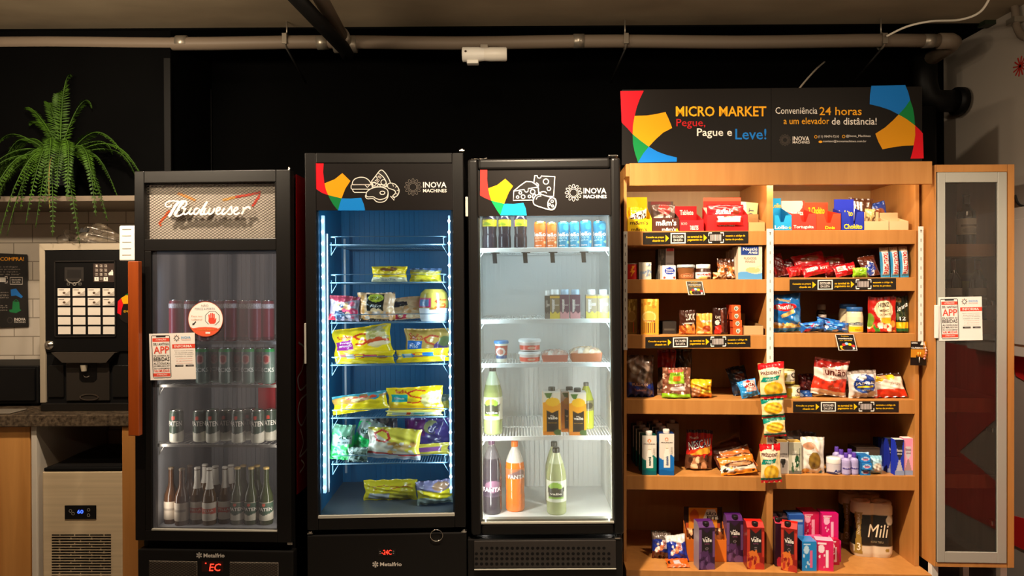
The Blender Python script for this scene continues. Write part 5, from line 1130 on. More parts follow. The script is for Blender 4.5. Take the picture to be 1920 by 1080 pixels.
G_bag(FS, 'biscuit_bag', 'brown biscuit bag with white stripes leaning over the first cardboard tray', 'bag', None, (1589, 1636, 373), z, .118, .03, ('4a2a1c', *[('p', [(.02 + k * .13, .28), (.1 + k * .13, .28), (.14 + k * .13, .9), (.06 + k * .13, .9)], W) for k in range(4)], ('e', .85, .6, .1, .2, '6a4028')), seed=8, roll=4)
G_tray(FS, 'first pale cardboard tray at the side panel end of the top shelf', (1621, 1666, 415), z, .012, 'd0b184', 398, dep=.1, side='dcbd90', name='cardboard_tray')
G_bag(FS, 'biscuit_bag', 'glossy brown and gold snack bag standing in the first cardboard tray', 'bag', None, (1624, 1644, 392), z, .05, .025, ('5a3a24', ('d', .4, 1.2, 'b89a60'), ('s', 20, 4, 0, .2, 1, .8, .06, ['7a5a3c', 'd8c090'])), seed=9)
G_tray(FS, 'second pale cardboard tray holding a blue bag at the end of the top shelf', (1668, 1703, 415), z, .012, 'd0b184', 399, dep=.1, side='dcbd90', name='cardboard_tray')
G_bag(FS, 'biscuit_bag', 'dark blue biscuit bag with a brown biscuit print in the second cardboard tray', 'bag', None, (1640, 1675, 382), z, .118, .03, ('1c3a8c', ('e', .55, .62, .3, .16, '8a4a2c'), ('r', 0, .7, .3, .95, '7a94c8'), ('r', .3, .1, .9, .2, 'd8d0c4')), seed=10, roll=-12)

z = ZS['BL']
G_round(FS, 'food_tin', 'small red tin with an orange flash on the second shelf at the fridge end', 'tin', None, (1174, 1195, 495), z, .02, [(1, 0), (1, 1)], ('b81a14', ('p', [(.5, .85), (.62, .85), (.52, .58), (.66, .58), (.4, .12), (.47, .45), (.36, .45)], 'f0a020'), ('r', -.5, .93, 1.5, 1, '8c3020')), parts=[('lid', [(1.02, .985), (1.02, 1.01), (.0, 1.01)], 'a49c90', GLOSS)])
G_box(FS, 'powder_box', 'greyish white box beside the small red tin', 'box', None, (1198, 1221, 492), z, .02, .07, ('b8b0a0', ('r', .1, .3, .5, .45, '8898b0'), ('s', 14, 2, .5, .1, 1, .9, .07, ['e8e2d6', '8a8478', '6a7a94']), ('r', 0, 0, .3, .3, '8a98ac')), side='8a8478', turn=-6)
G_box(FS, 'powder_box', 'tall dark box standing behind the greyish white one', 'box', None, (1234, 1247, 467), z, .1, .08, ('4a443e', ('s', 12, 5, .1, .3, .9, .9, .09, ['6a6258', '38322c'])), side='38322c')
G_box(FS, 'powder_box', 'tall pale grey box standing behind the white cream box', 'box', None, (1248, 1264, 466), z, .1, .08, ('a49a98', ('r', .1, .92, .95, 1, 'b83a34'), ('r', .1, .5, .9, .53, '8a8080'), ('r', .1, .35, .9, .38, '8a8080')), side='6c6460')
G_box(FS, 'cream_box', 'small white cream carton with a dark blue oval and strawberries', 'carton', None, (1242, 1267, 498), z, .015, .06, (W, ('e', .55, .6, .38, .27, '1c3a9c'), ('e', .15, .12, .1, .1, 'd83a30'), ('e', .9, .12, .1, .1, 'd83a30'), ('e', .5, .06, .14, .05, 'e8d8c8')), [('Nestlé', .3, .78, .62, .76, W), ('Creme', .28, .85, .46, .6, W)], side='d8d0c4')
G_round(FS, 'caramel_tub', 'brown caramel tub with clear lid in the middle of the second shelf', 'tub', None, (1269, 1303, 496.5), z, .015, [(.82, 0), (.9, .05), (.93, .78), (.9, .82)], ('7a4a26', ('e', .5, .28, .28, .2, 'b8714a'), ('e', .5, .28, .22, .16, '8c5430')), [('DOCE', .35, .65, .22, .34, 'e8c4a0')], parts=[('lid', [(.98, .8), (1, .84), (.98, .9), (.94, .99), (.0, 1.0)], 'a8b0b4', GLOSS)])
G_round(FS, 'spread_jar', 'chocolate spread jar with white lid and white label on the second shelf', 'jar', None, (1304, 1333, 496), z, .012, [(.86, 0), (.98, .04), (1, .2), (1, .5), (.9, .68), (.82, .74)], ('3c1c10', ('r', -.4, .04, 1.4, .62, W), ('e', .5, .14, .3, .12, 'd8a860'), ('e', .7, .12, .12, .1, '6a3a1c')), [('nutella', .15, .86, .34, .55, 'c0281c', dict(bold=.03))], parts=[('lid', [(.9, .72), (.92, .8), (.92, .97), (.86, 1.0), (0, 1.0)], 'f0e8dc', GLOSS)])
G_bag(FS, 'wafer_pouch', 'brown and gold wafer pouch slumped beside the oat flakes box', 'pouch', None, (1350, 1382, 484), z, .03, .05, ('5a2c14', ('p', [(0, .3), (1, .1), (1, .55), (0, .75)], 'a85a20'), ('s', 30, 7, 0, 0, 1, .8, .07, ['f0d0a0', '7a3a18', 'd89040', '3c1c0c', 'e8e0d0']), ('r', 0, .8, 1, 1, '3c1e10')), kind='doy', seed=11, tilt=8)
G_bag(FS, 'wafer_pouch', 'small orange gold wafer pouch lying low beside the slumped brown pouch', 'pouch', None, (1336, 1362, 511), z, .02, .03, ('8c4a1c', ('s', 26, 8, 0, 0, 1, 1, .09, ['f0c080', '6a3414', 'd8b080'])), seed=12)
for i in range(3): G_box(FS, 'oat_flakes_box', 'pale oat flakes box edge, ' + ('directly behind the front box', 'second behind the front box', 'deepest behind the front box')[i], 'box', 'oat flakes boxes behind', (1382 - 5 - i * 6, 1422 - 5 - i * 6, 464 + i * 4), z, .06 + i * .045, .04, ('c8b8a4',), side='a8967e')
G_box(FS, 'oat_flakes_box', 'beige oat flakes box with a blue banner and bowl on the second shelf', 'box', None, (1384, 1429, 462), z, .012, .045, ('d8c8b0', ('r', .12, .74, .86, 1, '1c3a84'), ('w', .2, .04, 1, 0, '5a98c8'), ('e', .62, .28, .3, .09, 'e0b478'), ('p', [(.7, .3), (.98, .42), (.98, .45), (.7, .36)], 'e4c89a')), [('Nestlé', .2, .8, .87, .96, W), ('Aveia', .42, .8, .77, .87, W, dict(shear=.2)), ('FLOCOS', .24, .76, .6, .67, '8c7458'), ('FINOS', .3, .7, .5, .57, '8c7458')], side='c0ae94')
z = ZS['BR']
for i, (a, b, y, dd, cl) in enumerate(((1448, 1476, 474, .05, '6a1a18'), (1470, 1500, 486, .09, '5a1614'), (1488, 1520, 500, .03, 'b8181c'), (1497, 1560, 478, .07, 'a01418'), (1508, 1565, 500, .015, 'c4141c'), (1552, 1602, 480, .06, '8c1418'), (1560, 1605, 497, .015, 'c4141c'))):
    G_bag(FS, 'chocolate_wafer_pack', ('dark red chocolate pack leaning against the divider on the second shelf', 'shadowed red chocolate pack behind the one by the divider', 'small bright red chocolate pack lying low near the divider', 'red chocolate pack with a brown roundel leaning back behind the front packs', 'glossy red chocolate pack with white barcode panel, nearer the divider', 'dark red chocolate pack leaning back beside the lime green pack', 'glossy red chocolate pack with white barcode panel, beside the lime green pack')[i], 'chocolate pack', 'red chocolate packs', (a, b, y), z, dd, .035,
          (cl, ('e', .5, .7, .3, .15, '7a3a24') if i in (3, 5) else ('r', .0, .92, 1, 1, '8c1014'), ('r', .12, .4, .5, .75, 'f0dcd0') if i in (4, 6) else ('r', .1, .1, .2, .4, 'c83030'), *[('r', .14 + k * .05, .42, .16 + k * .05, .73, '8c2018') for k in range(6) if i in (4, 6)], ('p', [(.6, .3), (.95, .5), (.95, .7), (.6, .55)], 'e85040') if i in (4, 6, 2) else ('r', 0, 0, .02, .02, cl)), [('KIT', .6, .9, .35, .6, W)] if i in (4, 6) else [], tilt=22, seed=20 + i, roll=-13)
G_bag(FS, 'candy_pack', 'lime green candy pack between the red chocolate packs and the brown bar', 'candy', None, (1598, 1626, 502), z, .012, .03, ('8cbc1c', ('w', .12, .03, 2, 0, '6a9414'), ('p', [(.1, .5), (.5, .4), (.9, .6), (.9, .65), (.5, .48), (.1, .58)], 'b4dc50')), seed=30)
G_bag(FS, 'chocolate_bar', 'brown wrapped chocolate bar with blue white lettering leaning beside the blue biscuit packs', 'chocolate bar', None, (1621, 1655, 480), z, .022, .028, ('5a2412', ('p', [(.25, .1), (.6, 0), (.75, .6), (.4, .72)], 'e8e4ec'), ('s', 8, 3, .3, .1, .7, .6, .08, ['1c3a9c', '3a5cb8'])), [('BUENO', .32, .66, .08, .68, '1c3a9c', dict(rot=100, bold=.08))], seed=31, tilt=18, roll=-10)
for i, (a, b) in enumerate(((1655, 1673), (1674.5, 1690), (1692, 1708.5))):
    G_bag(FS, 'biscuit_roll', ('light blue biscuit roll with red upright lettering next to the brown bar', 'light blue biscuit roll with red upright lettering, middle of the three', 'light blue biscuit roll with red upright lettering against the side panel')[i], 'biscuit pack', 'blue biscuit rolls', (a, b, 464 - i), z, .02 - i * .003, .04, ('3a94c0', ('r', .15, .1, .85, .85, 'e8dcd4'), ('r', 0, .85, 1, 1, 'b89878')), [('PASSATEMPO', .25, .78, .12, .82, 'c82820', dict(rot=90, bold=.06))], seed=33 + i, tilt=3, roll=-2, amp=.4)
z = ZS['CL']
BR_ = lambda dim: (('8a6420' if dim else 'd89428'), ('e', .45, .5, .4, .16, 'a87c3c' if dim else 'e8c070'), ('e', .45, .5, .33, .12, '98702c' if dim else 'd8a848'), ('s', 16, 3, 0, .68, 1, 1, .06, ['a07c2c', 'c8a850'] if dim else ['f0cc60', 'e8b040', 'c87820']), *[('r', .15 + k * .12, .05, .19 + k * .12, .34, '5a3410' if k != 4 else 'c02818') for k in range(6)])  # dim variant has shade put into its print colours
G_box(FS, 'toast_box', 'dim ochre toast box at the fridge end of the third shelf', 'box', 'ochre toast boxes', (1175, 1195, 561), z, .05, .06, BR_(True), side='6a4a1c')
G_box(FS, 'toast_box', 'bright ochre toast box with a bread slice print, second from the fridge', 'box', 'ochre toast boxes', (1202, 1235, 561), z, .02, .06, BR_(False), [('torrada', .2, .8, .36, .42, '8c2818')], side='a86c1c')
G_box(FS, 'snack_box', 'low dark box in the shade between the toast boxes and the orange brown pouch', 'box', None, (1242, 1268, 603), z, .08, .1, ('2a221c', ('r', .1, .3, .9, .4, '4a4238')), side='1c1613')
G_bag(FS, 'snack_pouch', 'dark pouch with white capitals over an orange brown picture on the third shelf', 'pouch', None, (1275, 1305, 582), z, .02, .04, ('3a1c12', ('r', 0, 0, 1, .36, 'c8702c'), ('s', 26, 3, 0, 0, 1, .36, .07, ['e89a50', '8c3c14', 'd87828']), ('r', .3, .45, .9, .48, 'c8bcae')), [('LOOK', .4, .98, .58, .86, 'd8ccbc', dict(bold=.04))], kind='doy', seed=40)
G_bag(FS, 'coffee_pouch', 'orange cappuccino pouch with a red triangle and a cup print', 'pouch', None, (1307, 1337, 588), z, .02, .04, ('c87020', ('r', 0, .86, 1, 1, 'a89070'), ('p', [(.4, .9), (.85, .9), (.65, .72)], 'c82418'), ('d', .3, -1.6, 'e8a848'), ('e', .62, .28, .25, .16, '9a3c18'), ('e', .25, .1, .2, .08, 'e8c080')), [('NESCAFÉ', .28, .95, .58, .7, W)], kind='doy', seed=41)
G_bag(FS, 'coffee_pouch', 'dark glossy coffee pouch with red flash beside the orange capsule boxes', 'pouch', None, (1338, 1365, 578), z, .03, .04, ('2a120c', ('p', [(.1, 0), (.5, 0), (.6, .38), (.15, .3)], 'c82418'), ('r', .55, .1, .7, .95, '6a3424'), ('e', .3, .45, .14, .1, 'd8ccbc')), [('CAFÉ', .15, .5, .6, .72, 'd8ccbc')], kind='doy', seed=42)
for i, (dx, y) in enumerate(((2, 613.5), (1, 598.5), (-1, 584), (-1.5, 571.5))):
    zz_ = z + i * .0375
    G_box(FS, 'capsule_box', ('orange coffee capsule box at the foot of its stack of four', 'orange coffee capsule box second up in its stack', 'orange coffee capsule box third up in its stack', 'orange coffee capsule box on top of its stack of four')[i], 'box', 'orange capsule boxes', (1373 + dx, 1390 + dx, y), zz_, .02, .1, ('e8541c', ('e', .52, .52, .2, .3, W), ('e', .52, .52, .13, .22, '1a4a34'), ('r', 0, 0, 1, .12, 'b83c10')), [('T', .46, .6, .4, .62, W)], side='b83c10', hgt=.0368)
G_tray(FS, 'kraft cardboard tray beside the divider on the third shelf', (1395, 1431, 611), z, .012, 'c09868', 588, dep=.3, side='8c6a40', name='cardboard_tray')
z = ZS['CR']
G_bag(FS, 'pasta_bag', 'large blue pasta bag with red oval standing beside the divider', 'bag', None, (1452, 1510, 553), z, .02, .07, ('1464a8', ('w', .2, .03, 2, 1, 'd8a848'), ('s', 40, 3, 0, .1, 1, .2, .04, ['e8c068', 'b8842c', 'f0d890']), ('r', 0, 0, 1, .1, '1a7cc8'), ('e', .4, .66, .38, .1, 'c8181c'), ('p', [(.28, .38), (.72, .5), (.68, .6), (.22, .46)], 'e0b060'), ('p', [(.12, .86), (.6, .78), (.6, .83), (.2, .92)], '8c7c5c'), ('e', .78, .34, .12, .1, '5ca0d8'), ('p', [(.05, .27), (.2, .25), (.35, .16), (.1, .2)], W)), [('Barilla', .12, .68, .61, .72, W, dict(bold=.03))], kind='soft', seed=50, roll=-3)
for i, (a, b, y, dd) in enumerate(((1502, 1548, 607, .012), (1532, 1576, 602, .05), (1546, 1592, 606, .012))):
    G_bag(FS, 'cookie_pack', ('blue cookie pack lying flat next to the pasta bag', 'blue cookie pack lying on the others in front of the dark jars', 'blue cookie pack with black cookie print lying beside the mayonnaise jar')[i], 'cookie pack', 'blue cookie packs', (a, b, y), z, dd, .04, ('1858a8', ('s', 18, i + 3, 0, 0, 1, 1, .09, ['e8e4ec', '3a8cd0', '101a3c', 'c8283c', '60a8e0'])), seed=52 + i, roll=(-8, 10, 4)[i], up=(0, .02, 0)[i])
for i, (a, b, y) in enumerate(((1531, 1549, 571), (1533, 1551, 590))):
    G_round(FS, 'sauce_jar', ('dark sauce jar with pale lid at the back of the third shelf', 'dark sauce jar with pale lid in front of another dark jar')[i], 'jar', 'dark sauce jars', (a, b, y), z, .16 - i * .06, [(.9, 0), (1, .05), (1, .7), (.7, .82)], ('2c1c14', ('r', .1, .1, .9, .5, '4c4038')), parts=[('lid', [(.75, .8), (.8, .84), (.8, 1), (0, 1)], 'a8988c', GLOSS)])
for i, (a, b, y, dd) in enumerate(((1574, 1606, 570, .09), (1586, 1616, 576, .015))):
    G_round(FS, 'mayonnaise_jar', ('mayonnaise jar half hidden behind the front one', 'mayonnaise jar with blue lid and yellow label at the front of the third shelf')[i], 'jar', 'mayonnaise jars', (a, b, y), z, dd, [(.9, 0), (1, .05), (1, .62), (.92, .78), (.84, .84)], ('e8d4ac', ('r', .15, .06, .85, .3, 'f0b818'), ('e', .5, .42, .36, .07, '2a3a4c')), [('HELLMANNS', .2, .8, .39, .45, W), ('REAL', .4, .62, .12, .18, 'a85a10')], parts=[('lid', [(.88, .83), (.93, .85), (.93, .98), (.88, 1.0), (0, 1)], '2a5a94', GLOSS)])
G_bag(FS, 'tomato_sauce_pouch', 'bright red tomato sauce pouch with cream crest on the third shelf', 'pouch', None, (1631, 1684, 557), z, .02, .05, ('b01c14', ('e', .55, .64, .34, .26, 'f0dcb0'), ('p', [(.35, .48), (.8, .48), (.72, .2), (.45, .2)], 'f0dcb0'), ('r', .42, .26, .78, .42, 'f0a818'), ('s', 26, 3, 0, 0, 1, .25, .08, ['e03c1c', 'f0a040', '3c8c28', 'c8201c', 'f0e0c0']), ('r', 0, .9, 1, 1, '8c1410'), ('e', .06, .35, .12, .2, '6a8c28')), [('HEINZ', .36, .74, .72, .84, '3a2418', dict(bold=.04)), ('MOLHO', .4, .72, .58, .66, '5a3a28'), ('DE TOMATE', .38, .76, .48, .54, '7a5a40')], kind='doy', seed=55)
G_bag(FS, 'olive_pouch', 'black and yellow olive pouch with white lettering against the side panel', 'pouch', None, (1682, 1711, 555), z, .025, .045, ('1c2418', ('r', 0, .13, 1, .28, 'f0b818'), ('r', 0, 0, 1, .12, '145a2c'), ('r', .1, .82, .5, .95, '8c6a3c'), ('s', 12, 3, 0, .4, .9, .6, .07, ['4a5a34', '6a7a4c', '2c3824'])), [('Nenna', .02, .9, .62, .76, W, dict(rot=12, shear=.2)), ('12', .35, .7, .34, .44, W)], kind='doy', seed=56)
z = ZS['DL']
G_bag(FS, 'bread_loaf', 'sliced bread in a clear bag with dark blue foot on the fourth shelf', 'bread', None, (1174, 1229, 668), z, .03, .1, ('6a5648', ('s', 14, 3, .1, .35, .95, .95, .16, ['8c7464', '5a4638', 'a08870', '7a6454']), ('w', .34, .03, 1, .5, '142c7c'), ('r', .2, .28, .75, .36, '5a4a64'), ('p', [(0, .8), (.5, .95), (.5, .98), (0, .86)], 'b8a898')), [('PULLMAN', .22, .76, .29, .355, 'e0b8a0', dict(bold=.04)), ('Tradicional', .28, .7, .16, .22, 'c8949c')], kind='soft', seed=60)
G_bag(FS, 'cereal_pouch', 'brown grain pouch with lime green label on the fourth shelf', 'pouch', None, (1244, 1297, 691), z, .02, .07, ('7a4a34', ('s', 90, 3, 0, .1, 1, .95, .035, ['a8745c', '4a2418', 'd8b89c', '8c5a40', 'e8d8c8', '6a3424']), ('p', [(.2, .5), (.78, .5), (.72, .9), (.28, .9)], '8cb828'), ('r', .38, .58, .64, .72, 'c8641c'), ('r', .2, .86, .7, .93, 'e05a4c'), ('r', .3, .28, .78, .38, 'c8b8b4'), ('w', .16, .02, 1, 0, '84b81c')), [('GRÃOS', .36, .68, .76, .86, '3c5a10'), ('granola', .4, .7, .42, .48, W)], kind='doy', seed=61)
G_bag(FS, 'cereal_pouch', 'red topped pouch in the shade behind the grain pouch', 'pouch', None, (1234, 1270, 657), z, .11, .06, ('3a2c24', ('W', .6, .05, 1, 0, 'a8181c'), ('W', .84, .04, 1, 0, '8c1a1c'), ('s', 20, 6, 0, 0, 1, .55, .06, ['5a4438', '7a6450'])), kind='pillow', seed=62)
G_bag(FS, 'snack_bag', 'dim olive brown snack bag standing upright behind the yellow bread pack', 'bag', None, (1266, 1300, 655), z, .14, .05, ('3a2c12', ('s', 20, 3, 0, 0, 1, 1, .1, ['4c3c18', '2c220e'])), seed=63)
G_bag(FS, 'bread_roll_pack', 'yellow orange pack of bread rolls lying on the fourth shelf', 'bread', None, (1294, 1341, 714), z, .02, .09, ('d8901c', ('r', 0, 0, .4, .55, 'b8845c'), ('e', .2, .3, .2, .3, 'a8704c'), ('r', .5, .32, .95, .44, 'c8c030'), ('r', .45, 0, 1, .2, 'e8841c'), ('W', .62, .03, 1, 0, 'e8a820')), [('PÃES', .55, .8, .62, .72, '7a4a10')], kind='soft', seed=64)
G_bag(FS, 'chocolate_bag', 'sky blue and white bag with red lettering lying beside the hanging cheese packets', 'bag', None, (1392, 1428, 717), z, .03, .04, ('2a8cd0', ('p', [(.3, .3), (.9, .25), (.95, .9), (.3, .95)], 'd8a8a0'), ('s', 12, 3, .3, .3, .9, .9, .08, ['c8281c', W, '8c1a14'])), [('TEO', .4, .85, .5, .8, W, dict(bold=.05))], seed=65, tilt=15, roll=-14)
G_bag(FS, 'chocolate_bag', 'dark navy bag in the shade behind the sky blue one', 'bag', None, (1377, 1415, 690), z, .12, .05, ('18283c', ('r', .3, .5, .8, .7, '5a2c20'), ('r', .2, .75, .6, .85, '3a3430')), seed=66, tilt=20, roll=-12)
z = ZS['DR']
for i, (a, b, y, up) in enumerate(((1472.5, 1499.5, 722.5, 0), (1463, 1489.5, 693, .0733))):
    G_round(FS, 'food_tin', ('pale yellow tin with a black capital letter, lower of the two stacked', 'pale yellow tin with a black capital letter on top of another tin')[i], 'tin', 'stacked tins', (a, b, y), z, .015, [(1, 0), (1.0, .97), (.98, 1)], ('d8c878', ('r', -.5, .16, 1.5, .92, 'e8e0c8'), ('p', [(.1, .2), (.35, .2), (.4, .8), (.05, .8)], 'a88c28' if i else 'd8b028'), ('r', -.5, 0, 1.5, .12, 'b8a440')), [('Q', .55, .85, .38, .82, K, dict(bold=.04)), ('Quero', .5, .88, .2, .34, '3a3020', dict(shear=.2))], parts=[('lid', [(1.01, .985), (1.01, 1.005), (.93, 1.005), (.9, .99), (0, .99)], 'a8a48c', CHROME)], up=up)
G_box(FS, 'tuna_pack', 'low blue pack lying beside the lower yellow tin', 'pack', None, (1502, 1530, 737), z, .03, .05, ('1c4c9c', ('s', 10, 3, 0, .2, 1, 1, .1, ['3a74c0', 'a8c0dc'])), side='1c3c7c')
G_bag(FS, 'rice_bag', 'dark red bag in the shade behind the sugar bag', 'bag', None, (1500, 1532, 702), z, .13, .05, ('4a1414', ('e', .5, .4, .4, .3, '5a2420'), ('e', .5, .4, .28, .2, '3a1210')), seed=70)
G_bag(FS, 'sugar_bag', 'red and white sugar bag with framed lettering leaning on the fourth shelf', 'bag', None, (1525, 1593, 679), z, .02, .07, ('e8d4c4', ('w', .46, .05, 1, 2.5, 'd8341c'), ('w', .14, .02, 1, 0, 'e8d8c8'), ('W', .8, -.08, .5, 1.6, '8c1814'), ('r', .2, .55, .92, .76, 'c8a898'), ('r', 0, .95, 1, 1, 'b8685c')), [('união', .26, .88, .57, .75, '5a1c14', dict(bold=.03)), ('Refinado', .4, .72, .46, .53, 'b88470', dict(shear=.2)), ('Açúcar', .5, .74, .22, .28, 'f0a890')], seed=71, roll=7)
G_bag(FS, 'flour_bag', 'white bag with large dark blue oval standing between sugar and flour', 'bag', None, (1592, 1646, 697), z, .02, .07, ('d8d0c8', ('e', .5, .52, .4, .34, '1c3a84'), ('e', .42, .75, .14, .09, W), ('r', .22, .4, .8, .46, 'd8c020'), ('W', .88, .02, 1, 0, '8c7c70'), ('e', .5, .3, .3, .06, '3a5ca0')), [('JASMINE', .16, .84, .48, .6, W, dict(bold=.04)), ('arroz', .38, .62, .26, .32, W)], seed=72, roll=-4)
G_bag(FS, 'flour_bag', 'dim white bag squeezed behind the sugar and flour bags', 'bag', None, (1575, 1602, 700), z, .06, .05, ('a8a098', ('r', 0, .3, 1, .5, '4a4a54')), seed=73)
G_bag(FS, 'flour_bag', 'cream bag with bright red foot and fruit print leaning against the side panel', 'bag', None, (1641, 1707, 712), z, .02, .06, ('e0d0bc', ('r', 0, 0, 1, .28, 'd83418'), ('W', .84, .03, 1, 0, '4a2c1c'), ('e', .2, .72, .14, .14, 'e8b018'), ('e', .42, .78, .12, .12, 'd89060'), ('e', .58, .8, .14, .14, 'f0c020'), ('w', .06, .01, 1, 0, 'c02810')), [('Trigo', .5, .85, .4, .55, 'b8a088', dict(shear=.2))], seed=74, tilt=28, roll=-2, hgt=.125)
z = ZS['EL']
MK = lambda c, e: ('e0d6c8', ('w', .44, -.06, 1, 0, c), ('w', .12, .02, 1, 0, e), ('e', .5, .86, .12, .05, 'd87838'), ('e', .5, .855, .06, .028, 'e0d6c8'), ('p', [(.3, .18), (.74, .18), (.74, .46), (.6, .66), (.58, .7), (.44, .7), (.42, .66), (.3, .46)], 'f0e8dc'), ('r', .42, .66, .62, .74, 'e8dcc8'), ('r', .42, .64, .62, .66, 'b89c60'))
mk = []
for (x0, x1, y, c, e, lt, s_) in ((1204, 1231, 810, '0f7468', '0c5c64', '#', 'green'), (1236, 1264, 806.5, '1a6cb8', '145ca0', '#', 'blue')):
    o = G_box(FS, 'milk_carton', {'green': 'green and white milk carton at the front of the fifth shelf', 'blue': 'blue and white milk carton at the front of the fifth shelf'}[s_], 'carton', None, (x0, x1, y), z, .012, .07, MK(c, e), [('PIRACANJUBA', .12, .9, .765, .80, '4a3a34', dict(bold=.03)), ('semi' if s_ == 'green' else 'desnatado', .42, .62, .24, .46, '14504c' if s_ == 'green' else '3a5c8c', dict(rot=90, bold=.03)), ('LEITE', .78, .9, .52, .68, 'a89c90', dict(rot=90))], side='0c4c48' if s_ == 'green' else '144078', top='0c4438' if s_ == 'green' else '142c5c', cap=('d8d0c8', .02, .3, .0165, .018))
    mk.append((o, s_))
for o, s_ in mk:
    for i in range(1, 4):
        dup(o, FS.M @ T(0, .082 * i, 0) @ FS.M.inverted() @ o.matrix_world @ T(-.004 * i, 0, 0), '%s and white milk carton %s behind the front one' % (s_, ('directly', 'third in line', 'last in line')[i - 1]))
for i in (1, 2, 3):
    pass
G_box(FS, 'milk_carton', 'white milk carton with dark red top standing in the shade behind the blue cartons', 'carton', None, (1250, 1273, 788), z, .30, .06, ('b8aca0', ('e', .5, .8, .16, .07, '8c8078')), side='6a6058', top='5a1c18', cap=('c8c0b8', 0, .4, .016, .018))
G_bag(FS, 'cocoa_pouch', 'red chocolate powder pouch with blue white lettering standing deep on the fifth shelf', 'pouch', None, (1287, 1336, 809), z, .10, .06, ('b01c18', ('p', [(.05, .38), (1, .52), (.9, .8), (.3, .6)], 'd83a1c'), ('p', [(.1, .36), (.9, .42), (.95, .6), (.5, .52)], 'e8a030'), ('w', .34, .04, 1, 1, '5a3420'), ('s', 18, 3, .1, .05, .9, .3, .08, ['8c5a38', '3c2014', 'b88058', 'd8b890']), ('W', .92, .01, 1, 0, '3a2420')), [('NESCAU', .08, .94, .54, .76, '142454', dict(bold=.09, rot=8)), ('NESCAU', .08, .94, .55, .75, W, dict(bold=.01, rot=8, off=.002)), ('Nestlé', .12, .45, .78, .84, 'e8d0c0')], kind='doy', seed=80, roll=2)
for i, (a, b, y, tl, rl, dd, cl) in enumerate(((1352, 1422, 858, 30, -8, .01, 'e07a20'), (1365, 1425, 842, 35, -16, .05, 'b8642c'), (1348, 1420, 835, 40, -24, .10, '5a2c1c'), (1386, 1412, 842, 15, 10, .14, '6a5c50'))):
    G_bag(FS, 'dog_treat_bag', ('orange and white treat bag lying at the front of the fifth shelf', 'orange brown treat bag leaning on the front one', 'dark brown treat bag at the back of the pile beside the hanging cheese packets', 'crumpled grey brown bag end beside the hanging cheese packets')[i], 'bag', 'treat bags', (a, b, y), z, dd, .04, (cl, ('w', .45, .06, 1.2, 0, 'e8d8c4') if i == 0 else ('r', 0, .9, 1, 1, '8c6a50'), ('e', .55, .5, .42, .18, '4a2a18') if i < 2 else ('r', 0, 0, .1, .1, cl), ('e', .58, .5, .34, .11, 'b88458') if i < 2 else ('r', 0, 0, .1, .1, cl), ('w', .16, .03, 1, 3, 'f08a1c') if i == 0 else ('r', 0, 0, .1, .1, cl), ('e', .12, .25, .08, .1, '2a2018') if i == 0 else ('r', 0, 0, .1, .1, cl), ('s', 12, 5 + i, 0, 0, 1, 1, .05, ['f0a050', '3c2014', 'e8dcc8', 'c87838'] if i < 2 else ['4a2418', '7a4430'])), seed=82 + i, tilt=tl, roll=rl, hgt=(.09, .12, .14, .1)[i])
z = ZS['ER']
for i, (a, b) in enumerate(((1459.5, 1481.5), (1483, 1506.5))):
    o = thing('shampoo_box', ('white shampoo pack with a dark drop print beside the hanging cheese packets', 'clear shampoo pack with green print between two white packs')[i], 'shampoo', FS.M @ T(put(FS, a, b, 827, z, .015)[0], .015, z + .0006), 'shampoo packs'); _, w_, h_ = put(FS, a, b, 827, z, .015)
    m = MB(); S = faceS(w_, h_ * .95); p = art('d8d0c4', ('e', .55, .4, .2, .14, '3a3a34'), ('e', .55, .5, .2, .03, 'e8e0d4'), ('r', .5, .2, .6, .3, '4a4a40')) if i == 0 else art('b8b49c', ('r', 0, 0, 1, .1, '6a665c'), ('p', [(.2, .15), (.45, .15), (.6, .75), (.3, .75)], 'd8d4c0'), ('e', .65, .4, .17, .2, '1c4c2c'), ('l', [(.85, .1), (.85, .8)], .05, '5a6a54'), ('s', 10, 3, .1, .1, .9, .5, .06, ['e8e4d4', '3a5a3c']))
    m.grid(lambda U, V: S(U, V, 0), 22, 60, p, smooth=False); m.box(-w_ / 2, w_ / 2, .0004, .05, 0, h_ * .95, 'c8c0b0'); addtext(m, S, [('PANTENE', .14, .9, .6, .65, '5a544c', dict(bold=.02))]); m.build('pack_body', GLOSS, o, bevel=0)
    m = MB(); m.box(-w_ * .42, w_ * .42, .006, .044, h_ * .95, h_, 'd8b060'); m.build('cap', GLOSS, o)
for i, (a, b, y) in enumerate(((1470, 1514, 812), (1488, 1530, 818))):
    G_bag(FS, 'diaper_pack', ('crumpled grey film pack lying behind the shampoo packs', 'second grey film pack end showing above the clear shampoo pack')[i], 'pack', None, (a, b, y), z, .1 - i * .02, .06, ('5a504a', ('s', 12, 3 + i, 0, 0, 1, 1, .1, ['7a706a', '4a403a', '8c827c'])), seed=90 + i, roll=(-8, 6)[i])
G_bag(FS, 'wet_wipes_pack', 'large white wet wipes pack with an olive oval window', 'wipes', None, (1503, 1549, 821), z, .012, .05, ('e4dccf', ('e', .53, .36, .27, .24, '8c6a28'), ('e', .3, .76, .24, .1, 'c08a68'), ('p', [(.35, .85), (.6, .62), (.7, .6), (.55, .8)], 'd8a890'), ('e', .2, .07, .14, .08, 'd8a050'), ('e', .83, .04, .06, .05, '4a94d0'), ('W', .93, .02, 1, 0, 'c8bcae')), [('baby', .2, .4, .52, .55, 'b8a890')], kind='soft', seed=92, amp=.6)
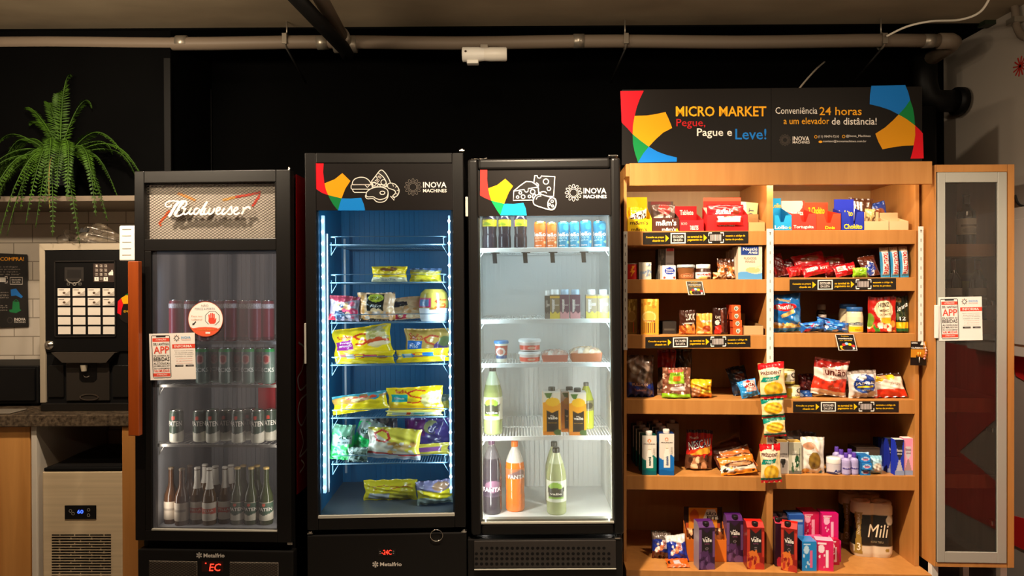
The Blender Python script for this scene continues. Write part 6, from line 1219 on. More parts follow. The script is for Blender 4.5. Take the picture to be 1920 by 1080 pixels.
G_round(FS, 'cream_pot', 'round white pot with blue lettering beside the lilac bottles', 'pot', None, (1549.5, 1575.5, 856.5), z, .015, [(.95, 0), (1, .06), (1, .66)], ('c8c0c4', ('e', .3, .02, .3, .2, '3a3454')), [('Azul', .4, .86, .2, .46, '2a3a84', dict(bold=.04))], parts=[('lid', [(1.02, .66), (1.03, .7), (1.02, .92), (.95, 1.0), (0, 1.0)], 'e8e0d8', GLOSS)])
BOT = [(.92, 0), (1, .05), (1, .58), (.92, .68), (.5, .76), (.42, .8)]
for i, (a, b, y, dd) in enumerate(((1576, 1592, 848, .012), (1592, 1608, 848, .012), (1569, 1585, 843, .05), (1584, 1600, 842, .05), (1562, 1577, 838, .09))):
    G_round(FS, 'lotion_bottle', ('lilac lotion bottle with purple cap at the front next to the white pot', 'lilac lotion bottle with purple cap at the front next to the blue soaps', 'lilac lotion bottle in the second row behind the white pot', 'lilac lotion bottle in the second row between the two front bottles', 'dim lilac lotion bottle at the back behind the white pot')[i], 'bottle', 'lilac lotion bottles', (a, b, y), z, dd, BOT, ('a89cc8', ('r', .1, .1, .9, .5, 'b4a8d0')), [('Baby', .15, .85, .32, .42, '4a3a8c', dict(bold=.05))] if i < 2 else [], parts=[('cap', [(.48, .78), (.5, .82), (.5, .98), (.44, 1.0), (0, 1.0)], '5a3ca0', GLOSS)], seg=20)
for i in range(3):
    G_box(FS, 'soap_bar', ('blue wrapped soap bar at the foot of the stack', 'blue wrapped soap bar in the middle of the stack', 'blue wrapped soap bar on top of the stack')[i], 'soap', 'stacked blue soaps', (1608.5, 1627, 878 - i * 12), z + .0315 * i, .012, .06, ('1c7cc8', ('e', .5, .5, .4, .32, 'b8d4ec'), ('r', .3, .3, .75, .5, 'd87890')), [('Baby', .28, .74, .46, .74, '2a5cb0')], side='1860a0', hgt=.031)
G_bag(FS, 'cotton_pack', 'pale blue cotton pack with a cream emblem beside the soap stack', 'pack', None, (1625, 1651, 857), z, .012, .06, ('a4c8d4', ('e', .5, .4, .3, .26, 'e8d8c4'), ('r', .35, .2, .5, .4, 'c8b8a8'), ('W', .85, .03, 1, 0, '88b8cc')), seed=95, kind='soft', amp=.5)
G_bag(FS, 'cotton_pack', 'pale blue cotton pack lying behind the blue soaps', 'pack', None, (1600, 1634, 850), z, .07, .05, ('98c0d8', ('r', .2, .3, .7, .6, '7ab0d0')), seed=96, kind='soft', amp=.5)
G_box(FS, 'tissue_box', 'low brown box in the shade behind the pale blue pack', 'box', None, (1608, 1652, 841), z, .11, .1, ('4a382c',), side='3a2c22', top='5a4638')
DEO = lambda c, e, f: (e, ('p', [(0, 1), (1, 1), (.5, .42)], c), ('p', [(0, 0), (1, 0), (.55, .45), (.45, .45)], f), ('r', 0, .0, 1, .12, '8c98b8'), ('p', [(.25, .78), (.8, .78), (.8, .55), (.5, .42), (.25, .55)], 'c8c4c8' if c != '15151a' else '24242a'))
for i, (a, b, y, dd, c, e, f, sd) in enumerate(((1678, 1695, 824.5, .012, '15151a', '1c34b0', 'b8b4bc', '1c34c0'), (1695.5, 1713, 822.5, .012, 'e890b0', 'e8a0b8', 'b08888', 'd87898'), (1664, 1682, 823, .06, '15151a', '16268c', '8c8a98', '14289c'), (1652, 1670, 822, .11, '15151a', '101c64', '5a5868', '0e1a5c'), (1640, 1658, 822, .16, '15151a', '0c1444', '3c3a48', '0a1240'))):  # boxes further back have the row's shade put into their blues
    G_box(FS, 'deodorant_box', ('blue and black deodorant box at the front of the row by the side panel', 'pink deodorant box against the side panel', 'blue deodorant box second in its row', 'shade-darkened blue deodorant box third in its row', 'shade-darkened blue deodorant box at the back of its row')[i], 'box', 'deodorant boxes', (a, b, y), z, dd, .04, DEO(c, e, f), [('Rexona', .2, .8, .66, .74, W if c == '15151a' else 'a86a80', dict(bold=.02)), ('clinical', .25, .75, .58, .63, W if c == '15151a' else 'a86a80')], side=sd, top='e0d4cc' if i < 2 else '2a2a34')
z = zbase
DVG = lambda a, b, c: (a, ('p', [(.18, .42), (.82, .42), (.82, .98), (.5, .86), (.18, .98)], '231a1c'), ('r', .18, .4, .82, .6, '231a1c'), ('r', 0, .3, .16, .95, b), ('r', .86, .3, 1, .9, b), ('e', .3, .22, .42, .22, c), ('s', 16, 3, .05, .05, .6, .4, .06, [c, b, a]), ('e', .75, .06, .3, .1, b), ('e', .5, .5, .09, .035, '8c7c80'), ('e', .5, .5, .06, .022, '231a1c'))
GR_ = DVG('321838', '6c4878', '4e2c58'); PC_ = DVG('8a1810', 'b83424', 'd87028')
DT = [('Valle', .22, .8, .655, .75, W, dict(bold=.04)), ('del', .36, .54, .755, .785, W), ('uva', .36, .66, .6, .63, '8c4a6c')]
J = 'juice cartons on the bottom shelf'
G_box(FS, 'juice_carton', 'purple grape juice carton at the very front of the bottom shelf', 'carton', J, (1310, 1341, 977), z, -.085, .07, GR_, DT, side='a898a4', top='4c1c60', cap=('1a1416', .0, .22, .015, .012), slant=.09, turn=8)
G_box(FS, 'juice_carton', 'purple grape juice carton standing beside the peach carton', 'carton', J, (1368, 1399, 970), z, -.03, .07, GR_, DT, side='6a4a74', top='4c1c60', cap=('1a1416', .05, .22, .015, .012), slant=.09)
G_box(FS, 'juice_carton', 'red peach juice carton in front of the shelf divider', 'carton', J, (1401, 1433, 977), z, -.07, .07, PC_, DT, side='8c1c14', top='c02018', cap=('1a1416', .0, .22, .015, .012), slant=.09, turn=-2)
G_box(FS, 'juice_carton', 'red peach juice carton turned sideways in front of the pink sanitary packs', 'carton', J, (1472, 1500, 976), z, -.075, .06, PC_, DT, side='a01c14', top='c82018', cap=('1a1416', -.1, .25, .015, .014), slant=.09, turn=-24)
G_box(FS, 'juice_carton', 'dark grape juice carton half hidden behind the turned peach carton', 'carton', J, (1454, 1466, 972), z, -.03, .06, ('2c1424', ('e', .6, .1, .4, .12, 'b8283c')), side='2c1420', top='d0304c', cap=('1a1416', 0, .3, .014, .012), slant=.06)
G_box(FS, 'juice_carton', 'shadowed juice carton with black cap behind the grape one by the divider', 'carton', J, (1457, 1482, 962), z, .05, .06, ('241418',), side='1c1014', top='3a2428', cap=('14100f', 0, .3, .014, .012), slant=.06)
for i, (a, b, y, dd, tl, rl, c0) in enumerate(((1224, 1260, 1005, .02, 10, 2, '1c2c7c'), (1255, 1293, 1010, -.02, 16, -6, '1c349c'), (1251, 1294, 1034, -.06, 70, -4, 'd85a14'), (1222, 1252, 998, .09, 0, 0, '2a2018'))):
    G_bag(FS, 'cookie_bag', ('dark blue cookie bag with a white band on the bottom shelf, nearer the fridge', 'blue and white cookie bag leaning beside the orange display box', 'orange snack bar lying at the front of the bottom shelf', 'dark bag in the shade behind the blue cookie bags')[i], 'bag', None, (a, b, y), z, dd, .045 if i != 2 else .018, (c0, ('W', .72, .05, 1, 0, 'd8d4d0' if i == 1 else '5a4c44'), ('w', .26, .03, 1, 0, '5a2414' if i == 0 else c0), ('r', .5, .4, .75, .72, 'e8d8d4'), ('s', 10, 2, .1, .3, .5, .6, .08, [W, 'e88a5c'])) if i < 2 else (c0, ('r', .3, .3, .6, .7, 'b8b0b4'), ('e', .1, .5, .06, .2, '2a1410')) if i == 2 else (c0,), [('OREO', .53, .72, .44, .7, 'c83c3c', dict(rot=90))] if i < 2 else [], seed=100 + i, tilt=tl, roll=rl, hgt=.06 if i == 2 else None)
o = G_tray(FS, 'orange display box with rounded header card on the bottom shelf', (1288, 1362, 1012), z, .015, 'd8701c', 950, [], 'e08420', [('SÃO', .58, .84, .82, .9, '3a2410', dict(bold=.05)), ('FIT', .6, .86, .73, .81, '3a2410', dict(bold=.05))], card_art=('2a120a', ('r', .05, .42, .95, .66, 'b8481c'), ('r', .13, .5, .87, .97, 'e0881c'), ('e', .28, .8, .12, .14, 'c85414'), ('p', [(.5, .74), (.9, .74), (.82, .94), (.6, .94)], 'e8dcc4')), dep=.08)
for i, (a, b, y) in enumerate(((1287, 1311, 992), (1341, 1364, 994), (1312, 1340, 986))):
    G_bag(FS, 'peanut_pouch', ('orange peanut pouch between the blue cookie bags and the front grape carton', 'orange and black peanut pouch between the front grape carton and the other grape carton', 'orange peanut pouch in the middle of the display box')[i], 'pouch', 'orange peanut pouches', (a, b, y), z, .03, .03, ('e07a1c', ('W', .68, .05, 1, i, '3a1c10'), ('s', 10, 4 + i, 0, .6, 1, 1, .1, ['8c4a24', 'e8b080', '5a2c14']), ('r', .3, .3, .8, .6, '2c1c14' if i == 1 else 'e88a2c')), seed=105 + i, up=.002)
G_box(FS, 'pad_pack', 'dark blue pack standing behind the turned peach carton', 'pack', None, (1479, 1508, 966), z, .04, .08, ('1c4c9c', ('r', .5, .4, .9, .8, '5a84c0'), ('r', .1, .85, .9, .9, 'a8b8cc')), side='163c80', top='2a5498')
PK = (('blue and pink pad pack at the front beside the turned peach carton', (1503, 1530, 1013), -.06, '1c84c8', '163c80', 'b8dcf0', None), ('bright pink pad pack at the front with white print', (1531, 1562, 1014), -.075, 'd8205c', 'f0a8c0', 'f8dce4', -10), ('crimson pad pack on the upper row beside the blue pack', (1509, 1541, 968), .01, 'c8184c', '9c1440', 'f0a0b8', 4), ('magenta pad pack on the upper row in front of the toilet paper', (1546, 1577, 967), .01, 'd0146c', 'a8105c', 'f0b8d4', -4), ('pink pad pack in the second row below the crimson one', (1512, 1543, 1006), .006, 'e04c80', 'b83464', 'f8c8d8', 6), ('magenta pad pack end standing under the upper magenta pack', (1556, 1574, 1012), .0, 'c0103c', '94103c', 'f0d8dc', 0))
for i, (lb, p_, dd, c0, sd, ac, tn) in enumerate(PK):
    up = .107 if i in (2, 3) else 0
    if i in (2, 3): # the packs they stand on
        G_box(FS, 'pad_pack', ('crimson pad pack carrying another crimson pack', 'magenta pad pack carrying the upper magenta pack')[i - 2], 'pack', 'pad packs', (p_[0], p_[1], 1008), z, dd + .03, .06, (c0,), side=sd, hgt=.1055)
    G_box(FS, 'pad_pack', lb, 'pack', 'pad packs', p_, z + up, dd, (.08, .055, .08, .08, .025, .035)[i], (c0, ('e', .3, .72, .18, .14, ac), ('r', .55, .12, .72, .7, ac if i != 0 else 'e0608c'), ('s', 10, i, .1, .1, .5, .55, .05, [ac, c0]), ('r', .1, .88, .6, .93, ac)), [('Always', .1, .5, .78, .88, W, dict(shear=.2))] if i in (2, 3) else [], side=sd, top=c0 if i != 1 else 'f0b0c4', turn=tn or 0, m_=FILM)
# toilet paper: packs of standing rolls in printed film
def roll_pack(px, d, label, dim):
    x, w_, h_ = put(FS, *px, zbase, d); o = thing('toilet_paper_pack', label, 'toilet paper', FS.M @ T(x, d, zbase + .0006) @ rz(-6), 'toilet paper packs'); r = w_ / 4
    def front(U, V, off=0, s_=-1):   # film stretched over two rolls side by side
        u = np.asarray(U, float); V = np.asarray(V, float); a = np.abs(2 * u - 1)
        y = r * np.clip(1 - a ** 5, 0, 1) ** .4 * (1 - .13 * np.exp(-((u - .5) / .07) ** 2)); rd = 1 - .08 * np.clip((np.abs(V - .5) * 2 - .86) / .14, 0, 1)
        return (u - .5) * 4 * r * rd, r + s_ * y * rd - off, V * h_
    paint = art('d8c4a8', ('r', 0, .22, 1, .78, '1c1814'), ('p', [(.04, .06), (.22, .06), (.17, .5), (.22, .84), (.04, .84), (.09, .5)], '9a7a34'), ('e', .88, .7, .1, .1, 'b8a488'), ('e', .82, .14, .05, .04, '9a7a34'))
    m = MB(); m.grid(front, 70, 50, paint); m.grid(lambda U, V: front(U, V, 0, 1), 40, 30, paint, flip=True)
    m.text('Mili', .34, .84, .38, .62, front, 'e8d4b4', .002, shear=.2); m.text('3', .09, .17, .12, .26, front, 'f0e0c4', .002, bold=.02); m.text('FOLHA TRIPLA', .42, .72, .27, .31, front, 'a89470', .002); m.text('FOLHA TRIPLA', .105, .155, .42, .8, front, 'f0e0c4', .002, rot=90); m.build('printed_film', FILM, o)
    for sx in (-1, 1):
        m = MB(); n_ = 28; prof_ = [(.3 * r, -.02), (.34 * r, .0), (.9 * r, .004), (.97 * r, -.004)]
        m.lathe(prof_, n_, 'dccab0', c=(sx * r, r, h_), caps=False); m.lathe([(0, -.02), (.32 * r, -.02)], n_, '5a4a38', c=(sx * r, r, h_), caps=False); m.build('roll_end', MATTE, o)
    return o
roll_pack((1602, 1677, 945), .10, 'toilet paper pack with black and gold print at the front of the bottom shelf corner', False)
roll_pack((1580, 1654, 930), .26, 'second toilet paper pack with black and gold print standing behind the front one', True)

# hanging cheese packets and card pack
def cheese(px0, px1, y0, y1, d, kind, label, roll):
    x0, zt = FS.at(px0, y0, d); x1, _ = FS.at(px1, y0, d); _, zb_ = FS.at(px0, y1, d); w_, h_ = float(x1 - x0), float(zt - zb_)
    a = ('ecd49c', ('W', .8 if kind else .86, .02, .5, 0, 'c8141c'), ('e', .5, .27, .38, .2, 'e0a818'), ('e', .45, .3, .25, .12, 'eec03c'), ('w', .07, .01, 1, 0, 'c0141c'), ('r', 0, .07, 1, .12, '0c5a40'), ('p', [(0, .46), (.7, .52), (.8, .64), (.1, .6)], '128470'), ('e', .45, .74, .42, .13, 'f0dcc0')) if kind else ('ecd49c', ('w', .12, .02, 1, 0, 'c0141c'), ('r', 0, .12, 1, .2, '0c5a40'), ('e', .5, .5, .42, .28, 'e0a818'), ('e', .5, .54, .3, .16, 'eec03c'), ('r', 0, .86, 1, 1, '0c6a54'), ('p', [(0, .7), (.4, .86), (0, .95)], '128470'))
    S = bagS(w_, h_, .03, 'pillow', int(px0), .8); m = MB(); m.grid(lambda U, V: S(U, V), 42, 50, art(*a)); m.grid(lambda U, V: S(U, V, 0, True), 16, 16, art('c8a868'), flip=True)
    if kind: addtext(m, S, [('PRÉSIDENT', .06, .86, .68, .79, '5a1c18', dict(bold=.03)), ('ralado', .2, .6, .52, .6, 'b8dcd0', dict(shear=.2))])
    m.xf(T(0, 0, -h_)); o = m.build('cheese_packet', FILM); o.matrix_world = FS.M @ T(float(x0 + x1) / 2, d, float(zt)) @ ry(roll); tag(o, label, 'cheese packet', 'hanging cheese packets'); return o
cheese(1422, 1472, 680, 748, -.045, True, 'topmost hanging cheese packet with red header on the divider strip', -5)
cheese(1428, 1472, 746, 786, -.043, False, 'second cheese packet of the hanging chain, just below the topmost one', -5)
cheese(1430, 1472, 783, 819, -.042, False, 'lowest packet of the upper hanging cheese chain', -4)
cheese(1425, 1464, 833, 906, -.045, True, 'single red topped cheese packet hanging alone below the chain', -3)
x_, zt = FS.at(1444, 817, -.012); m = MB(); m.box(-.018, .018, 0, .002, -.05, 0, 'e4ddd2'); m.tube([(0, -.001, -.02), (.002, -.02, -.03), (.001, -.028, -.05), (0, -.02, -.06)], .0022, 6, '3a342e'); m.box(-.004, .004, -.03, -.028, -.062, -.04, 'e8e0d4')
o = m.build('strip_hook', GLOSS, M=FS.M @ T(float(x_), -.012, float(zt))); tag(o, 'small white hook tag holding the lone cheese packet', 'hook')
x0, zt = FS.at(1711, 640, -.035); x1, _ = FS.at(1740, 640, -.035); zb_ = FS.at(1711, 685, -.035)[1]; w_, h_ = float(x1 - x0), float(zt - zb_)
t = thing('hanging_card_pack', 'black and orange carded item hanging on the strip beside the glazed cabinet', 'card pack', FS.M @ T(float(x0 + x1) / 2, -.036, float(zb_)) @ ry(1))
m = MB(); S = faceS(w_, h_); m.grid(lambda U, V: S(U, V, 0), 30, 44, art('c07c1c', ('r', 0, .68, .82, 1, '14110f'), ('p', [(.6, .86), (.82, .86), (.78, .98), (.7, .98)], W), ('r', 0, 0, 1, .34, '120f0d'), ('r', .36, .34, .66, .42, '3a2410')), smooth=False); m.box(-w_ / 2, w_ / 2, .0004, .003, 0, h_, '120f0d'); addtext(m, S, [('BARRA', .03, .42, .9, .97, W, dict(bold=.03)), ('CLÁSSICO', .02, .8, .7, .78, W, dict(bold=.05))]); m.build('backing_card', GLOSS, t)
m = MB()
for sx in (-.05, .09): m.tube([(sx * w_, -.004, h_ * .36), (sx * w_, -.004, h_ * .56)], .004, 10, 'e88c1c')
m.tube([(.02 * w_, -.006, h_ * .12), (.02 * w_, -.006, h_ * .36)], .0022, 8, 'b8b0a4'); m.build('contents', GLOSS, t)
m = MB()
for k, c_ in enumerate(('e0b8b0', 'e8a898', 'e88468', 'e8745c', 'e8a0a0')): m.lathe([(0, -.006), (.006, 0), (0, .006)], 10, c_, c=(w_ * (.38 + .06 * math.sin(k * 1.3)), -.008, h_ * (.74 - k * .11)), caps=False)
m.tube([(w_ * .3, -.004, h_ * .98), (w_ * .42, -.006, h_ * .72), (w_ * .4, -.006, h_ * .3)], .0014, 6, 'd8b0a8'); m.build('bead_tag', GLOSS, t)

# bottles in the glazed cabinet
WINE = [(1, 0), (1, .58), (.94, .66), (.5, .76), (.36, .82), (.34, .97), (.37, .975), (.37, 1.0)]
GLW = mat('dark_bottle_glass', None, .08)
def wine(a, b, y, i, d, label):
    zs = ZW[i]
    o = G_round(FS, 'wine_bottle', label, 'bottle', 'wine bottles', (a, b, y), zs, d, WINE, ('120f0d',), m_=GLW, body='glass_body', parts=[('label', [(1.012, .2), (1.012, .52)], ('d8d0c0', ('r', .15, .5, .85, .62, '8a8274'), ('e', .5, .25, .3, .2, 'b0a898')), MATTE), ('capsule', [(.37, .8), (.36, .86), (.36, .975), (.39, .98), (.39, 1.005), (0, 1.005)], '5c1418' if i else '1a1816', GLOSS)])
    return o
wine(1774, 1802, 486, 1, HF + .07, 'wine bottle with pale label on the second cabinet shelf, next to the shelf unit')
wine(1819, 1848, 486, 1, HF + .08, 'wine bottle with pale label on the second cabinet shelf nearer the side wall')
wine(1796, 1828, 366, 0, HF + .1, 'dark bottle with small square label alone on the top cabinet shelf')
G_box(FS, 'gift_box', 'olive green gift box behind the wine bottles in the glazed cabinet', 'box', None, (1803, 1844, 513), ZW[1], HF + .2, .08, ('5c6414', ('r', 0, .84, 1, 1, '3a3418'), ('p', [(.15, .1), (.5, .1), (.32, .6)], '3c4210'), ('e', .7, .35, .2, .2, '4c5412')), side='3c4210')
# ------------------------------------------------------------------ goods in the fridges
# frozen food
YB = 'f0d418'; SD = 'c8281c'
def sad(u0, u1, v0, v1, name=True):   # red wordmark and curled S
    return [('Sadia', u0, u1, v0, v1, SD, dict(bold=.03))]
def curl(cx, cy, r, c='d8341c', wd=.05): return ('l', [(cx + r * .8, cy + r), (cx, cy + r * 1.25), (cx - r * .75, cy + r * .8), (cx - r * .5, cy + r * .2), (cx + r * .4, cy - r * .2), (cx + r * .7, cy - r * .7), (cx + r * .2, cy - r * 1.15), (cx - r * .7, cy - r)], wd, c)
def B(label, px, z, d, t, a, tx=(), **k): return G_bag(FB, k.pop('name', 'frozen_food_bag'), label, 'frozen food', k.pop('grp', None), px, z, d, t, a, tx, **k)
z0, z1, z2, z3, z4, z5, z6 = SHB
B('plump yellow frozen food bag on the second freezer shelf', (694, 762, 499), z1, .10, .10, (YB, ('w', .3, .03, 2, 0, 'd8d8b0'), ('e', .5, .8, .25, .14, '8c5a2c'), ('s', 14, 2, 0, .3, 1, 1, .06, ['f8e84c', 'd8b814'])), [('Sadia', .3, .7, .1, .25, '8c9ca0')], kind='soft', seed=201)
B('flat yellow green frozen food bag beside the plump yellow one', (766, 827, 503), z1, .11, .09, ('d0c42c', ('W', .68, .04, 1, 1, '8c8c5c'), ('W', .86, .05, 1, 0, '4a6488'), ('s', 12, 5, 0, 0, 1, .6, .08, ['e0d84c', 'b8a828'])), seed=202)
B('small frozen bread bag with pink and dark print on the third freezer shelf', (614, 672, 557), z2, .10, .06, ('8c8494', ('e', .45, .5, .3, .2, 'd8b078'), ('e', .5, .3, .3, .14, '14243c'), ('r', 0, 0, .25, .25, 'd83c50'), ('e', .8, .38, .2, .14, 'd84870'), ('W', .8, .06, 1, 2, '8c3040'), ('s', 16, 3, .1, .1, .9, .7, .08, ['e0c090', 'c8506c', 'b8b0b8', '2a3c5c'])), seed=203, roll=4)
B('cheese bread bag with dark panel and lime roundel on the third freezer shelf', (668, 740, 549), z2, .10, .06, ('d8b488', ('r', .25, .38, .72, .95, '14201c'), ('e', .5, .82, .2, .14, 'b8c83c'), ('e', .5, .2, .36, .18, 'e0b47c'), ('w', .1, .02, 1, 0, '3c3430'), ('r', 0, .25, .18, .9, 'e0a860'), ('s', 20, 3, 0, .1, 1, .4, .07, ['f0d0a0', 'd89c58', 'c8b8a8'])), [('PÃO DE', .36, .64, .82, .88, '24341c'), ('QUEIJO', .34, .66, .76, .81, '24341c'), ('Pão', .34, .66, .5, .6, 'd8d8d0', dict(shear=.3))], seed=204, back=art('4a5468'))
B('cream coloured frozen bread bag with red band next to the cheese bread', (730, 797, 560), z2, .11, .06, ('d8b890', ('p', [(.1, .6), (.6, .5), (.55, .8), (.2, .85)], '2a2c34'), ('r', 0, .05, .5, .25, 'c83048'), ('e', .4, .42, .3, .18, 'e0bc8c'), ('e', .75, .5, .2, .3, 'e0c49c'), ('s', 14, 7, 0, .1, 1, .6, .07, ['f0dcb8', 'd8a870'])), seed=205, roll=-4)
G_round(FB, 'frozen_dish_tub', 'oval white tub in a yellow and pink sleeve on the third freezer shelf', 'tub', None, (785, 842, 542), z2, .08, [(.82, 0), (.88, .06), (.96, .36), (.96, .40)], ('d8e0e4',), parts=[('sleeve', [(.985, .36), (.98, .6), (.86, .88), (.6, .99), (0, 1.0)], ('b8ac4c', ('r', -.5, .1, .45, .58, 'b82c64'), ('r', .14, .18, .4, .52, '5a84b0'), ('r', .45, .0, 1.5, .12, '9c6c2c'), curl(.68, .3, .16, wd=.06)), FILM)], body='tub', sq=3)
B('large yellow frozen food bag with purple panel standing on the fourth freezer shelf', (624, 737, 620), z3, .15, .07, (YB, ('p', [(.05, .28), (.36, .32), (.3, .62), (.02, .58)], '9c2c8c'), curl(.5, .6, .14, wd=.05), ('e', .76, .62, .17, .34, 'd8c88c'), ('e', .78, .48, .2, .12, 'c85028'), ('e', .8, .4, .2, .07, 'e8d4a8'), ('s', 26, 3, .62, .55, .94, .95, .04, ['e8e0b0', 'b8b060', 'd8d0a0']), ('W', .96, 0, 1, 0, 'd8b814')), [('Sadia', .08, .36, .66, .78, SD, dict(bold=.03, rot=8)), ('Frango', .1, .3, .5, .57, W), ('EMPANADO', .08, .32, .41, .47, W)], seed=206, roll=-7, tilt=6)
B('flat yellow frozen food pack lying in front of the large yellow bag', (630, 740, 655), z3, .085, .03, (YB, ('r', .02, .5, .2, .75, 'e05c50'), ('r', .15, .4, .3, .75, 'c8ccc0'), ('r', .46, .5, .72, .7, 'c8404c'), ('e', .8, .52, .1, .12, 'a86c34'), curl(.38, .58, .12, wd=.04), ('w', .25, .03, 2, 0, 'd8c018')), seed=207, hgt=.062)
B('tan frozen food bag with blue panel standing at the back of the fourth freezer shelf', (757, 844, 617), z3, .2, .06, ('b89848', ('r', .05, .2, .38, .62, '1c64b0'), curl(.58, .55, .2, 'b8442c', .05), ('e', .82, .4, .16, .22, '5a4478'), ('e', .9, .6, .14, .16, '6c7844')), [('Sadia', .1, .4, .66, .86, 'a83c24', dict(bold=.03)), ('Filé', .1, .3, .4, .52, 'b8cce0')], seed=208)
B('flat yellow frozen food pack with blue panels lying in front of the tan bag', (742, 843, 652), z3, .09, .03, (YB, ('r', .1, .4, .34, .7, '3c94c8'), ('r', .14, .42, .28, .68, 'b8ccc8'), ('r', .5, .45, .72, .72, '2c84c8'), curl(.42, .56, .13, wd=.04), ('w', .22, .03, 1, 0, 'd8bc14')), [('Sadia', .76, .95, .5, .7, SD)], seed=209, hgt=.062, roll=-2)
B('yellow frozen food bag lying with twisted end on the fifth freezer shelf', (621, 728, 740), z4, .10, .06, (YB, ('W', .6, .12, .6, 3.6, 'b88c3c'), ('e', .62, .75, .2, .14, 'a8845c'), ('e', .8, .7, .08, .12, '2c94a8'), ('W', .85, .05, 1, 0, '3c94a0'), ('s', 12, 3, .3, .6, .9, .9, .06, ['8c6c3c', 'd8c890', 'c8402c'])), seed=210, tilt=10, roll=-7, hgt=.085)
B('upright bright yellow frozen food bag with teal panel on the fifth freezer shelf', (725, 832, 729), z4, .12, .06, ('f4d414', ('r', .06, .46, .36, .76, '129c9c'), curl(.52, .64, .2, wd=.045), ('e', .82, .5, .2, .3, 'd8d08c'), ('w', .34, .03, 1.5, 0, 'f0c010'), ('s', 22, 3, .64, .2, .98, .78, .05, ['e8e0b0', 'c8bc70', 'e0d898'])), [('Sadia', .16, .36, .8, .93, SD, dict(bold=.03)), ('Empanado', .1, .3, .54, .64, W)], seed=211, roll=-2)
B('thin silver yellow frozen food pack lying under the upright yellow bag', (722, 830, 772), z4, .075, .03, ('d8cc5c', ('r', .1, .2, .9, .7, 'b8c8b8'), ('r', .36, .3, .44, .7, 'd8502c'), ('r', .5, .3, .7, .6, '5ca8a0')), seed=212, hgt=.026)
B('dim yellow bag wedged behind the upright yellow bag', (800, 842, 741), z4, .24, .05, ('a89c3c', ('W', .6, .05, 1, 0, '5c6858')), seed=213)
B('green and grey vegetable bag slumped at the end of the sixth freezer shelf', (616, 662, 800), z5, .10, .06, ('3cb85c', ('r', .1, .4, .95, .72, '8c9c98'), ('W', .72, .06, 1, 0, '5c8c70'), ('s', 20, 3, 0, 0, 1, .4, .08, ['5cd878', '2c9c4c', '7ce090'])), [('VEG', .3, .9, .62, .72, '1c4c34', dict(bold=.03)), ('frutas', .35, .8, .5, .56, '3c5c50')], seed=214, roll=5)
B('tilted green and grey vegetable bag on the sixth freezer shelf', (648, 706, 792), z5, .12, .07, ('1cc05c', ('p', [(0, .52), (1, .42), (1, .8), (.1, .92)], '8c9a94'), ('e', .78, .8, .12, .08, 'b83c3c'), ('W', .86, .05, 1, 0, '9ca8a0'), ('s', 14, 3, 0, .05, 1, .4, .07, ['4ce080', '14984c'])), [('VEGETAIS', .12, .85, .62, .78, '24503c', dict(rot=14, bold=.04))], seed=215, roll=22, hgt=.16)
B('dark green leaf bag in front of the tilted vegetable bag', (652, 690, 840), z5, .08, .04, ('6c8878', ('s', 30, 3, 0, 0, 1, 1, .09, ['3c5448', '8ca898', '2c4438', 'b8ccc0'])), seed=216)
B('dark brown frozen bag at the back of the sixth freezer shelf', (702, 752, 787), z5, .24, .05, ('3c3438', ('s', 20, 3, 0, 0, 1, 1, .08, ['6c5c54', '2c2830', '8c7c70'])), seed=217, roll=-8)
B('white and yellow frozen food bag with a red loop on the sixth freezer shelf', (684, 786, 809), z5, .075, .07, ('e0d8c0', ('d', .52, -.9, 'e8d84c'), ('l', [(.16, .62), (.14, .82), (.26, .92), (.38, .86), (.42, .7), (.32, .58), (.2, .6)], .05, 'c8382c'), ('e', .62, .46, .22, .1, 'e0b870'), ('w', .22, .02, 1, 0, 'c83c34'), ('w', .15, .02, 1, 0, 'd0d4d8'), ('s', 16, 4, .4, .25, .95, .55, .05, ['e8c890', 'd8a050', 'f0e8d8'])), seed=218, roll=4)
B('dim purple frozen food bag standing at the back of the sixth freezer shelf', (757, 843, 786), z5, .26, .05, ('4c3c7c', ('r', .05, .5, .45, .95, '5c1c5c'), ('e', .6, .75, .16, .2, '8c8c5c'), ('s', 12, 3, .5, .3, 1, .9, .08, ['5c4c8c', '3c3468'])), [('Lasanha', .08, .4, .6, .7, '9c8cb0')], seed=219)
B('flat yellow and plum frozen food pack lying on the sixth freezer shelf', (752, 843, 815), z5, .16, .03, ('a89c34', ('r', .3, .35, .85, .75, '6c3c6c'), ('W', .86, .1, 1, 2, 'b8ac3c')), seed=220, hgt=.055, roll=-3)
B('yellow frozen food pack lying alone on the freezer floor', (679, 781, 908), z6, .22, .07, ('dcc824', ('r', .1, .08, .5, .42, 'a8a8a4'), ('r', .5, .08, .85, .42, 'b8a838'), ('l', [(.1, .7), (.4, .78), (.7, .68), (.9, .8)], .025, 'a8402c'), ('l', [(.55, .62), (.8, .72), (.95, .6)], .03, 'b83c24'), ('l', [(.2, .6), (.5, .58)], .02, 'a8402c')), seed=221, hgt=.10)
B('yellow and silver frozen food bag on the freezer floor beside the glass edge', (781, 850, 908), z6, .12, .08, ('dcc824', ('w', .3, .05, 1, 0, 'a8b8a8'), ('W', .62, .06, 1, 1, '74708c'), ('e', .7, .78, .24, .16, '8c6c50')), seed=222, roll=-5)

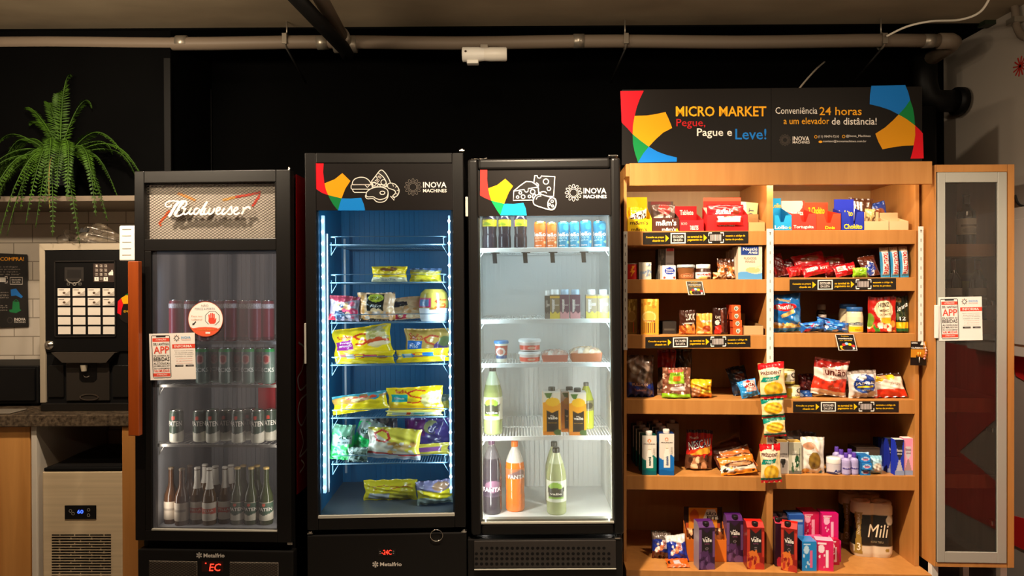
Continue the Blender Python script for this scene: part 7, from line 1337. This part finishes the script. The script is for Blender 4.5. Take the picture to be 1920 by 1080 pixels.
# drinks
PET = [(.88, 0), (.97, .02), (1, .06), (1, .2), (.96, .28), (1, .36), (1, .62), (.9, .72), (.6, .83), (.34, .9), (.3, .93)]
SODA = [(.86, 0), (1, .03), (1, .3), (.92, .4), (.94, .5), (1, .6), (1, .8), (.9, .88), (.55, .96), (.4, 1.0)]
def bottle(label, px, z, d, col, capc, lab=None, air=None, prof=PET, tx=(), grp=None, cap=True):
    a = [col]
    if air: a.append(('W', air[0], 0, 1, 0, air[1]))
    parts = []
    if cap: parts.append(('screw_cap', [(.33, .92), (.36, .925), (.36, .99), (.32, 1.0), (0, 1.0)], capc, GLOSS))
    if lab: parts.insert(0, ('label', [(prof_at(prof, lab[0]) * 1.015, lab[0]), (prof_at(prof, (lab[0] + lab[1]) / 2) * 1.015, (lab[0] + lab[1]) / 2), (prof_at(prof, lab[1]) * 1.015, lab[1])], lab[2], GLOSS))
    return G_round(FC_, 'drink_bottle', label, 'bottle', grp, px, z, d, prof, a, tx, body='bottle_body', m_=GLW, parts=parts)
z0, z1, z2, z3, z4 = SHC
for i, (a, b) in enumerate(((903.5, 931.5), (934, 958), (963.5, 988))):
    bottle(('dark soda bottle with yellow label beside the freezer on the top drinks shelf', 'dark soda bottle with yellow label, middle of the three on the top drinks shelf', 'dark soda bottle with yellow and purple label next to the orange cans')[i], (a, b, 398), z0, .08, ('2a2430',)[0], K, (.60, .78, ('d8c01c', ('r', -.5, .0, .2, 1, '7c4a7c' if i == 2 else '8c8434'), ('s', 10, 3, .2, .2, 1, .8, .12, ['e8d428', '8c9c1c']))), None, SODA, [], 'dark soda bottles', False)
CAN = [(.82, 0), (.95, .025), (1, .06), (1, .9), (.9, .96), (.84, .985)]
def can(label, px, z, d, c, lc, tx, grp, sh=()):
    return G_round(FC_, 'drink_can', label, 'can', grp, px, z, d, CAN, (c, *sh), tx, body='can_body', parts=[('can_lid', [(.86, .975), (.87, 1.0), (.8, 1.0), (.78, .985), (0, .985)], 'c8ccd0', CHROME)])
for i, (a, b, y, c, sh) in enumerate(((1001.5, 1024.5, 415.5, 'e8701c', 0), (1025, 1044, 417, 'e0701c', 0), (1046, 1067, 416, '1c8cb4', 1), (1068.5, 1087.5, 415.5, '1c94bc', 1), (1087, 1109, 413.5, '1c8cb8', 1), (1111.5, 1136.5, 414.5, '1484a8', 1))):
    can(('orange iced tea can next to the dark bottles', 'second orange iced tea can, beside the blue ones', 'blue iced tea can next to the orange ones', 'second blue iced tea can from the orange ones', 'third blue iced tea can from the orange ones', 'blue iced tea can at the glass edge of the top drinks shelf')[i], (a, b, y), z0, .09, c, None, [('leão', .12, .82, .44, .6, W, dict(bold=.06)), ('com', .16, .66, .34, .43, 'f4c8a0' if i < 2 else 'a8dcec', dict(bold=.03)), ('gás', .18, .6, .24, .33, 'f4c8a0' if i < 2 else 'a8dcec', dict(bold=.03)), ('zero', .2, .55, .07, .12, W)], 'iced tea cans', (('e', .65, .78, .2, .12, 'f08a34' if i < 2 else '3cb0d0'), ('r', -.5, .0, 1.5, .05, 'f0a868' if i < 2 else '4cb8d8'), ('e', .78, .22, .1, .05, 'f4d090' if i < 2 else 'b8e0a0')))
for i, (a, b, c, f, dm) in enumerate(((1021.5, 1031, '4a4644', '7a7470', 0), (1031, 1049.5, '8c7a5c', 'e8cc4c', 0), (1050, 1067, '6c4a5c', 'e0a0a4', 1), (1069, 1088, '6c4a5c', 'e0a0a4', 1), (1098.5, 1119, 'a8967c', 'dcc85c', 2), (1119.5, 1142, '9c8a70', 'd8c44c', 2))):
    G_box(FC_, 'protein_shake', ('dark side of a protein shake carton at the start of its row', 'brown and yellow protein shake carton, first of the row', 'plum and pink protein shake carton next to the yellow one', 'second plum and pink protein shake carton', 'misty tan protein shake carton after the gap in the row', 'misty tan protein shake carton at the glass edge')[i], 'carton', 'protein shakes', (a, b, 543 + (2 if i == 0 else 0)), z1, .09, .05, (c, ('w', .26, .04, 2, 1, f), ('r', 0, .86, 1, .93, 'e0b040' if i in (1, 4, 5) else c), ('l', [(.3, .3), (.3, .78)], .16, 'd8d0cc', 2.4) if i else ('r', .2, .5, .6, .8, '8c8884'), ('r', .5, .55, .9, .58, 'd8d0cc'), ('r', .5, .62, .9, .64, 'd8d0cc')), [('yopro', .2, .5, .4, .8, 'f0e8e4', dict(rot=-90))] if i else [], side='5c5450', top='c8c0bc', cap=('eef2f4' if i not in (2, 3) else 'a8c4dc', .05, .4, .0185 if i else .01, .024))
G_round(FC_, 'yogurt_cup', 'yogurt cup with blue lid and red label on the third drinks shelf', 'cup', None, (927, 953, 638.5), z2, .09, [(.72, 0), (.78, .16), (.94, .86), (.98, .88)], ('d8d8c8', ('r', -.5, .2, 1.5, .86, 'a83c2c'), ('r', -.5, .2, 1.5, .38, '1c4c84'), ('e', .45, .55, .28, .22, 'd8d4d0'), ('e', .45, .55, .18, .14, 'b06858')), parts=[('lid', [(1.05, .86), (1.08, .89), (1.06, .97), (.95, 1.0), (0, 1.0)], '2c7cbc', GLOSS)])
for i, (y, up) in enumerate(((658.5, 0), (635, None))):
    up = up if up is not None else float(FC_.at(993, 658.5, .1)[1]) - z2 + .0005
    G_round(FC_, 'salad_tub', ('clear tub with red filling and white lid, lower of the stacked pair', 'clear tub with red filling and white lid on top of the other tub')[i], 'tub', 'stacked clear tubs', (972, 1014.5, y), z2, .08, [(.84, 0), (.87, .04), (.92, .72), (.93, .74)], ('d8c8c4', ('r', -.2, .12, 1.2, .66, 'd85a40'), ('e', .5, .38, .3, .26, 'e0503c'), ('e', .55, .36, .12, .16, 'f0b8a0')), parts=[('lid', [(.96, .72), (1, .74), (1, .9), (.94, .98), (0, 1.0)], 'eceeee', GLOSS)], up=up)
def meat(label, px, d, c0, c1):
    x, w_, h_ = put(FC_, *px, z2, d); o = thing('food_tray', label, 'food tray', FC_.M @ T(x, d, z2 + .001)); dp = .12
    m = MB(); m.prism([(-w_ / 2 * .92, 0), (w_ / 2 * .92, 0), (w_ / 2, h_ * .6), (-w_ / 2, h_ * .6)], 0, dp, c1); m.build('tray', GLOSS, o, bevel=.004)
    S = lambda U, V: ((U - .5) * w_ * 1.02, V * dp, h_ * .55 + h_ * .42 * (np.sin(np.pi * U) * np.sin(np.pi * V)) ** .5 + .003 * np.sin(30 * U) * np.sin(14 * V))
    m = MB(); m.grid(S, 40, 20, art(c0, ('s', 30, 3, 0, 0, 1, 1, .07, ['e8d8c8', c0, 'd8a890', 'f0e4d8']))); m.build('film_top', FILM, o)
meat('low pack of red sliced meat under film beside the stacked tubs', (1016, 1066, 656), .10, 'd8b0a0', 'c87460')
meat('pack of baked pasta under film at the glass edge of the third drinks shelf', (1070, 1130, 650), .09, 'e8c8a4', 'b0623c')
LBL = ('d8dccc', ('e', .45, .6, .26, .34, '8cb83c'), ('p', [(.2, .25), (.72, .25), (.78, .72), (.6, .62), (.46, .7), (.3, .62), (.16, .72)], '242a1c'), ('r', .2, .14, .72, .25, '7cb02c'))
LT = [('valle', .27, .66, .335, .37, W, dict(bold=.05, off=.003))]
LEM = [(.9, 0), (.98, .02), (1, .05), (1, .55), (.97, .62), (.7, .78), (.4, .9), (.34, .93)]
bottle('tall lemon drink bottle with black cap on the fourth drinks shelf', (906, 941.5, 686.5), z3, .09, '98a668', K, (.22, .55, LBL), (.78, 'c8d4b8'), LEM, LT)
OJ = ('f8a818', ('W', .74, .03, 1, 0, 'f0e8d8'), ('e', .55, .76, .4, .1, 'fcc418'), ('w', .08, .02, 1, 0, 'f09024'), ('r', .2, .08, .86, .5, '2a2018'), ('p', [(.2, .5), (.86, .5), (.86, .57), (.52, .51), (.2, .57)], '2a2018'), ('p', [(.05, .98), (.55, .98), (.4, .84), (.2, .86)], '4c7c2c'), ('e', .5, .16, .2, .06, '120e0c'), ('e', .85, .06, .25, .07, '4c6c34'), ('W', .96, 0, 1, 0, 'e8e8e0'))
OT = [('valle', .26, .82, .36, .43, W, dict(bold=.05)), ('del', .4, .58, .43, .46, W), ('laranja', .28, .8, .27, .29, 'e8b020')]
for i, (a, b, y, dd) in enumerate(((1018, 1051, 727, .08), (1067, 1099, 729, .07), (1052, 1084, 727, .14))):
    G_box(FC_, 'juice_carton', ('orange juice carton with black panel, nearer the bottles', 'orange juice carton with black panel at the front of the pair', 'orange juice carton half hidden behind the front pair')[i], 'carton', 'orange juice cartons', (a, b, y), z3, dd, .07, OJ, OT, side='e0a040', top='e4e4dc', cap=('4a4c44', .02, .4, .0165, .018))
bottle('yellow green lemon bottle half hidden behind the orange juice cartons', (1085, 1113, 717), z3, .2, 'b0bc3c', '6a6c64', (.4, .62, ('7c7c54', ('e', .6, .5, .2, .3, '3c3c2c'))), None, LEM)
bottle('dark grape soda bottle on the floor of the drinks fridge', (904, 940, 822), z4, .12, '282030', '4a1c48', (.24, .46, ('2a1636', ('e', .55, .62, .3, .36, '7c5470'), ('r', -.5, .0, 1.5, .12, '3c2c44'))), (.8, '58545c'), PET, [('FANTA', .2, .82, .335, .40, 'e8dce0', dict(bold=.05, off=.004))])
bottle('orange soda bottle with orange cap on the floor of the drinks fridge', (947, 983, 827), z4, .16, 'f07810', 'f07018', (.48, .62, ('e0742c', ('e', .55, .5, .34, .5, '8c6464'), ('d', .7, 1.2, 'c07040'))), (.76, 'd8d0c8'), PET, [('FANTA', .28, .84, .52, .58, 'e8e0dc', dict(bold=.05, off=.004))])
bottle('lemon drink bottle with black cap on the floor of the drinks fridge', (1024, 1061, 839), z4, .11, 'a0a878', '34342e', (.2, .52, LBL), (.82, 'c0c8a4'), LEM, LT)
bottle('second lemon drink bottle hidden behind the front one on the fridge floor', (1022, 1056, 828), z4, .26, 'a0a67e', '44443e', None, None, LEM)

# beer fridge
def acan(label, px, z, d, a, tx, lidc, grp): return G_round(FA, 'beer_can', label, 'can', grp, px, z, d, CAN, a, tx, body='can_body', parts=[('can_lid', [(.86, .975), (.87, 1.0), (.8, 1.0), (.78, .985), (0, .985)], lidc, CHROME)])
WH = ('next to the notice', 'second', 'third', 'fourth', 'fifth', 'sixth', 'seventh', 'eighth')
for k, (row, lab, y, z, a, txt, tc, lc, xs) in enumerate((
    ('red beer cans', 'dull red beer can with white lettering on the top shelf', 562, SHA[0], ('8c2a34', ('r', -.5, .8, 1.5, .92, 'c8b8b4'), ('r', -.5, .0, 1.5, .1, '6c2028')), 'BRAHMA', 'f0e0dc', 'b0a8a8', (330, 357, 384, 411, 433, 455, 477, 499)),
    ('green beer cans', 'green beer can with white lettering on the second shelf', 652, SHA[1], ('5c7068', ('W', .9, 0, 1, 0, '2c9c4c'), ('e', .5, .7, .2, .14, 'b89088'), ('e', .5, .7, .14, .1, 'a03c3c')), 'BECKS', 'd8dcd8', '2ca050', (380, 401, 423, 444, 465, 486, 503)),
    ('white and green beer cans', 'white and green beer can with gold lid on the third shelf', 768, SHA[2], ('c8c4b4', ('p', [(-.4, 1), (1.4, 1), (1.4, .42), (.5, .28), (-.4, .42)], '3c4c40'), ('e', .5, .78, .09, .06, 'd85040')), 'SPATEN', 'f0e8dc', 'd8ac34', (331, 375, 399, 421, 447, 461, 483, 503)))):
    for i, cx_ in enumerate(xs):
        acan(lab + ', ' + ('first' if i == 0 else WH[i]) + ' from the handle', (cx_ - 12.0, cx_ + 12.0, y + (i % 2)), z, .085 + .02 * (i % 2), a, [(txt, .1, .9, .52 if k == 2 else .34 if k == 1 else .82, .68 if k == 2 else .46 if k == 1 else .92, tc, dict(bold=.03))], lc, row)
BB = [(.96, 0), (1, .03), (1, .42), (.92, .52), (.5, .66), (.4, .72), (.36, .96), (.4, .97), (.4, 1.0)]
BK = (('amber beer bottle with dim label', '4a2c14', ('b8a894', ('r', .2, .5, .8, .62, '8c7c6c')), None, '6c5a44'), ('beer bottle with white neck wrap and red banner label', '5a4020', ('e0d4c4', ('r', .05, .38, .95, .66, 'c8503c'), ('e', .5, .2, .5, .2, 'd8ccbc')), 'e0d8cc', 'e0d8cc'), ('green beer bottle with white and green label', '3c4428', ('d8d0bc', ('p', [(-.1, 1), (1.1, 1), (1.1, .5), (.5, .28), (-.1, .5)], '3c5844'), ('e', .5, .85, .08, .08, 'd86048')), None, 'c8a860'))
ZB = SHA[3]
for i, (cx_, k) in enumerate(((321, 0), (345, 0), (370, 1), (395, 1), (419, 1), (444, 2), (471, 2), (499, 2))):
    for back in (0, 1):
        nm, gc, la, nk, cp = BK[k]; dd = .09 + .11 * back; xx = cx_ + ((22 if i == 0 else 11) if back else 0)
        if back and i in (0, 7): continue
        parts = [('label', [(1.012, .08), (1.012, .40)], la, MATTE), ('crown_cap', [(.42, .965), (.44, .975), (.4, 1.0), (0, 1.005)], cp, GLOSS)]
        if nk: parts.append(('neck_wrap', [(.72, .56), (.5, .68), (.42, .74), (.39, .95)], nk, MATTE))
        n_ = ('first', 'second', 'third', 'fourth', 'fifth', 'sixth', 'seventh', 'eighth')[i]
        G_round(FA, 'beer_bottle', ('front row ' if not back else 'second row ') + nm + ', ' + n_ + ' from the handle', 'bottle', 'beer bottles on the fridge floor', (xx - 12.5, xx + 12.5, 876 - back * 4), ZB, dd, BB, (gc,), [('SPATEN', .12, .9, .25, .31, 'f0e8dc', dict(bold=.04, off=.002))] if k == 2 and not back else [('STELLA', .2, .8, .24, .28, 'f0e0d0', dict(off=.002))] if k == 1 and not back else [], m_=GLW, body='bottle_body', parts=parts)
G_box(FA, 'red_carton', 'red carton standing deep in the fridge on the second can shelf', 'carton', None, (484, 516, 668), SHA[1] - .18, .2, .1, ('9c1c24',), side='7c141c', hgt=.17)
# ------------------------------------------------------------------ small moves that keep neighbours from touching through each other
SHIFT = {'strip_hook': (0, -0.006, 0.002), 'wafer_pouch.001': (0, -0.02, 0), 'chocolate_bar.001': (-0.006, 0, 0), 'chocolate_bar.002': (0, 0.06, 0), 'soap_bar.002': (0.01, -0.006, 0.002), 'soap_bar.001': (0.01, -0.02, 0), 'soap_bar': (0.01, -0.006, 0), 'slotted_strip': (0, -0.006, 0), 'candy_pack': (0, -0.018, 0), 'hanging_card_pack': (-0.01, 0, 0), 'cookie_bag.002': (0, -0.012, 0), 'lotion_bottle.004': (0, 0.006, 0), 'lotion_bottle': (0, -0.012, 0), 'lotion_bottle.001': (0, -0.006, 0), 'lotion_bottle.003': (0.003, 0, 0), 'chocolate_wafer_pack.002': (-0.015, 0.006, 0), 'drink_can.003': (-0.003, 0, 0), 'frozen_food_bag.015': (-0.003, -0.006, 0), 'deodorant_box.004': (0.01, 0, 0), 'cookie_pack.001': (0, 0, 0.002), 'cookie_pack.002': (0, -0.006, 0), 'deodorant_box.003': (0, -0.006, 0), 'peanut_pouch': (0, -0.006, 0), 'cookie_pack': (0, -0.012, 0), 'deodorant_box.001': (0, 0.006, 0), 'peanut_pouch.001': (-0.01, 0.012, 0), 'cotton_pack': (0.022, 0, 0), 'cream_pot': (-0.003, -0.006, 0), 'cheese_packet.002': (0, -0.012, 0), 'chocolate_wafer_pack.006': (0.022, 0, 0), 'candy_pouch': (0, 0, 0.002), 'cheese_packet.001': (0, 0.006, 0), 'wafer_pouch': (-0.006, 0, 0), 'beer_can.022': (0, 0.03, 0), 'beer_can.020': (0, 0.045, 0), 'beer_can.018': (0, 0.02, 0), 'notice_sheet': (0, -0.012, 0), 'shampoo_box.001': (-0.01, 0, 0), 'beer_can.013': (0, 0.03, 0), 'beer_can.011': (0, 0.03, 0), 'beer_can.009': (0, 0.03, 0), 'candy_pouch.001': (0.014, 0, 0.002), 'beer_can.007': (0, 0.02, 0), 'beer_can.005': (0, 0.02, 0), 'chocolate_wafer_pack': (0.015, 0.006, 0), 'cookie_bag': (0, 0.006, 0), 'olive_pouch': (-0.003, 0.012, 0), 'mayonnaise_jar.001': (0, -0.006, 0), 'chocolate_wafer_pack.005': (0.003, 0.03, 0), 'juice_carton.005': (-0.015, 0, 0), 'juice_carton.008': (0, 0.006, 0), 'wet_wipes_pack': (0.003, 0, 0), 'bread_roll_pack': (0, 0.012, 0), 'frozen_food_bag.002': (0, -0.012, 0), 'tissue_box': (0, 0.012, 0), 'juice_carton.001': (0, 0.045, 0), 'frozen_food_bag.004': (-0.015, 0.06, 0), 'frozen_food_bag.013': (-0.006, -0.006, 0), 'diaper_pack.001': (0.022, 0.06, 0), 'juice_carton.003': (-0.022, -0.012, 0), 'diaper_pack': (0, -0.012, 0), 'gift_box': (-0.015, 0, 0), 'frozen_food_bag.014': (0, 0.012, 0), 'shampoo_box': (-0.006, 0.006, 0), 'beer_bottle.010': (0.003, 0, 0), 'beer_bottle.008': (0.003, 0.012, 0), 'beer_bottle.006': (0, -0.012, 0), 'beer_bottle.004': (0, 0.02, 0), 'beer_bottle.001': (0, -0.02, 0), 'beer_bottle.009': (0.003, 0, 0), 'beer_bottle.007': (0.003, 0.012, 0), 'beer_bottle.005': (0, -0.012, 0), 'chocolate_slab.001': (0, -0.006, 0), 'tuna_pack': (0, 0.045, 0), 'biscuit_bag.001': (0, 0, 0.002), 'dog_treat_bag.003': (0, 0.02, 0), 'flour_bag.001': (0, 0.03, 0), 'biscuit_bag.002': (0, 0.012, 0.002), 'chocolate_slab': (0.028, -0.02, 0.002), 'pad_pack.001': (-0.006, -0.02, 0), 'pad_pack.004': (0.015, 0.06, 0), 'pad_pack.006': (0, 0.03, 0), 'dog_treat_bag': (0, -0.006, 0), 'flour_bag.002': (0.003, 0.014, 0), 'flour_bag': (0.006, -0.02, 0), 'sugar_bag': (0, 0.006, 0)}
for n_, v_ in SHIFT.items():
    if n_ in bpy.data.objects: bpy.data.objects[n_].location += Vector(v_)
